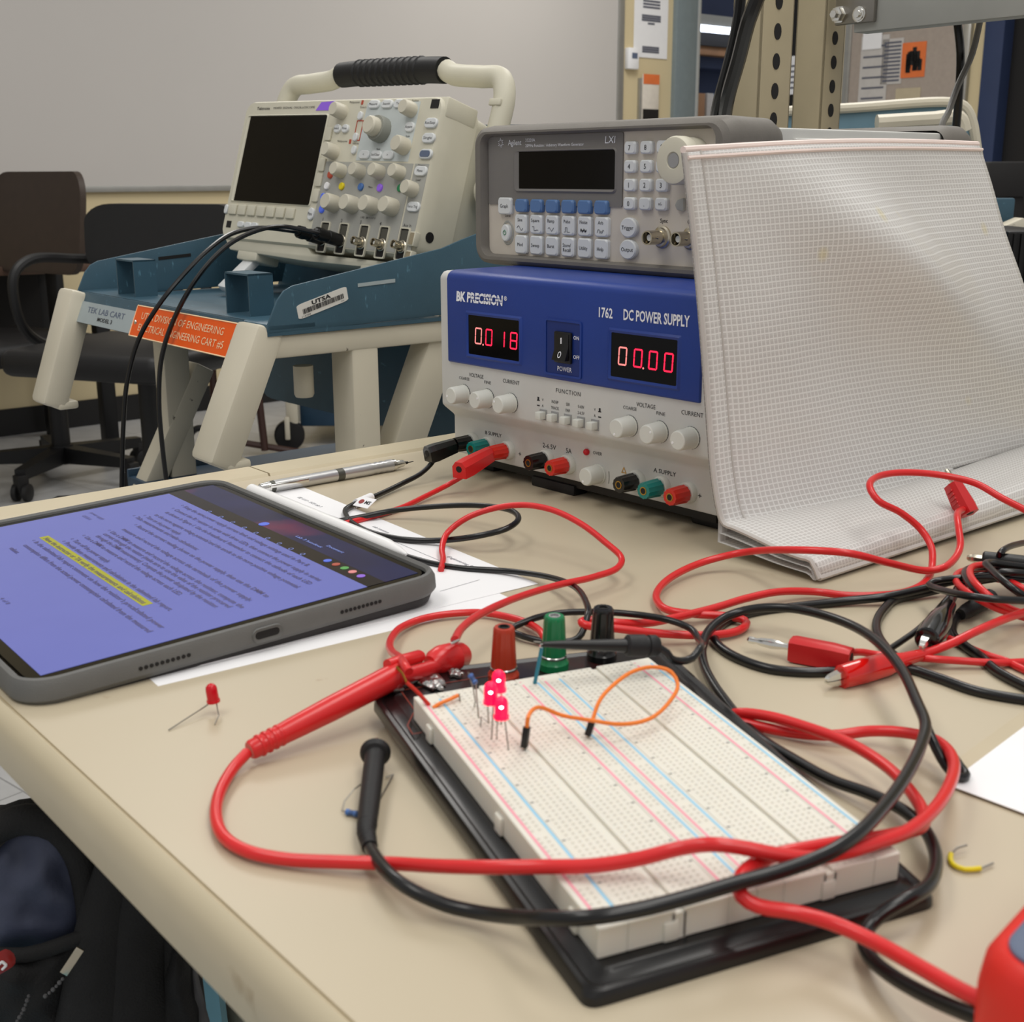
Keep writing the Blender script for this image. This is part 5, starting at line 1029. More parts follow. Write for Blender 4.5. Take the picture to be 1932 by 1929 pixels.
# worksheet under the tablet
pc = at(1015, 1103); pa = at(573, 921); pb_ = at(360, 1292); ux = (pc-pa).normalized(); uy = Vector((-ux.y, ux.x, 0))
t = thing('worksheet', 'white printed worksheet lying half under the grey tablet', 'paper', pc, rotm(math.atan2(ux.y, ux.x)))
LW = 0.283; LN = 0.216
mb = MB(); mb.box(-LW, -LN, 0.0002, 0.0, 0.0, 0.0005); sh = mb.build('sheet', 'paper', t)
def ploc(px, py): q = at(px, py)-pc; return Vector((q.dot(ux), q.dot(uy), 0))
mb = MB(); mb.T = Matrix.Translation((0, 0, 0.0006))
def pt(s, px, py, h, w=None): q = ploc(px, py); write(mb, s, q.x, q.y, h, 'l', w, X=FLAT)
pt('EE 4113 - ECE Lab 3', 564, 940, 0.0026, 0.034); pt('Name:', 540, 945, 0.0022); pt('Lab Session:', 532, 950, 0.0022); pt('Date:', 578, 958, 0.0022); pt('PIN:', 600, 967, 0.0022); pt('Lab Location:', 705, 995, 0.0024, 0.020); pt('Score:', 704, 1011, 0.0022, 0.012); pt('Engineering Building', 846, 1052, 0.0026, 0.038)
for a, b in (((528, 948), (625, 986)), ((540, 943), (640, 980)), ((700, 1005), (830, 1060)), ((830, 1118), (905, 1096)), ((648, 984), (705, 1012))):
    A = ploc(*a); B = ploc(*b); d = (B-A).normalized(); n = Vector((-d.y, d.x, 0))*0.00018; mb.add([A+n, A-n, B-n, B+n], [(0, 1, 2, 3)])
mb.build('print', 'ink_blue_grey', sh)
t = thing('worksheet', 'second white sheet whose edge shows below the tablet case', 'paper', at(840, 1165), rotm(math.atan2(ux.y, ux.x)-0.02))
mb = MB(); mb.box(-0.21, -0.155, 0.0, 0.001, 0.045, 0.00015); mb.build('sheet', 'paper', t)
# mechanical pencil
a = at(470, 926, 0.0045); b = at(780, 871, 0.0045); d = (b-a).normalized(); L = (b-a).length
t = thing('mechanical_pencil', 'silver mechanical pencil with knurled grip lying near the far bench edge', 'pencil', a, None)
F = Matrix.Translation(-a) @ frame(a, d); k = L/0.145
def seg(prof, name, key, par=t, fl=None, n=20):
    mb = MB(); mb.turn([(h*k, r) for h, r in prof], (0, 0, 0), (1, 0, 0), n, fl, X=F); return mb.build(name, key, par)
seg([(0.000, 0.0022), (0.008, 0.0024), (0.009, 0.0034)], 'push_cap', 'chrome'); seg([(0.009, 0.0036), (0.0165, 0.0042)], 'collar', 'chrome'); seg([(0.0165, 0.0043), (0.020, 0.0043)], 'dark_ring', 'pen_dark')
seg([(0.020, 0.0045), (0.073, 0.0046)], 'barrel', 'pen_silver'); seg([(0.073, 0.0047), (0.079, 0.0047)], 'window_ring', 'pen_dark'); seg([(0.079, 0.0047), (0.104, 0.0049)], 'fore_barrel', 'pen_silver')
seg([(0.104, 0.0049), (0.107, 0.0043), (0.110, 0.0049), (0.112, 0.0043), (0.115, 0.0049), (0.117, 0.0044), (0.120, 0.0049), (0.124, 0.0048)], 'grip', 'pen_silver', n=24)
seg([(0.124, 0.0046), (0.127, 0.0044), (0.1275, 0.0036), (0.135, 0.0026), (0.1365, 0.0016)], 'cone', 'chrome'); seg([(0.1365, 0.0013), (0.1395, 0.0010), (0.1396, 0.0004), (0.145, 0.0003)], 'tip', 'black_plastic')
mb = MB(); mb.box(0.014*k, -0.0068, 0.0005, 0.046*k, -0.0044, 0.0030, 0.0004, X=F); mb.build('clip', 'chrome', t)

# ================================================================== BREADBOARD
BO = at(780, 1315, 0.0217); BRm = rotm(0.3982, 0.035)
bb = thing('breadboard', 'white solderless breadboard on a glossy black base at the front of the bench', 'breadboard', BO, BRm)
BWd, BLn, BT = 0.1072, 0.165, 0.0100
def bloc(px, py, z=0.0):
    n = BRm @ Vector((0, 0, 1)); return BRm.transposed() @ (on_plane(px, py, BO+n*z, n)-BO)
def bw(x, y, z): return BO+BRm @ Vector((x, y, z))
# base plate with a turned-down rim
g0 = [(-0.0085, -0.173), (0.121, -0.173), (0.128, 0.0), (0.140, 0.054), (-0.0030, 0.054)]
q = [bloc(px, py, -0.011) for px, py in ((1108, 1884), (1773, 1688), (1246, 1212), (790, 1262), (700, 1315))]
def poly_round(P, r, n=4):
    out = []
    for i in range(len(P)):
        p = Vector(P[i]); a = (Vector(P[i-1])-p).normalized(); b = (Vector(P[(i+1) % len(P)])-p).normalized()
        for k in range(n+1): f = k/n; out.append(tuple(p+a*r*(1-f)**2+b*r*f**2))
    return out
BP = [(v.x, v.y) for v in q]
def sc_(P, d):                               # inset of the outline by d
    out = []
    for i in range(len(P)):
        a = Vector(P[i])-Vector(P[i-1]); b = Vector(P[(i+1) % len(P)])-Vector(P[i]); a.normalize(); b.normalize()
        na = Vector((-a.y, a.x)); nb = Vector((-b.y, b.x)); m = (na+nb)/(1+na.dot(nb)); out.append((P[i][0]+m.x*d, P[i][1]+m.y*d))
    return out
LO = lambda d, z: [(p[0], p[1], z) for p in poly_round(sc_(BP, d), 0.005)]
mb = MB(); mb.loft([LO(0.0, -0.0158), LO(0.0002, -0.0128), LO(0.0012, -0.0112), LO(0.0026, -0.0108), LO(0.0040, -0.0118), LO(0.0070, -0.0110), LO(0.0080, -BT-0.0002)], (True, True)); base = mb.build('base_plate', 'board_black', bb)
for (x, y) in ((0.012, 0.035), (0.118, 0.035)):
    mb = MB(); zt = BO.z-TZ*0; mb.cyl((x, y, -0.0165), (x, y, -0.0165-0.006), 0.005, n=14); mb.build('rubber_foot', 'black_soft', bb)
# printed corner of the base and torn foil
mb = MB()
for A, B in (((0.003, 0.006), (0.045, 0.006)), ((0.0035, 0.028), (0.046, 0.028)), ((0.003, 0.006), (0.0035, 0.028)), ((0.045, 0.006), (0.046, 0.028)), ((0.003, 0.0085), (0.045, 0.0085)), ((-0.004, -0.004), (0.002, 0.006)), ((-0.0045, -0.012), (-0.004, -0.004)), ((-0.0005, -0.012), (-0.0045, -0.012))):
    A = Vector((*A, -BT)); B = Vector((*B, -BT)); d = (B-A).normalized(); n = Vector((-d.y, d.x, 0))*0.0003; mb.add([A+n, A-n, B-n, B+n], [(0, 1, 2, 3)])
write(mb, 'BREADBOARD', 0.024, 0.0125, 0.0046, 'c', 0.034, X=Matrix.Translation((0, 0, -BT)) @ FLAT); mb.build('base_print', 'board_print', base)
for seed, (px, py, rx, ry) in enumerate(((738, 1300, 0.0055, 0.0050), (812, 1287, 0.0050, 0.0105), (858, 1273, 0.0034, 0.0045))):
    fc_ = bloc(px, py, -BT); cx, cy = fc_.x, fc_.y
    rr = random.Random(seed+5); N = 22; loops = []
    rad = [1+rr.uniform(-0.3, 0.25) for _ in range(N)]
    for s, z in ((1.0, 0.0001), (0.96, 0.0011), (0.6, 0.0016), (0.25, 0.0012)): loops.append([(cx+rx*s*rad[i]*math.cos(2*PI*i/N), cy+ry*s*rad[i]*math.sin(2*PI*i/N), -BT+z+rr.uniform(0, .0006)) for i in range(N)])
    mb = MB(); mb.loft(loops); mb.build('foil_patch', 'foil', base)
# strips: rail, terminal, rail, rail, terminal, rail
edges = [0.0, 0.0098, 0.0438, 0.0536, 0.0634, 0.0974, BWd]
kinds = 'RTRRTR'; rails = {0: (0.0024, 0.0090), 2: (0.0452, 0.0518), 3: (0.0552, 0.0618), 5: (0.0985, 0.1050)}
def holes(mb, xs, ys, s=0.0005):
    for x in xs:
        for y in ys: mb.add([(x-s, y-s, 0.00006), (x+s, y-s, 0.00006), (x+s, y+s, 0.00006), (x-s, y+s, 0.00006)], [(0, 1, 2, 3)])
for k in range(6):
    x0, x1 = edges[k]+0.00003, edges[k+1]-0.00003; xm = (x0+x1)/2; mb = MB()
    if kinds[k] == 'T':
        g = 0.0013; mb.box(x0, -BLn, -BT, xm-g, 0, 0, 0.0003, 1); mb.box(xm+g, -BLn, -BT, x1, 0, 0, 0.0003, 1); mb.box(xm-g-0.001, -BLn, -BT, xm+g+0.001, 0, -0.0013)
        mb.m = 1; ys = [-0.0045-0.00254*i for i in range(62)]
        holes(mb, [xm-0.00381-0.00254*j for j in range(5)]+[xm+0.00381+0.00254*j for j in range(5)], ys)
        mb.m = 2
        for i in range(0, 62, 5):
            for xx in (x0+0.0011, x1-0.0011): mb.box(xx-0.0006, ys[i]-0.0004, 0, xx+0.0006, ys[i]+0.0004, 0.00008)
        for j in range(5):
            for sx in (-1, 1):
                for yy in (-0.0018, -BLn+0.0020): write(mb, 'abcdefghij'[j+(5 if sx > 0 else 0)], xm+sx*(0.00381+0.00254*j), yy, 0.0010, 'c', X=Matrix.Translation((0, 0, 0.0001)) @ FLAT)
        mb.build('terminal_strip', ['board_white', 'hole', 'row_mark'], bb)
    else:
        mb.box(x0, -BLn, -BT, x1, 0, 0, 0.0003, 1)
        mb.m = 1; ys = [-0.0085-0.00254*(i+i//5) for i in range(50)]; holes(mb, [xm-0.00127, xm+0.00127], ys)
        mb.m = 2; a, b = rails[k]; mb.box(a-0.00045, -BLn+0.006, 0, a+0.00045, -0.006, 0.00008); mb.m = 3; mb.box(b-0.00045, -BLn+0.006, 0, b+0.00045, -0.006, 0.00008)
        mb.m = 2; write(mb, '+', a, -0.0035, 0.0018, 'c', X=Matrix.Translation((0, 0, 0.0001)) @ FLAT); write(mb, '+', a, -BLn+0.0035, 0.0018, 'c', X=Matrix.Translation((0, 0, 0.0001)) @ FLAT)
        mb.build('power_rail', ['board_white', 'hole', 'rail_pink', 'rail_blue'], bb)
for yy in (-0.021, -0.092, -0.150):
    mb = MB(); mb.box(-0.0014, yy-0.0028, -BT, 0.0005, yy+0.0028, -0.0030, 0.0008); mb.build('locking_tab', 'board_white', bb)
for xx in (0.024, 0.080): mb = MB(); mb.box(xx-0.0025, -BLn-0.0007, -BT, xx+0.0025, -BLn+0.0005, -0.0035, 0.0005); mb.build('locking_tab', 'board_white', bb)
# binding posts on the base
for (px, py), key, lb in (((950, 1283), 'post_redbrown', 'reddish'), ((1044, 1260), 'post_green', 'green'), ((1135, 1243), 'post_black', 'black')):
    c = bloc(px, py, -BT); z = -BT
    mb = MB(); mb.turn([(0, 0.0068), (0.003, 0.0068), (0.004, 0.0060), (0.0055, 0.0056)], (c.x, c.y, z), (0, 0, 1), 26); p_ = mb.build('binding_post', key, bb)
    mb = MB(); mb.turn([(0.0055, 0.0058), (0.0063, 0.0060), (0.0066, 0.0057)], (c.x, c.y, z), (0, 0, 1), 26); mb.build('washer', 'chrome', p_)
    mb = MB(); mb.turn([(0.0067, 0.0056), (0.0105, 0.0054), (0.0225, 0.0047), (0.0240, 0.0046), (0.0247, 0.0042), (0.0247, 0.0024), (0.018, 0.0022)], (c.x, c.y, z), (0, 0, 1), 28, 0.07); mb.build('post_cap', key, p_)
    mb = MB(); mb.turn([(0.0240, 0.0027), (0.0249, 0.0026), (0.0249, 0.0020), (0.018, 0.0018), (0.0179, 0.0001)], (c.x, c.y, z), (0, 0, 1), 18); mb.build('socket', 'dark_room' if lb != 'green' else 'print_grey', p_)

# ---- components standing in the board
def led(name, label, base_px, body_px, lit, lean=(0, 0), group=None, legs=None):
    n = BRm @ Vector((0, 0, 1)); p = on_plane(*base_px, BO, n) if legs is None else legs[0]
    q = atY(*body_px, p.y+lean[1]); d = Vector((lean[0], 0, 1)).normalized()
    t = thing(name, label, 'LED', p); o = Vector(p)
    m = 'led_lit' if lit else 'led_red'
    mb = MB(); mb.T = Matrix.Translation(-o); mb.turn([(0, 0.0029), (0.0010, 0.0029), (0.0011, 0.00255), (0.0060, 0.00250), (0.0072, 0.0022), (0.0081, 0.0014), (0.0086, 0.0004)], q, d, 22); b = mb.build('lens', m, t)
    if lit: mb = MB(); mb.T = Matrix.Translation(-o); mb.ball(q+d*0.0052+Vector((0, -0.00185, 0)), 0.00095, 1, 10); mb.build('glow_spot', 'led_core', b)
    return t, q, o
def legtube(t, o, pts, name='lead_leg', r=0.00028, key='lead_wire'):
    mb = MB(); mb.T = Matrix.Translation(-o); mb.tube(pts, r, 6, smooth=False); mb.build(name, key, t)
ntop = BRm @ Vector((0, 0, 1))
def btop(px, py): return on_plane(px, py, BO, ntop)
t, q, o = led('lit_led', 'lit red LED at the front of the three glowing on the breadboard', (950, 1405), (946, 1355), True)
legtube(t, o, [q+Vector((0.0012, 0, 0)), btop(961, 1418)-ntop*0.002]); legtube(t, o, [q-Vector((0.0012, 0, 0)), q-Vector((0.0016, 0, 0.003)), btop(937, 1392)-ntop*0.002])
t, q, o = led('lit_led', 'lit red LED at the left of the three glowing on the breadboard', (925, 1394), (926, 1327), True)
legtube(t, o, [q+Vector((0.0010, 0, 0)), btop(927, 1396)-ntop*0.002]); legtube(t, o, [q-Vector((0.0012, 0, 0)), btop(922, 1374)+Vector((0, 0, .002)), btop(908, 1366)+Vector((0, 0, .003)), btop(906, 1374)-ntop*0.002])
t, q, o = led('lit_led', 'lit red LED standing behind the other two on the breadboard', (944, 1366), (941, 1304), True)
legtube(t, o, [q+Vector((0.0010, 0, 0)), btop(946, 1368)-ntop*0.002]); legtube(t, o, [q-Vector((0.0012, 0, 0)), btop(936, 1362)-ntop*0.002])
p = at(400, 1338, 0.002); t, q, o = led('loose_led', 'unlit red LED lying on the bench beside the tablet corner', None, (403, 1325), False, (-0.10, 0), legs=[p])
legtube(t, o, [q+Vector((-0.001, 0, 0)), at(385, 1335, 0.003), at(318, 1378, 0.0005)]); legtube(t, o, [q+Vector((0.0012, 0, 0)), at(411, 1343, 0.003), at(413, 1350, 0.003), at(405, 1367, 0.0005)])
# resistors
def resistor(t, o, a, b, r=0.00095, key='resistor_blue'):
    d = (b-a); L = d.length; d.normalize(); mb = MB(); mb.T = Matrix.Translation(-o)
    mb.turn([(0, r*0.4), (L*0.06, r*1.15), (L*0.22, r*1.25), (L*0.30, r), (L*0.70, r), (L*0.78, r*1.25), (L*0.94, r*1.15), (L, r*0.4)], a, d, 14); b_ = mb.build('body', key, t)
    for f in (0.36, 0.48, 0.60, 0.86): mb = MB(); mb.T = Matrix.Translation(-o); mb.turn([(L*f, r*1.04 if f < .8 else r*1.24), (L*(f+0.05), r*1.04 if f < .8 else r*1.24)], a, d, 14); mb.build('colour_band', 'band_dark', b_)
p = btop(904, 1355); t = thing('resistor', 'blue resistor standing upright in the breadboard left of the lit LEDs', 'resistor', p)
a = atY(886, 1272, p.y+0.004); b = atY(898, 1291, p.y+0.002); resistor(t, p, a, b)
legtube(t, p, [b, atY(899, 1310, p.y), p-ntop*0.002]); legtube(t, p, [a, a+Vector((-0.0005, 0, 0.0006)), atY(893, 1300, p.y+0.006), atY(897, 1325, p.y+.005), btop(894, 1328)-ntop*0.002])
p = at(663, 1534, 0.0012); t = thing('resistor', 'blue resistor lying on the bench under the black hook probe', 'resistor', p)
resistor(t, p, at(652, 1532, 0.0014), at(676, 1537, 0.0014), 0.0010)
legtube(t, p, [at(652, 1532, 0.0014), at(646, 1530, 0.0010), at(650, 1512, 0.0030), at(668, 1490, 0.005), at(680, 1481, 0.003)], r=0.0003); legtube(t, p, [at(676, 1537, 0.0014), at(705, 1530, 0.001), at(742, 1462, 0.001), at(728, 1467, 0.001)], r=0.0003)
# wires on the board
def wire(name, label, cat, path, r, key, extra=None, step=0.002):
    t = thing(name, label, cat, path[0]); o = Vector(path[0]); mb = MB(); mb.T = Matrix.Translation(-o); mb.tube(path, r, 10, step); mb.build('insulation', key, t); return t, o
H1 = btop(989, 1415); top1 = atY(994, 1372, H1.y); H2 = btop(1109, 1392); top2 = atY(1118, 1359, H2.y)
zc = lambda px, py, z: at(px, py, z)
path = [top1-Vector((0, 0, 0.001)), atY(996, 1355, H1.y), atY(1003, 1342, H1.y+0.004), atY(1018, 1335, H1.y+.010), atY(1060, 1350, H1.y+0.016), atY(1118, 1360, H2.y-0.006), atY(1170, 1367, H2.y-0.002), atY(1225, 1357, H2.y+0.006), atY(1265, 1322, H2.y+0.02), atY(1279, 1292, H2.y+0.028), atY(1266, 1268, H2.y+0.032), atY(1235, 1259, H2.y+0.032), atY(1195, 1267, H2.y+0.026), atY(1155, 1295, H2.y+0.016), atY(1130, 1325, H2.y+0.006), top2]
t, o = wire('jumper_wire', 'orange jumper wire looped over the breadboard with two black pin ends', 'wire', path, 0.00080, 'wire_orange')
for a, b in ((top1, H1), (top2, H2)):
    F = frame(a, (b+ntop*0.001)-a, (0.4, 1, 0)); L = (b-a).length-0.001; mb = MB(); mb.T = Matrix.Translation(-o); mb.box(0, -0.0012, -0.0012, L, 0.0012, 0.0012, 0.0002, X=F); h = mb.build('pin_housing', 'black_plastic', t)
    mb = MB(); mb.T = Matrix.Translation(-o); mb.cyl(b+ntop*0.002, b-ntop*0.003, 0.0003, n=6); mb.build('pin', 'nickel', h)
t, o = wire('jumper_wire', 'short bent orange wire at the far left corner of the breadboard', 'wire', [btop(817, 1336), btop(830, 1333)+ntop*0.0012, btop(848, 1328)+ntop*0.0018, btop(864, 1322)+ntop*0.0022], 0.0008, 'wire_orange')
legtube(t, o, [btop(862, 1322)+ntop*0.0022, btop(866, 1318)+ntop*0.002, btop(870, 1330)-ntop*0.002], 'bare_end', 0.0003)
p1 = btop(810, 1331); a = atY(748, 1258, p1.y-0.002); b = atY(767, 1288, p1.y)
t, o = wire('jumper_wire', 'red stub wire running from the red hook probe into the breadboard corner', 'wire', [b, (b*0.55+p1*0.45)+Vector((0, 0, .0005)), p1], 0.0008, 'wire_red')
legtube(t, o, [a, (a+b)/2+Vector((0.0004, 0, 0.0004)), b], 'bare_end', 0.00042, 'brass')
p1 = btop(1009, 1290); a = atY(1022, 1222, p1.y)
t, o = wire('jumper_wire', 'short teal wire standing in the breadboard and held by the black hook clip', 'wire', [a, (a+p1)/2, p1], 0.0008, 'wire_teal'); legtube(t, o, [a, atY(1020, 1212, p1.y), atY(1007, 1211, p1.y)], 'bare_end', 0.0003)
pt_ = at(1800, 1625, 0.001)
t, o = wire('jumper_wire', 'short bent yellow wire with stripped ends lying right of the breadboard', 'wire', [at(1794, 1612, 0.0012), at(1793, 1622, 0.0012), at(1800, 1633, 0.0012), at(1820, 1641, 0.0012), at(1850, 1639, 0.0012)], 0.0009, 'wire_yellow')
legtube(t, o, [at(1794, 1612, 0.0012), at(1806, 1600, 0.0025), at(1824, 1595, 0.0025)], 'bare_end', 0.0004); legtube(t, o, [at(1850, 1639, 0.0012), at(1874, 1629, 0.0012)], 'bare_end', 0.0004)

# ================================================================== POUCH
PM = Matrix.Translation((-0.0475, 0.9507, 0)) @ rotm(-0.841).to_4x4(); PMi = PM.inverted(); PU = (PM.to_3x3() @ Vector((1, 0, 0)))
def pu(px, py, u): return PMi @ on_plane(px, py, PM @ Vector((u, 0, 0)), PU)
left = [pu(px, py, u) for px, py, u in ((1291, 288, 0.2640), (1302, 390, 0.2650), (1314, 500, 0.2660), (1325, 625, 0.2680), (1334, 750, 0.2700), (1343, 880, 0.2740), (1350, 985, 0.2770))]
right = [pu(px, py, u) for px, py, u in ((1846, 276, 0.2640), (1868, 345, 0.2700), (1895, 440, 0.2800), (1930, 540, 0.2900), (1962, 650, 0.2940), (1985, 760, 0.2900), (2000, 850, 0.2860))]
fl = PMi @ at(1545, 1092, 0.003); fr = PMi @ at(2000, 948, 0.003)
NT, NS = 60, 90
def lerp_list(L, f):
    f = f*(len(L)-1); i = min(int(f), len(L)-2); t = f-i
    p0 = L[max(i-1, 0)]; p1 = L[i]; p2 = L[i+1]; p3 = L[min(i+2, len(L)-1)]
    return 0.5*((2*p1)+(p2-p0)*t+(2*p0-5*p1+4*p2-p3)*t*t+(3*p1-p0-3*p2+p3)*t*t*t)
S1 = 0.72                                   # share of rows that stand; the rest lies on the bench
def pouch_pt(s, t):
    if s <= S1:
        f = s/S1; a = lerp_list(left, f); b = lerp_list(right, f); p = a.lerp(b, t)
        w = math.sin(PI*t)**0.7*math.sin(PI*min(1, f*1.0))**0.8
        ridge = math.exp(-((t-(0.30+0.75*max(0, f-0.08)))/0.16)**2)*math.exp(-((f-0.36)/0.24)**2)
        hollow = math.exp(-((t-0.42)/0.25)**2)*math.exp(-((f-0.68)/0.2)**2)+0.6*math.exp(-((t-0.75)/0.15)**2)*math.exp(-((f-0.18)/0.12)**2)
        fold = math.exp(-((t-0.05)/0.018)**2)
        p = p+Vector((0.016*w*0.4+0.024*ridge-0.011*hollow*w-0.0025*fold+0.0022*w*noise.noise(Vector((t*5+1, f*4, 0.3))), 0, 0))
        p.z += 0.0030*math.sin(PI*t)*(1-f)**3
        e = max(0, (f-0.80)/0.20); p.x += 0.020*e*e*math.sin(PI*min(1, 0.15+t))*0.6
        p.z = max(p.z, 0.013)
        return p
    g = (s-S1)/(1-S1); a0 = pouch_pt(S1, t); b = fl.lerp(fr, t); b.z = 0.0
    h = 0.012+0.030*math.sin(PI*min(1, t*0.9+0.1))*max(0, 1-g*1.6)*0.5+0.010*t
    zz = a0.z*(1-g)**2+h*(1-(1-g)**2)
    if g > 0.93: zz *= max(0.25, 1-((g-0.93)/0.07)**2*0.75)
    q = a0.lerp(b, g); q.z = max(0.003, zz); return q
verts = []; uvs = []; faces = []
for i in range(NS+1):
    for j in range(NT+1):
        verts.append(PM @ pouch_pt(i/NS, j/NT))
rowlen = [0.0]
for i in range(1, NS+1): rowlen.append(rowlen[-1]+(verts[i*(NT+1)+NT//3]-verts[(i-1)*(NT+1)+NT//3]).length)
for i in range(NS+1):
    for j in range(NT+1): uvs.append((j/NT*(verts[(i//1)*(NT+1)+NT]-verts[i*(NT+1)]).length*(1.0) if False else j/NT*0.395, rowlen[i]))
for i in range(NS):
    for j in range(NT): a = i*(NT+1)+j; faces.append((a, a+1, a+NT+2, a+NT+1))
po = thing('mesh_pouch', 'translucent white mesh zip pouch leaning on the power supply and generator', 'pouch', fl and (PM @ fl))
me = bpy.data.meshes.new('front_sheet'); off = PM @ fl
me.from_pydata([tuple(v-off) for v in verts], [], faces); uvl = me.uv_layers.new(name='UVMap')
for l in me.loops: uvl.data[l.index].uv = uvs[l.vertex_index]
me.polygons.foreach_set('use_smooth', [True]*len(me.polygons)); me.materials.append(M['mesh_vinyl'])
fs = bpy.data.objects.new('front_sheet', me); COL.objects.link(fs); fs.parent = po
sol = fs.modifiers.new('thickness', 'SOLIDIFY'); sol.thickness = 0.0012; sol.offset = -1
# back sheet and lower layer of the folded part
for nm_, kk, dx_ in (('middle_sheet', 0.74, 0.0), ('back_sheet', 0.45, 0.0009)):
  verts2 = []
  for i in range(NS+1):
    for j in range(NT+1):
        p = pouch_pt(i/NS, j/NT); s = i/NS
        if s <= S1: p = p+Vector((-0.0016-dx_-0.0006*math.sin(j*0.7), 0, 0)); p.x = max(p.x, 0.2612-dx_*.5)
        else: p = Vector((p.x-0.002-dx_, p.y-0.001, max(0.0015, p.z*kk-0.001)))
        verts2.append(PM @ p)
  me = bpy.data.meshes.new(nm_); me.from_pydata([tuple(v-off) for v in verts2], [], faces); uvl = me.uv_layers.new(name='UVMap')
  for l in me.loops: uvl.data[l.index].uv = uvs[l.vertex_index]
  me.polygons.foreach_set('use_smooth', [True]*len(me.polygons)); me.materials.append(M['mesh_vinyl'])
  o = bpy.data.objects.new(nm_, me); COL.objects.link(o); o.parent = po
top = [PM @ (pouch_pt(0, j/24)+Vector((-0.001, 0, 0.0015))) for j in range(25)]
mb = MB(); mb.T = Matrix.Translation(-off); mb.tube(top, 0.0032, 8, 0.01, rad=lambda f: 0.0020); mb.build('zip_band', 'zip_tan', po)
mb = MB(); mb.T = Matrix.Translation(-off); mb.tube([PM @ (pouch_pt(0.018, j/24)+Vector((0.002, 0, 0))) for j in range(25)], 0.0012, 6, 0.01); mb.build('zip_bead', 'zip_tan', po)
mb = MB(); mb.T = Matrix.Translation(-off); mb.tube([PM @ (pouch_pt(i/40, 0.0)+Vector((0.0005, 0, 0))) for i in range(41)], 0.0016, 6, 0.01); mb.tube([PM @ (pouch_pt(i/40, 0.045)+Vector((0.0012, 0, 0.0006))) for i in range(30)], 0.0009, 6, 0.01); mb.build('edge_weld', 'paper_grey', po)
mb = MB(); mb.T = Matrix.Translation(-off); mb.tube([PM @ (pouch_pt(1.0, j/24)+Vector((0, 0, 0.0004))) for j in range(25)], 0.0018, 6, 0.01); mb.build('fold_edge', 'paper_grey', po)

# ================================================================== TEST LEADS
RL = 0.0019
def lead_thing(label, o, group=None): return thing('test_lead', label, 'test lead', o, None, group)
def cable(t, pts, r=RL, key='lead_red', name='cable', n=12):
    o = Vector(t['base']); mb = MB(); mb.T = Matrix.Translation(-o); mb.tube(pts, r, n, 0.003); return mb.build(name, key, t)
def P3(L, z=None):                           # leads that leave the picture run on along the bench
    Q = [at(p[0], p[1], p[2] if len(p) > 2 else (RL if z is None else z)) for p in L]
    for i, e in ((0, -1), (len(L)-1, 1)):
        if L[i][0] >= 1985:
            d = Vector((0.97, 0.24, 0)); X = [Q[i]+d*0.05, Q[i]+d*0.10+Vector((0, 0.006, 0))]
            for k, q in enumerate(X): q.z = max(0.0022, Q[i].z*(0.6-0.3*k))
            Q = Q+X if e > 0 else X[::-1]+Q
    return Q
def B(t, name, key, par=None): return None
# plug pushed into a post of the power supply (frame X: x axis runs out of the post)
def stack_plug(t, X, key, L=0.030):
    o = Vector(t['base']); T = Matrix.Translation(-o) @ X
    def sec(x, w, h): return [(x, p[0], p[1]) for p in ((-w, -h), (w, -h), (w, h*.4), (w*.5, h), (-w*.5, h), (-w, h*.4))]
    mb = MB(); mb.T = T; mb.loft([sec(0, .0046, .0050), sec(L*.75, .0058, .0062), sec(L, .0056, .0060)]); b = mb.build('plug_body', key, t)
    mb = MB(); mb.T = T
    for k in range(5): mb.box(0.004+k*0.0028, -0.0060, -0.004, 0.0052+k*0.0028, -0.0046, 0.003, 0.0003)
    mb.build('grip_ribs', key, b)
    mb = MB(); mb.T = T; mb.turn([(L-0.0004, 0.0024), (L+0.0002, 0.0024)], (0, 0, 0.0008), (1, 0, 0), 16); mb.build('plug_socket', 'dark_room', b)
    return b
def post_front(x, z=0.0242): return PM @ Vector((x, -0.0075, z))
# black supply lead: post -> table loop -> under tablet -> hook clip on the board
a = post_front(0.0133); pe = at(806, 858, 0.020); 
X = frame(a, pe-a); Lb = (pe-a).length
t = lead_thing('black test lead with a white cable flag, plugged into the power supply at the left', a); stack_plug(t, X, 'post_black', Lb)
e = at(816, 872, 0.014)
pts = [X @ Vector((Lb*0.80, 0, -0.005)), e]+P3([(795, 893, .008), (760, 912, .004), (700, 940, .003), (668, 952, .003), (652, 962, .003), (656, 978, .0025), (672, 992, .0025), (700, 1005, .0025), (760, 1018, .0025), (830, 1020, .004), (900, 1012, .010), (955, 998, .014), (978, 980, .016), (965, 964, .017), (900, 954, .014), (820, 956, .010), (740, 964, .006), (690, 974, .004), (640, 983, .0025), (610, 985, .002)])
cable(t, pts, 0.0019, 'lead_black')
o = Vector(t['base']); fa = at(700, 938, 0.0035); fb = at(672, 950, 0.0035); F = Matrix.Translation(-o) @ frame(fa, fb-fa); L = (fb-fa).length
mb = MB(); mb.T = F; mb.turn([(0, 0.0030), (L, 0.0030)], (0, 0, 0), (1, 0, 0), 16); mb.box(-0.001, -0.0005, -0.013, L+0.001, 0.0004, -0.002, 0.0); fg_ = mb.build('cable_flag', 'paper', t)
fl0 = at(686, 954, 0.0075); ux2 = (at(704, 950, 0.004)-at(673, 943, 0.004)).normalized(); F2 = frame(at(688, 948, 0.0066), ux2, (0, -0.55, 0.83)); TX = Matrix.Translation(-o) @ F2 @ FLAT
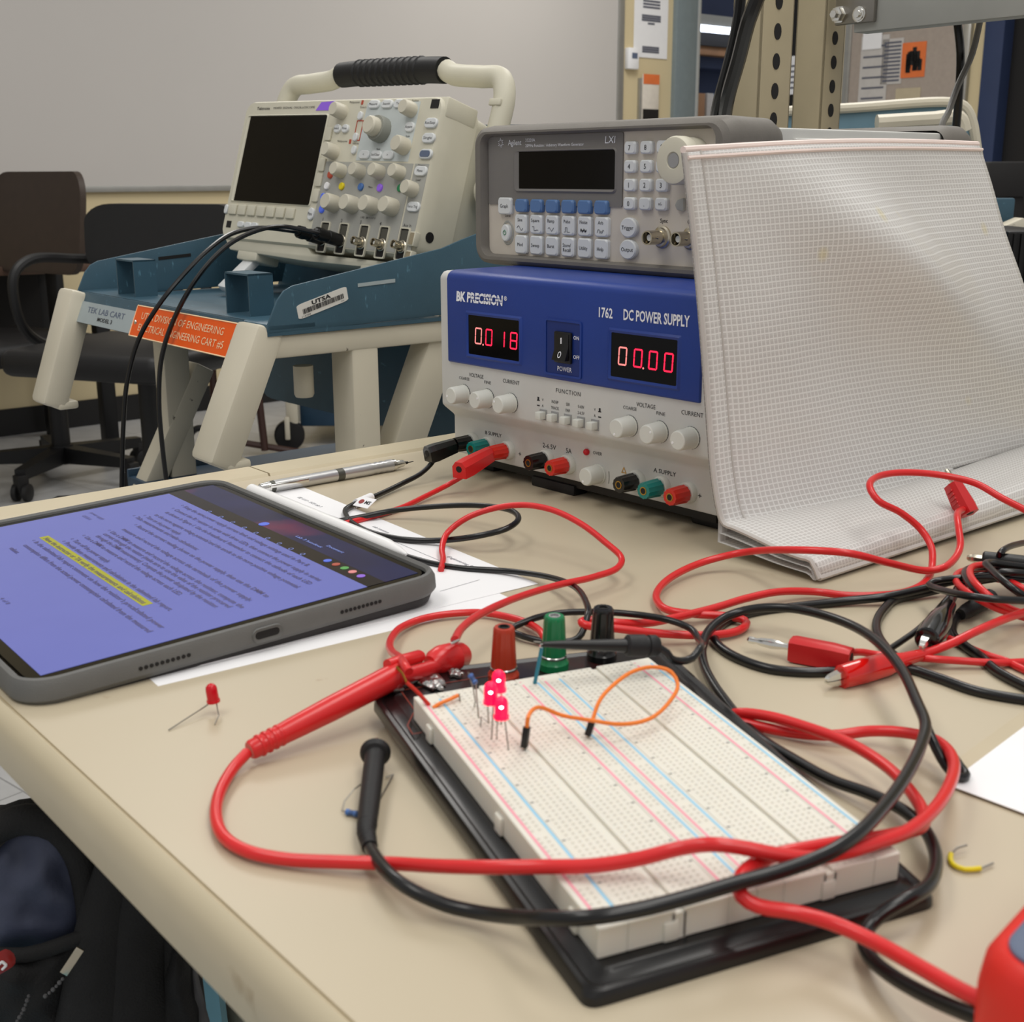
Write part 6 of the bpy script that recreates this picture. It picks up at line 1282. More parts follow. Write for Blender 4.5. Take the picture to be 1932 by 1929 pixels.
mb = MB(); mb.prism([(p[0]*0.0072+0.0, p[1]*0.0050) for p in ((-1, -1), (1, -1), (1, 1), (-1, 1))], -0.0003, 0.0, 'z', X=Matrix.Translation(-o) @ F2); mb.build('flag_face', 'paper', fg_)
mb = MB(); write(mb, 'MS', 0.0032, 0.0, 0.0030, 'c', X=TX @ Matrix.Translation((0, -0.0003, 0)), bold=0.02); mb.build('flag_print', 'print_black', fg_)
mb = MB(); mb.prism(circ(-0.0030, 0.0, 0.0022, 14), 0.0001, 0.0003, 'z', X=Matrix.Translation(-o) @ F2); mb.build('flag_mark', 'patch_red', fg_)
# red supply lead
a = post_front(0.0544); pe = at(866, 888, 0.020); X = frame(a, pe-a); Lb = (pe-a).length
t = lead_thing('red test lead plugged into the red post at the left of the power supply', a); stack_plug(t, X, 'lead_red', Lb)
pts = [X @ Vector((Lb*0.80, 0, -0.005)), at(874, 898, 0.013)]+P3([(845, 915, .007), (800, 938, .0035), (760, 957, .0025), (710, 973, .0022), (650, 988, .0022), (615, 995, .002)])
cable(t, pts, 0.0019, 'lead_red')
# black lead from under the tablet to the hook clip
t = lead_thing('black test lead running from under the tablet to the hook clip on the board', at(770, 1050, 0.002))
pts = P3([(760, 1048, .002), (815, 1063, .002), (870, 1072, .002), (960, 1078, .003), (1030, 1088, .006), (1080, 1105, .010), (1105, 1135, .014), (1108, 1165, .014), (1090, 1205, .006), (1040, 1212, .003), (985, 1200, .003), (965, 1188, .003), (1000, 1170, .006), (1050, 1158, .009), (1120, 1155, .012), (1200, 1160, .014), (1260, 1170, .013), (1302, 1186, .012), (1318, 1207, .012)])
ec = bw(0, 0, 0)
tipY = btop(1009, 1290).y
e1 = atY(1236, 1219, tipY+0.012); e0 = atY(1024, 1216, tipY-0.0005)
pts += [atY(1319, 1226, e1.y+0.010), atY(1306, 1242, e1.y+0.006), atY(1284, 1248, e1.y+0.002), atY(1266, 1243, e1.y), atY(1258, 1232, e1.y), e1]
cable(t, pts, 0.0017, 'lead_black')
o = Vector(t['base']); d = (e1-e0).normalized(); L = (e1-e0).length
mb = MB(); mb.T = Matrix.Translation(-o); mb.turn([(0, 0.0011), (L*0.15, 0.0017), (L*0.70, 0.0028), (L*0.74, 0.0030)], e0, d, 20); h = mb.build('hook_shaft', 'black_plastic', t)
mb = MB(); mb.T = Matrix.Translation(-o); mb.turn([(L*0.73, 0.0034), (L*0.75, 0.0046), (L*0.90, 0.0047), (L*0.905, 0.0040), (L*0.93, 0.0040), (L*0.935, 0.0046), (L*1.0, 0.0046), (L*1.03, 0.0036)], e0, d, 24); mb.build('hook_handle', 'black_soft', h)
mb = MB(); mb.T = Matrix.Translation(-o); mb.tube([e0+d*0.002, e0-d*0.0008, e0-d*0.0012+Vector((0, 0, -0.0010)), e0-d*0.0002+Vector((0, 0, -0.0014))], 0.0003, 6); mb.build('hook', 'chrome', h)
# red lead from under the tablet that arches over and ends at the hook probe
t = lead_thing('red test lead arching from the tablet corner to the tip of the red hook probe', at(836, 1062, 0.002))
GH = at(856, 1240, 0.030)
pts = P3([(832, 1075, .002), (836, 1055, .003), (834, 1035, .005), (845, 1005, .010), (880, 978, .018), (930, 960, .024), (985, 953, .028), (1040, 962, .028), (1095, 988, .024), (1140, 1022, .018), (1172, 1052, .013), (1165, 1072, .011), (1120, 1089, .011), (1050, 1105, .014), (970, 1130, .018), (905, 1160, .024), (872, 1185, .029), (858, 1208, .033)])
cable(t, pts, RL, 'lead_red'); o = Vector(t['base'])
legtube(t, o, [at(858, 1208, .033), at(852, 1214, .0335), at(866, 1208, .0335)], 'bare_end', 0.0006, 'chrome')
# red hook probe with the long red lead to the meter
g0 = at(471, 1417, 0.0060); g1 = at(760, 1268, 0.0185); g2 = atY(872, 1236, g1.y+0.030)
t = lead_thing('red hook probe lead running from the breadboard corner around to the red multimeter', g0); o = Vector(t['base'])
d = (g1-g0).normalized(); L = (g1-g0).length
mb = MB(); mb.T = Matrix.Translation(-o); mb.turn([(0, 0.0034), (0.001, 0.0040), (0.012, 0.0042), (0.020, 0.0046), (L*0.5, 0.0052), (L*0.92, 0.0056), (L, 0.0050)], g0, d, 24)
b = mb.build('probe_barrel', 'lead_red', t)
mb = MB(); mb.T = Matrix.Translation(-o)
for k in range(4): q = g0+d*(0.004+0.0030*k); mb.turn([(0, 0.0043), (0.0004, 0.0046), (0.0012, 0.0046), (0.0016, 0.0043)], q, d, 20)
mb.build('strain_rings', 'lead_red', b)
d2 = (g2-g1).normalized(); L2 = (g2-g1).length; sd = d2.cross(Vector((0, 0, 1))).normalized()
mb = MB(); mb.T = Matrix.Translation(-o); mb.turn([(-0.006, 0.0034), (L2*0.50, 0.0034), (L2*0.60, 0.0040)], g1-sd*(-0.0018)-Vector((0, 0, .0012)), d2, 16); mb.build('lower_prong', 'plug_red', b)
mb = MB(); mb.T = Matrix.Translation(-o); mb.turn([(-0.006, 0.0026), (0.0, 0.0030), (L2*0.36, 0.0030), (L2*0.40, 0.0022)], g1-sd*0.0032+Vector((0, 0, .0034)), d2, 16); mb.build('upper_prong', 'lead_red', b)
mb = MB(); mb.T = Matrix.Translation(-o); mb.turn([(L2*0.44, 0.0036), (L2*0.52, 0.0058), (L2*0.64, 0.0070), (L2*0.84, 0.0068), (L2*0.86, 0.0062), (L2*0.99, 0.0058), (L2*1.03, 0.0048)], g1, d2, 26); hd2 = mb.build('probe_head', 'lead_red', b)
legtube(t, o, [g1+Vector((-0.001, -0.004, 0.004)), atY(748, 1258, g1.y-0.006), atY(757, 1275, g1.y-0.006)], 'hook', 0.0004, 'brass')
W_ = P3([(466, 1421, .0056), (440, 1450, .004), (413, 1500, .003), (408, 1545, .003), (425, 1582, .003), (470, 1608, .003), (540, 1622, .003), (640, 1627, .004), (740, 1630, .006), (830, 1635, .012), (920, 1637, .017), (1020, 1636, .020), (1120, 1634, .021), (1210, 1620, .023), (1280, 1602, .026), (1340, 1594, .029), (1400, 1600, .028), (1460, 1612, .026), (1520, 1620, .024), (1590, 1610, .022), (1650, 1592, .020), (1710, 1570, .018), (1760, 1530, .016), (1790, 1485, .014), (1800, 1445, .012), (1790, 1418, .011), (1760, 1395, .010), (1700, 1382, .008), (1640, 1380, .006), (1570, 1388, .004), (1490, 1382, .003), (1420, 1368, .003), (1385, 1358, .003), (1380, 1350, .004), (1398, 1346, .006), (1450, 1352, .008), (1520, 1372, .009), (1600, 1402, .010), (1670, 1445, .011), (1715, 1490, .012), (1742, 1535, .013), (1738, 1560, .014), (1690, 1575, .016), (1620, 1586, .019), (1540, 1598, .021), (1460, 1615, .022), (1410, 1640, .022), (1394, 1665, .021), (1400, 1692, .019), (1430, 1710, .017), (1500, 1722, .015), (1570, 1742, .014), (1650, 1778, .014), (1740, 1828, .016), (1830, 1878, .018), (1900, 1904, .020), (1980, 1920, .022)])
cable(t, W_, 0.0023, 'lead_red')
t = lead_thing('red lead hooked over the red probe, looping round behind the binding posts', at(830, 1161, .003))
cable(t, P3([(772, 1268, .0255), (765, 1258, .0262), (756, 1243, .022), (741, 1232, .014), (735, 1219, .009), (739, 1204, .006), (756, 1185, .004), (793, 1169, .003), (830, 1161, .003), (868, 1157, .003), (905, 1156, .003), (942, 1161, .003), (979, 1170, .0035), (1007, 1182, .004), (1023, 1196, .005), (1030, 1208, .004), (1050, 1215, .003)]), RL, 'lead_red')
# black hook probe and its lead
h0 = at(711, 1396, 0.008); h1 = at(692, 1562, 0.0050); h2 = at(698, 1600, 0.0048)
t = lead_thing('black hook probe lead lying left of the breadboard and looping across it to the meter', h1); o = Vector(t['base'])
d = (h1-h0).normalized(); L = (h1-h0).length
mb = MB(); mb.T = Matrix.Translation(-o); mb.turn([(0.0, 0.0004), (0.0, 0.0009), (0.0012, 0.0011), (0.002, 0.0008), (0.004, 0.0008)], h0, d, 14); mb.build('tip', 'nickel', t)
mb = MB(); mb.T = Matrix.Translation(-o); mb.turn([(0.003, 0.0012), (0.006, 0.0030), (0.0080, 0.0042), (0.0100, 0.0060), (0.0112, 0.0060), (0.0125, 0.0052), (0.0130, 0.0040), (L*0.45, 0.0040), (L*0.8, 0.0038), (L*1.0, 0.0034)], h0, d, 26); b = mb.build('probe_barrel', 'black_soft', t)
mb = MB(); mb.T = Matrix.Translation(-o); mb.tube([h1-d*0.002, h1+d*0.003, (h1+h2)/2+Vector((-0.0003, 0, 0)), h2], 0.0034, 16, 0.001, rad=lambda f: 0.0037-0.0009*f-(0.00035 if int(f*14) % 2 else 0)); mb.build('strain_relief', 'black_soft', b)
KB = P3([(697, 1598, .0048), (710, 1620, .006), (740, 1655, .008), (780, 1682, .008), (840, 1708, .006), (900, 1722, .006), (960, 1730, .010), (1030, 1733, .017), (1110, 1732, .021), (1200, 1718, .022), (1300, 1693, .023), (1400, 1664, .024), (1480, 1642, .025), (1560, 1612, .026), (1620, 1572, .026), (1670, 1520, .024), (1710, 1463, .022), (1738, 1405, .020), (1746, 1368, .020), (1730, 1325, .020), (1700, 1262, .020), (1660, 1215, .020), (1610, 1182, .018), (1550, 1160, .016), (1490, 1148, .014), (1430, 1148, .012), (1380, 1160, .009), (1342, 1185, .007), (1325, 1220, .005), (1328, 1255, .004), (1345, 1290, .003), (1370, 1325, .002), (1400, 1362, .002), (1440, 1398, .0025), (1500, 1435, .003), (1570, 1473, .004), (1640, 1498, .006), (1700, 1527, .007), (1740, 1560, .007), (1762, 1600, .007), (1765, 1640, .008), (1748, 1675, .010), (1710, 1698, .011), (1670, 1720, .009), (1642, 1745, .006), (1630, 1775, .005), (1640, 1805, .005), (1680, 1840, .007), (1750, 1880, .010), (1830, 1915, .014), (1920, 1950, .018)])
cable(t, KB, 0.0023, 'lead_black')
t = lead_thing('end of a black lead bending down to the white sheet at the right', at(1820, 1470, .003))
cable(t, P3([(1748, 1370, .016), (1758, 1395, .014), (1775, 1430, .009), (1795, 1458, .005), (1815, 1468, .003), (1822, 1462, .003), (1812, 1448, .004), (1800, 1430, .005)]), 0.0019, 'lead_black')
# red lead whose far plug stands on the pouch
t = lead_thing('red stacking-plug lead looping over the pouch and the middle of the bench', at(1240, 1130, .003))
pp = at(1805, 950, 0.030)
o = Vector(t['base'])
pe = at(1817, 946, .024); pt0 = at(1799, 912, .034)
X = frame(pt0, pe-pt0, (0, -0.6, 0.8)); Lb = max((pe-pt0).length, 0.030)
stack_plug(t, X, 'plug_red', 0.022)
q0 = X @ Vector((0.017, 0.001, -0.004))
mb = MB(); mb.T = Matrix.Translation(-o) @ X; mb.turn([(-0.010, 0.0012), (-0.008, 0.0018), (-0.003, 0.0021), (0.0, 0.0016)], (0, 0, 0), (1, 0, 0), 12); mb.build('plug_pin', 'nickel', t)
mb = MB(); mb.T = Matrix.Translation(-o)
pts = [q0]+P3([(1806, 972, .026), (1809, 1000, .022), (1812, 1027, .016), (1803, 1052, .012), (1778, 1072, .010), (1749, 1077, .009), (1675, 1062, .018), (1600, 1044, .026), (1500, 1038, .024), (1400, 1043, .012), (1330, 1060, .007), (1272, 1086, .005), (1242, 1113, .004), (1240, 1135, .004), (1262, 1152, .005), (1310, 1159, .005), (1370, 1163, .004), (1405, 1171, .003), (1406, 1182, .003), (1385, 1193, .003), (1330, 1199, .004), (1250, 1196, .006), (1160, 1186, .010), (1105, 1180, .012), (1097, 1174, .012), (1110, 1170, .012), (1160, 1175, .011), (1220, 1176, .008), (1290, 1162, .0065), (1350, 1147, .006), (1410, 1129, .006), (1470, 1117, .006), (1540, 1117, .004), (1600, 1124, .003), (1690, 1121, .003), (1732, 1108, .003), (1752, 1090, .004), (1759, 1064, .007), (1757, 1032, .014), (1738, 1000, .022), (1700, 968, .032), (1657, 945, .040), (1641, 920, .046), (1655, 900, .048), (1700, 892, .048), (1770, 896, .046), (1840, 912, .042), (1890, 940, .036), (1940, 966, .030), (2000, 1003, .022)])
cable(t, pts, 0.0021, 'lead_red')
# black lead from the tangle, around the red banana plug and off to the right
t = lead_thing('thick black lead curving round the red banana plug and off to the right', at(1450, 1263, .002))
cable(t, P3([(1900, 1085, .012), (1850, 1088, .012), (1787, 1099, .008), (1749, 1110, .006), (1675, 1126, .005), (1600, 1134, .003), (1500, 1145, .002), (1420, 1156, .002), (1365, 1176, .002), (1347, 1205, .002), (1364, 1226, .002), (1400, 1246, .002), (1454, 1263, .002), (1519, 1269, .002), (1580, 1267, .002), (1650, 1261, .002), (1712, 1262, .002), (1768, 1279, .002), (1843, 1305, .002), (1932, 1321, .002), (2010, 1330, .002)]), 0.0024, 'lead_black')
t = lead_thing('thick black lead bending behind the red alligator clip', at(1654, 1180, .002))
cable(t, P3([(1770, 1113, .004), (1730, 1122, .003), (1690, 1131, .0025), (1668, 1150, .0024), (1655, 1172, .0024), (1655, 1195, .0024), (1668, 1218, .0024), (1690, 1240, .0024), (1716, 1254, .0024)]), 0.0024, 'lead_black')
# red banana lead
t = lead_thing('red banana plug lead with a bare metal pin in the middle of the bench', at(1550, 1240, .0)); o = Vector(t['base'])
a = at(1492, 1222, .0062); b = at(1606, 1243, .0062); X = Matrix.Translation(-o) @ frame(a, b-a); L = (b-a).length
mb = MB(); mb.T = X; mb.loft([[(x, p[0], p[1]) for p in ((-w, -h), (w, -h), (w, h*0.75), (w*.6, h), (-w*.6, h), (-w, h*.75))] for x, w, h in ((0, .0046, .0050), (0.002, .0050, .0054), (L*.7, .0050, .0052), (L, .0046, .0045))]); pb2 = mb.build('plug_body', 'plug_red', t)
mb = MB(); mb.T = X; mb.turn([(L-0.0004, 0.0024), (L+0.0002, 0.0024)], (0, 0, 0.0004), (1, 0, 0), 14); mb.build('plug_socket', 'dark_room', pb2)
mb = MB(); mb.T = X; mb.turn([(-0.0215, 0.0008), (-0.0205, 0.0018), (-0.0185, 0.0018), (-0.017, 0.0014), (-0.0145, 0.0021), (-0.0095, 0.0026), (-0.006, 0.0022), (-0.004, 0.0017), (0, 0.0017)], (0, 0, 0), (1, 0, 0), 16, 0.12); mb.build('banana_pin', 'chrome', pb2)
cable(t, [at(1604, 1232, .007)]+P3([(1625, 1231, .005), (1650, 1235, .003), (1690, 1240, .003), (1749, 1243, .005), (1805, 1247, .004), (1880, 1251, .003), (1935, 1249, .002), (2000, 1248, .002)]), 0.0018, 'lead_red')
# red alligator lead
def alligator(t, a, b, key, R=0.0052, jaw=0.010, open_=0.0):
    o = Vector(t['base']); d = b-a; L = d.length; F = Matrix.Translation(-o) @ frame(a, d)
    def sec(x, w, h): return [(x, w*math.cos(2*PI*i/18), h*math.sin(2*PI*i/18)) for i in range(18)]
    mb = MB(); mb.T = F; mb.loft([sec(jaw, R*.80, R*.86), sec(jaw+0.0006, R*.92, R), sec(jaw+(L-jaw)*.25, R*1.0, R*1.08), sec(jaw+(L-jaw)*.55, R*.92, R*1.0), sec(jaw+(L-jaw)*.75, R*.62, R*.66), sec(L*.97, R*.50, R*.52), sec(L, R*.46, R*.48)]); bt = mb.build('boot', key, t)
    for s in (1, -1):
        mb = MB(); mb.T = F; mb.loft([[(x, p[0], s*p[1]) for p in ((-w, z0), (w, z0), (w*.8, z1), (-w*.8, z1))] for x, w, z0, z1 in ((0, .0011, .0003, .0012), (0.002, .0017, .0002, .0022), (jaw*.7, .0021, .0003, .0030), (jaw+0.006, .0022, .0008, .0034))]); 
        for k in range(4): mb.box(0.001+k*0.0018, -0.0014, (-0.0004 if s > 0 else -0.0002), 0.0018+k*0.0018, 0.0014, (0.0004 if s > 0 else 0.0002))
        mb.build('jaw', 'chrome', t)
    return bt
a = at(1558, 1286, .0045); b = at(1738, 1236, .0065)
t = lead_thing('red alligator clip lead with a glossy boot pointing at the breadboard', a); alligator(t, a, b, 'gator_red', 0.0056, 0.0085)
cable(t, [b-(b-a).normalized()*0.004]+P3([(1740, 1235, .0065), (1787, 1218, .009), (1843, 1191, .012), (1899, 1167, .012), (1935, 1155, .011), (2000, 1130, .008)]), 0.0021, 'lead_red')
# black alligator lead
a = at(1738, 1224, .0100); b = at(1793, 1142, .0140)
t = lead_thing('black alligator clip lead with a glossy boot behind the red clip', a); alligator(t, a, b, 'gator_black', 0.0064, 0.0105)
cable(t, [b-(b-a).normalized()*0.004]+P3([(1800, 1124, .013), (1812, 1106, .012), (1840, 1098, .010), (1889, 1090, .012), (1940, 1082, .012), (2000, 1080, .010)]), 0.0021, 'lead_black')
# tangle on the right
def coil(label, L, key, r=0.0019, z=None):
    P = P3(L, z); t = lead_thing(label, P[0]); cable(t, P, r, key); return t
coil('red lead wound round the bundle at the right edge, outer turn', [(1990, 1085, .008), (1930, 1078, .011), (1860, 1074, .012), (1818, 1078, .013), (1804, 1087, .014), (1808, 1103, .015), (1833, 1123, .015), (1871, 1144, .012), (1908, 1158, .007), (1945, 1168, .003), (2000, 1172, .002)], 'lead_red')
coil('red lead wound round the bundle at the right edge, inner turn', [(1990, 1075, .010), (1925, 1066, .015), (1870, 1065, .018), (1838, 1069, .019), (1830, 1083, .020), (1846, 1107, .020), (1871, 1129, .017), (1899, 1146, .011), (1940, 1160, .005), (2000, 1165, .002)], 'lead_red')
coil('black lead turn lying between the two red turns of the bundle', [(1990, 1080, .010), (1900, 1074, .014), (1845, 1070, .016), (1823, 1076, .017), (1822, 1090, .018), (1843, 1116, .017), (1872, 1136, .013), (1910, 1152, .008), (1990, 1170, .002)], 'lead_black')
coil('thin black lead making the long flat loop across the bundle', [(2000, 1102, .008), (1940, 1095, .012), (1870, 1090, .015), (1810, 1091, .016), (1768, 1096, .014), (1753, 1104, .013), (1764, 1110, .014), (1790, 1117, .018), (1833, 1126, .022), (1880, 1131, .022), (1935, 1134, .020), (2000, 1140, .015)], 'lead_black', 0.0019)
coil('thin black lead crossing straight to the red alligator clip', [(1674, 1228, .006), (1700, 1211, .006), (1731, 1189, .007), (1762, 1159, .008), (1788, 1130, .010), (1812, 1108, .012), (1860, 1092, .014), (1940, 1086, .012), (2000, 1088, .008)], 'lead_black', 0.0016)
coil('black lead arching over the top of the bundle and down the right edge', [(1990, 1152, .004), (1935, 1127, .018), (1910, 1110, .022), (1889, 1093, .024), (1869, 1074, .024), (1860, 1064, .024), (1872, 1062, .022), (1900, 1066, .020), (1940, 1071, .018), (2000, 1080, .014)], 'lead_black', 0.0020)
coil('black lead arc under the topmost turn of the bundle', [(1870, 1092, .014), (1880, 1082, .017), (1900, 1080, .018), (1940, 1083, .017), (2000, 1092, .012)], 'lead_black', 0.0020)
coil('short red turn showing inside the black arcs at the right edge', [(1872, 1092, .010), (1899, 1096, .012), (1920, 1105, .012), (1945, 1118, .010), (2000, 1140, .004)], 'lead_red')
coil('red lead low at the right edge beneath the alligator cable', [(1790, 1205, .003), (1820, 1219, .002), (1861, 1236, .002), (1899, 1248, .002), (1932, 1264, .002), (2000, 1285, .002)], 'lead_red', 0.0018)
t = coil('thick black lead with a strain relief bending under the red alligator cable', [(1845, 1140, .007), (1830, 1148, .006), (1808, 1163, .003), (1797, 1182, .0024), (1799, 1200, .0024), (1820, 1219, .0024), (1852, 1241, .0024), (1880, 1266, .0024), (1932, 1294, .0024), (2000, 1322, .0024)], 'lead_black', 0.0024)
a = at(1812, 1160, .0045); b = at(1868, 1128, .0065); mb = MB(); mb.T = Matrix.Translation(-Vector(t['base'])); mb.turn([(0, 0.0030), (0.004, 0.0036), (0.006, 0.0040), ((b-a).length, 0.0048)], a, b-a, 18); mb.build('strain_relief', 'black_soft', t)
# black banana plug at the right edge
a = at(1853, 1055, .018); b = at(1960, 1066, .018); t = lead_thing('black banana plug lead lying on top of the bundle at the right edge', a); o = Vector(t['base']); X = Matrix.Translation(-o) @ frame(a, b-a)
mb = MB(); mb.T = X; mb.turn([(0, 0.0034), (0.001, 0.0045), (0.020, 0.0044), (0.024, 0.0038), (0.034, 0.0038), (0.036, 0.0044), (0.045, 0.0042)], (0, 0, 0), (1, 0, 0), 22); b_ = mb.build('plug_body', 'black_plastic', t)
mb = MB(); mb.T = X; mb.turn([(-0.0080, 0.0010), (-0.007, 0.0019), (-0.004, 0.0025), (-0.001, 0.0022), (0.001, 0.0020)], (0, 0, 0), (1, 0, 0), 14, 0.12); mb.build('banana_pin', 'nickel', b_)
mb = MB(); mb.T = X; mb.box(0.0265, -0.0040, -0.0015, 0.0345, -0.0037, 0.0012); mb.build('plug_label', 'paper', b_)
cable(t, P3([(1885, 1050, .021), (1888, 1043, .024), (1902, 1033, .024), (1935, 1024, .020), (2000, 1015, .012)]), 0.0018, 'lead_black')

# ================================================================== MULTIMETER, SHEETS AT THE RIGHT
a = at(1838, 1812, .036); b = at(1932, 1708, .036); ux = (b-a); ux.z = 0; ux.normalize(); uy = Vector((-ux.y, ux.x, 0))
t = thing('multimeter', 'red-cased handheld multimeter cut off at the lower right corner', 'multimeter', (a.x, a.y, 0), rotm(math.atan2(ux.y, ux.x)))
mb = MB(); LW_ = lambda g, z, r: [(p[0], p[1], z) for p in rrect(g-0.002, -0.19+g, 0.094-g, 0.002-g, r, 8)]
mb.loft([LW_(0.004, 0.0, .012), LW_(0.0, 0.004, .014), LW_(0.0, 0.026, .014), LW_(0.0012, 0.034, .013), LW_(0.003, 0.0370, .012), LW_(0.0045, 0.0380, .010), LW_(0.0056, 0.0375, .009)], (True, True)); hs = mb.build('holster', 'meter_red', t)
mb = MB(); mb.loft([LW_(0.0056, 0.034, .009), LW_(0.0060, 0.0384, .009), LW_(0.0072, 0.0390, .008)]); fc = mb.build('face', 'meter_grey', t)
mb = MB(); mb.box(0.022, -0.070, 0.0392, 0.072, -0.025, 0.0402, 0.001); mb.build('display', 'lcd_glass', fc)
mb = MB(); mb.turn([(0, 0.020), (0.006, 0.019), (0.008, 0.016)], (0.047, -0.115, 0.0392), (0, 0, 1), 30); mb.build('selector_knob', 'black_plastic', fc)
pcn = at(1786, 1486); u1 = (at(1932, 1376)-pcn).normalized(); u2 = (at(1932, 1541)-pcn).normalized()
t = thing('blank_sheet', 'white sheet of paper entering at the right edge beyond the multimeter', 'paper', pcn, None)
mb = MB(); q = [Vector((0, 0, 0)), u2*0.28, u2*0.28+u1*0.216, u1*0.216]; mb.prism([(p.x, p.y) for p in q], 0.0010, 0.0013, 'z'); mb.build('sheet', 'paper', t)
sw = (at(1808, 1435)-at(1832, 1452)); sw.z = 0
t = thing('overlay_strip', 'grey-beige card strip lying along the edge of the white sheet', 'card', pcn, None)
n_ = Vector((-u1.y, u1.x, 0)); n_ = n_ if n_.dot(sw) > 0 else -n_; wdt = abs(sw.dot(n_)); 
q = [u1*0.018, u1*0.2, u1*0.2+n_*wdt, u1*0.0245+n_*wdt]; mb = MB(); mb.prism([(p.x, p.y) for p in q], 0.0002, 0.0008, 'z'); mb.build('card', 'strip_beige', t)  # thin added strip standing for the darker band along the sheet's edge

# ================================================================== BACKPACK AND THE CHAIR IT RESTS ON
bz = -0.46
t = thing('chair', 'pale blue plastic chair under the bench front holding the backpack', 'chair', (-0.384, 0.595, FLOOR), rotm(-0.88))
mb = MB(); L = lambda g, z: [(p[0], p[1], z) for p in rrect(-0.22+g, -0.17+g, 0.22-g, 0.17-g, 0.05, 6)]
zc_ = bz+TZ
mb.loft([L(0.02, zc_-0.03), L(0.0, zc_-0.02), L(0.0, zc_-0.004), L(0.012, zc_)]); mb.build('seat', 'chair_blue', t)
for sx in (-0.18, 0.18):
    for sy in (-0.13, 0.13): mb = MB(); mb.cyl((sx, sy, 0), (sx, sy, zc_-0.02), 0.012, n=12); mb.build('leg', 'chrome', t)
qa = atY(372, 1800, 0.66); qb = atY(402, 1800, 0.66); q2 = atY(392, 1940, 0.66)
mb = MB(); X = Matrix.Identity(4)
Bm = (Matrix.Translation((-0.384, 0.595, -TZ)) @ rotm(-0.88).to_4x4()).inverted()
P = [atY(px, py, 0.66) for px, py in ((345, 1760), (399, 1775))]; P += [Vector((P[1].x+0.012, 0.66, bz-0.01)), Vector((P[0].x, 0.66, bz-0.01))]
v = [Bm @ (p+Vector((0, dy, 0))) for dy in (0, 0.012) for p in P]
mb.add(v, [(0, 1, 2, 3), (7, 6, 5, 4), (0, 4, 5, 1), (1, 5, 6, 2), (2, 6, 7, 3), (3, 7, 4, 0)])
mb.build('back_rail', 'chair_blue', t)
bo = Vector((-0.33, 0.66, bz)); t = thing('backpack', 'open black backpack with a navy lining beside the bench front', 'backpack', bo)
def blob(name, key, c, r, seed, amp=0.12, n=40, fr=14, sq=0.75, par=None, wr=None):
    V = []; F_ = []; m = n//2
    for j in range(m+1):
        th = PI*j/m
        for i in range(n):
            ph = 2*PI*i/n; cs = lambda v: math.copysign(abs(v)**sq, v)
            d = Vector((cs(math.sin(th))*cs(math.cos(ph)), cs(math.sin(th))*cs(math.sin(ph)), cs(math.cos(th))))
            p = Vector((d.x*r[0], d.y*r[1], d.z*r[2])); nn = noise.noise((p+Vector((seed, 0, 0)))*fr)*amp+noise.noise((p+Vector((0, seed, 0)))*fr*2.7)*amp*.35
            V.append(Vector(c)-bo+p*(1+nn))
    for j in range(m):
        for i in range(n): F_.append((j*n+i, j*n+(i+1) % n, (j+1)*n+(i+1) % n, (j+1)*n+i))
    mb = MB(); mb.add(V, F_); return mb.build(name, key, par or t, angle=80)
cb = Vector((-0.345, 0.68, -0.345))
blob('body', 'fabric_black', cb, (0.150, 0.085, 0.185), 3.1, 0.06)
# navy lining seen through the open top pocket
def sheetpatch(name, key, outline, Y, bulge, par=t, n=14):
    c = Vector((sum(p[0] for p in outline)/len(outline), sum(p[1] for p in outline)/len(outline), 0)); loops = []
    for s in range(n, 0, -1):
        f = s/n; l = []
        for px, py in outline:
            x = c.x+(px-c.x)*f; y = c.y+(py-c.y)*f
            l.append(atY(x, y, Y-bulge*(1-f*f)+0.006*noise.noise(Vector((x*.02, y*.02, 1.7)))) - bo)
        loops.append(l)
    mb = MB(); mb.loft(loops, (False, True)); return mb.build(name, key, par, angle=80)
YB = 0.590
def spl(P, k=5):
    Q = [Vector((p[0], p[1], 0)) for p in P]; Q = Q+[Q[0]]; return [(p.x, p.y) for p in smooth_path(Q, 12)][:-1]
sheetpatch('lining', 'fabric_navy', spl([(-40, 1640), (0, 1600), (40, 1565), (90, 1560), (130, 1600), (150, 1660), (168, 1720), (165, 1760), (110, 1785), (40, 1795), (-40, 1790)]), YB-0.004, 0.012)
def roll(name, path, r, Y, key='fabric_black', rad=None):
    mb = MB(); mb.T = Matrix.Translation(-bo); P = [atY(px, py, Y+(q[0] if q else 0)) for px, py, *q in path]; mb.tube(P, r, 12, 0.006, rad=rad); return mb.build(name, key, t, angle=80)
roll('pocket_rim', [(-60, 1612), (-10, 1568), (50, 1546), (110, 1560), (150, 1606), (172, 1680), (182, 1760)], 0.009, YB-0.006, rad=lambda f: 0.0075+0.002*f)
roll('top_flap', [(-60, 1572), (0, 1550), (60, 1532), (120, 1552), (180, 1600)], 0.0075, YB+0.02)
roll('side_fold', [(235, 1610), (215, 1700), (205, 1800), (195, 1960)], 0.022, YB-0.012, rad=lambda f: 0.012+0.016*f)
roll('side_fold', [(275, 1640), (262, 1730), (255, 1820), (250, 1960)], 0.024, YB-0.012, rad=lambda f: 0.013+0.013*f)
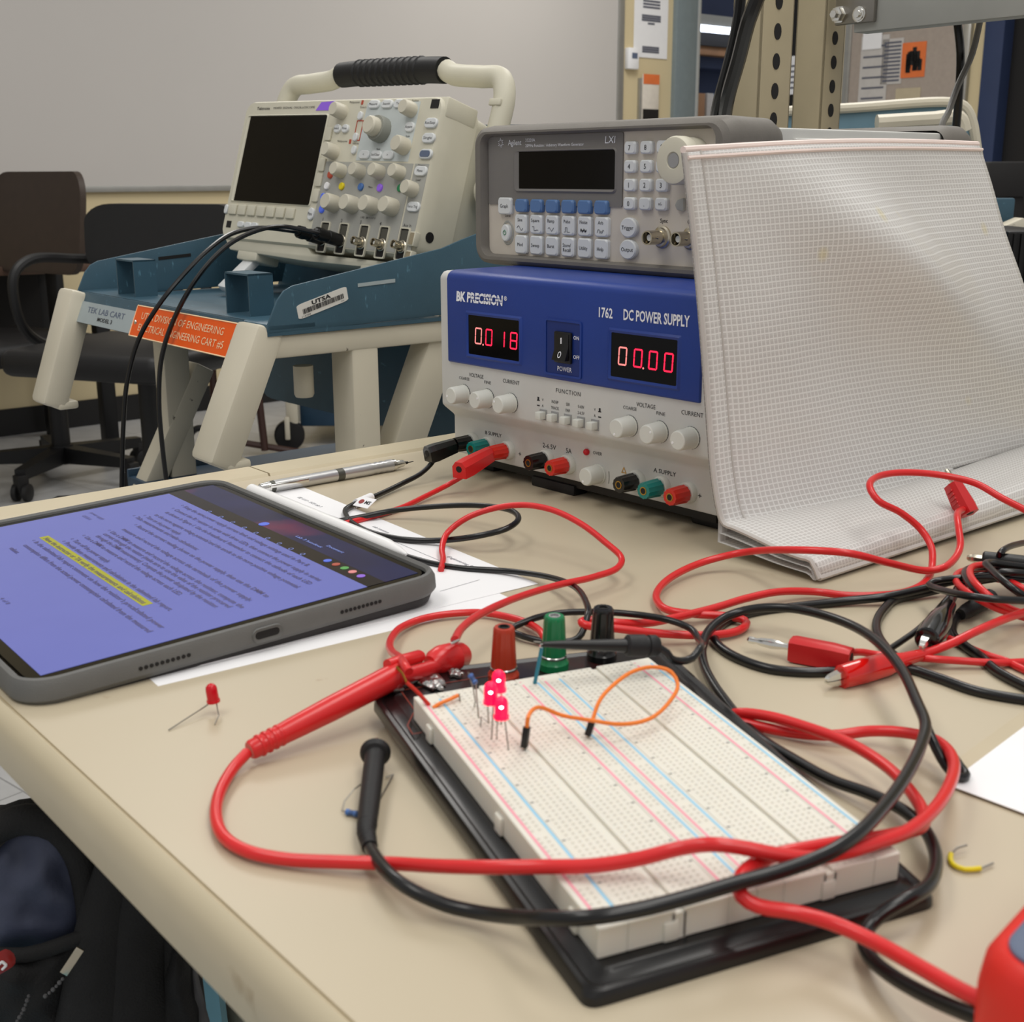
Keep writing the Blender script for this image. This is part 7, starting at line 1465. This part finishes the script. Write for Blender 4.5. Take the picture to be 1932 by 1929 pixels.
roll('side_fold', [(330, 1700), (318, 1800), (312, 1960)], 0.020, YB-0.004, rad=lambda f: 0.012+0.012*f)
sheetpatch('front_pocket', 'fabric_black', spl([(-60, 1800), (40, 1795), (120, 1782), (160, 1770), (170, 1800), (150, 1860), (140, 1960), (-60, 1960)]), YB-0.016, 0.014)
roll('pocket_seam', [(-40, 1800), (50, 1802), (110, 1785), (165, 1765)], 0.004, YB-0.022)
sheetpatch('side_mesh', 'mesh_grey', spl([(356, 1775), (368, 1780), (372, 1830), (386, 1890), (398, 1960), (368, 1960), (360, 1860)]), YB-0.010, 0.002)
sheetpatch('side_panel', 'fabric_black', spl([(338, 1755), (356, 1775), (360, 1860), (368, 1960), (270, 1960), (300, 1850)]), YB-0.014, 0.010)
P = [atY(px, py, YB-0.040) for px, py in ((152, 1790), (120, 1838))]
mb = MB(); mb.T = Matrix.Translation(-bo); F = frame(P[0], P[1]-P[0], (0, -1, 0)); L = (P[1]-P[0]).length; mb.box(0, -0.0022, -0.0007, L, 0.0022, 0.0007, 0.0005, X=F); zp = mb.build('zip_puller', 'nickel', t)
def cord(path):
    mb = MB(); mb.T = Matrix.Translation(-bo); P = smooth_path([atY(px, py, YB-0.038) for px, py in path], 0.0022)
    for i, p in enumerate(P[:-1]): mb.ball(p, 0.0012 if i % 2 else 0.0009, 1, 8)
    mb.build('zip_cord', 'mesh_grey', t)
cord([(118, 1848), (100, 1868), (78, 1886)]); cord([(54, 1880), (45, 1905), (28, 1935)])
pc_ = [(-14, 1806), (10, 1791), (26, 1800), (29, 1818), (16, 1830), (-14, 1842)]
sheetpatch('badge', 'patch_red', spl(pc_), YB-0.040, 0.002)
mb = MB(); mb.T = Matrix.Translation(-bo)
for A, B_ in (((-6, 1824), (4, 1815)), ((4, 1815), (12, 1822)), ((12, 1822), (4, 1830))):
    a, b = atY(*A, YB-0.044), atY(*B_, YB-0.044); mb.tube([a, b], 0.0007, 6, smooth=False)
mb.build('badge_mark', 'paper', t)
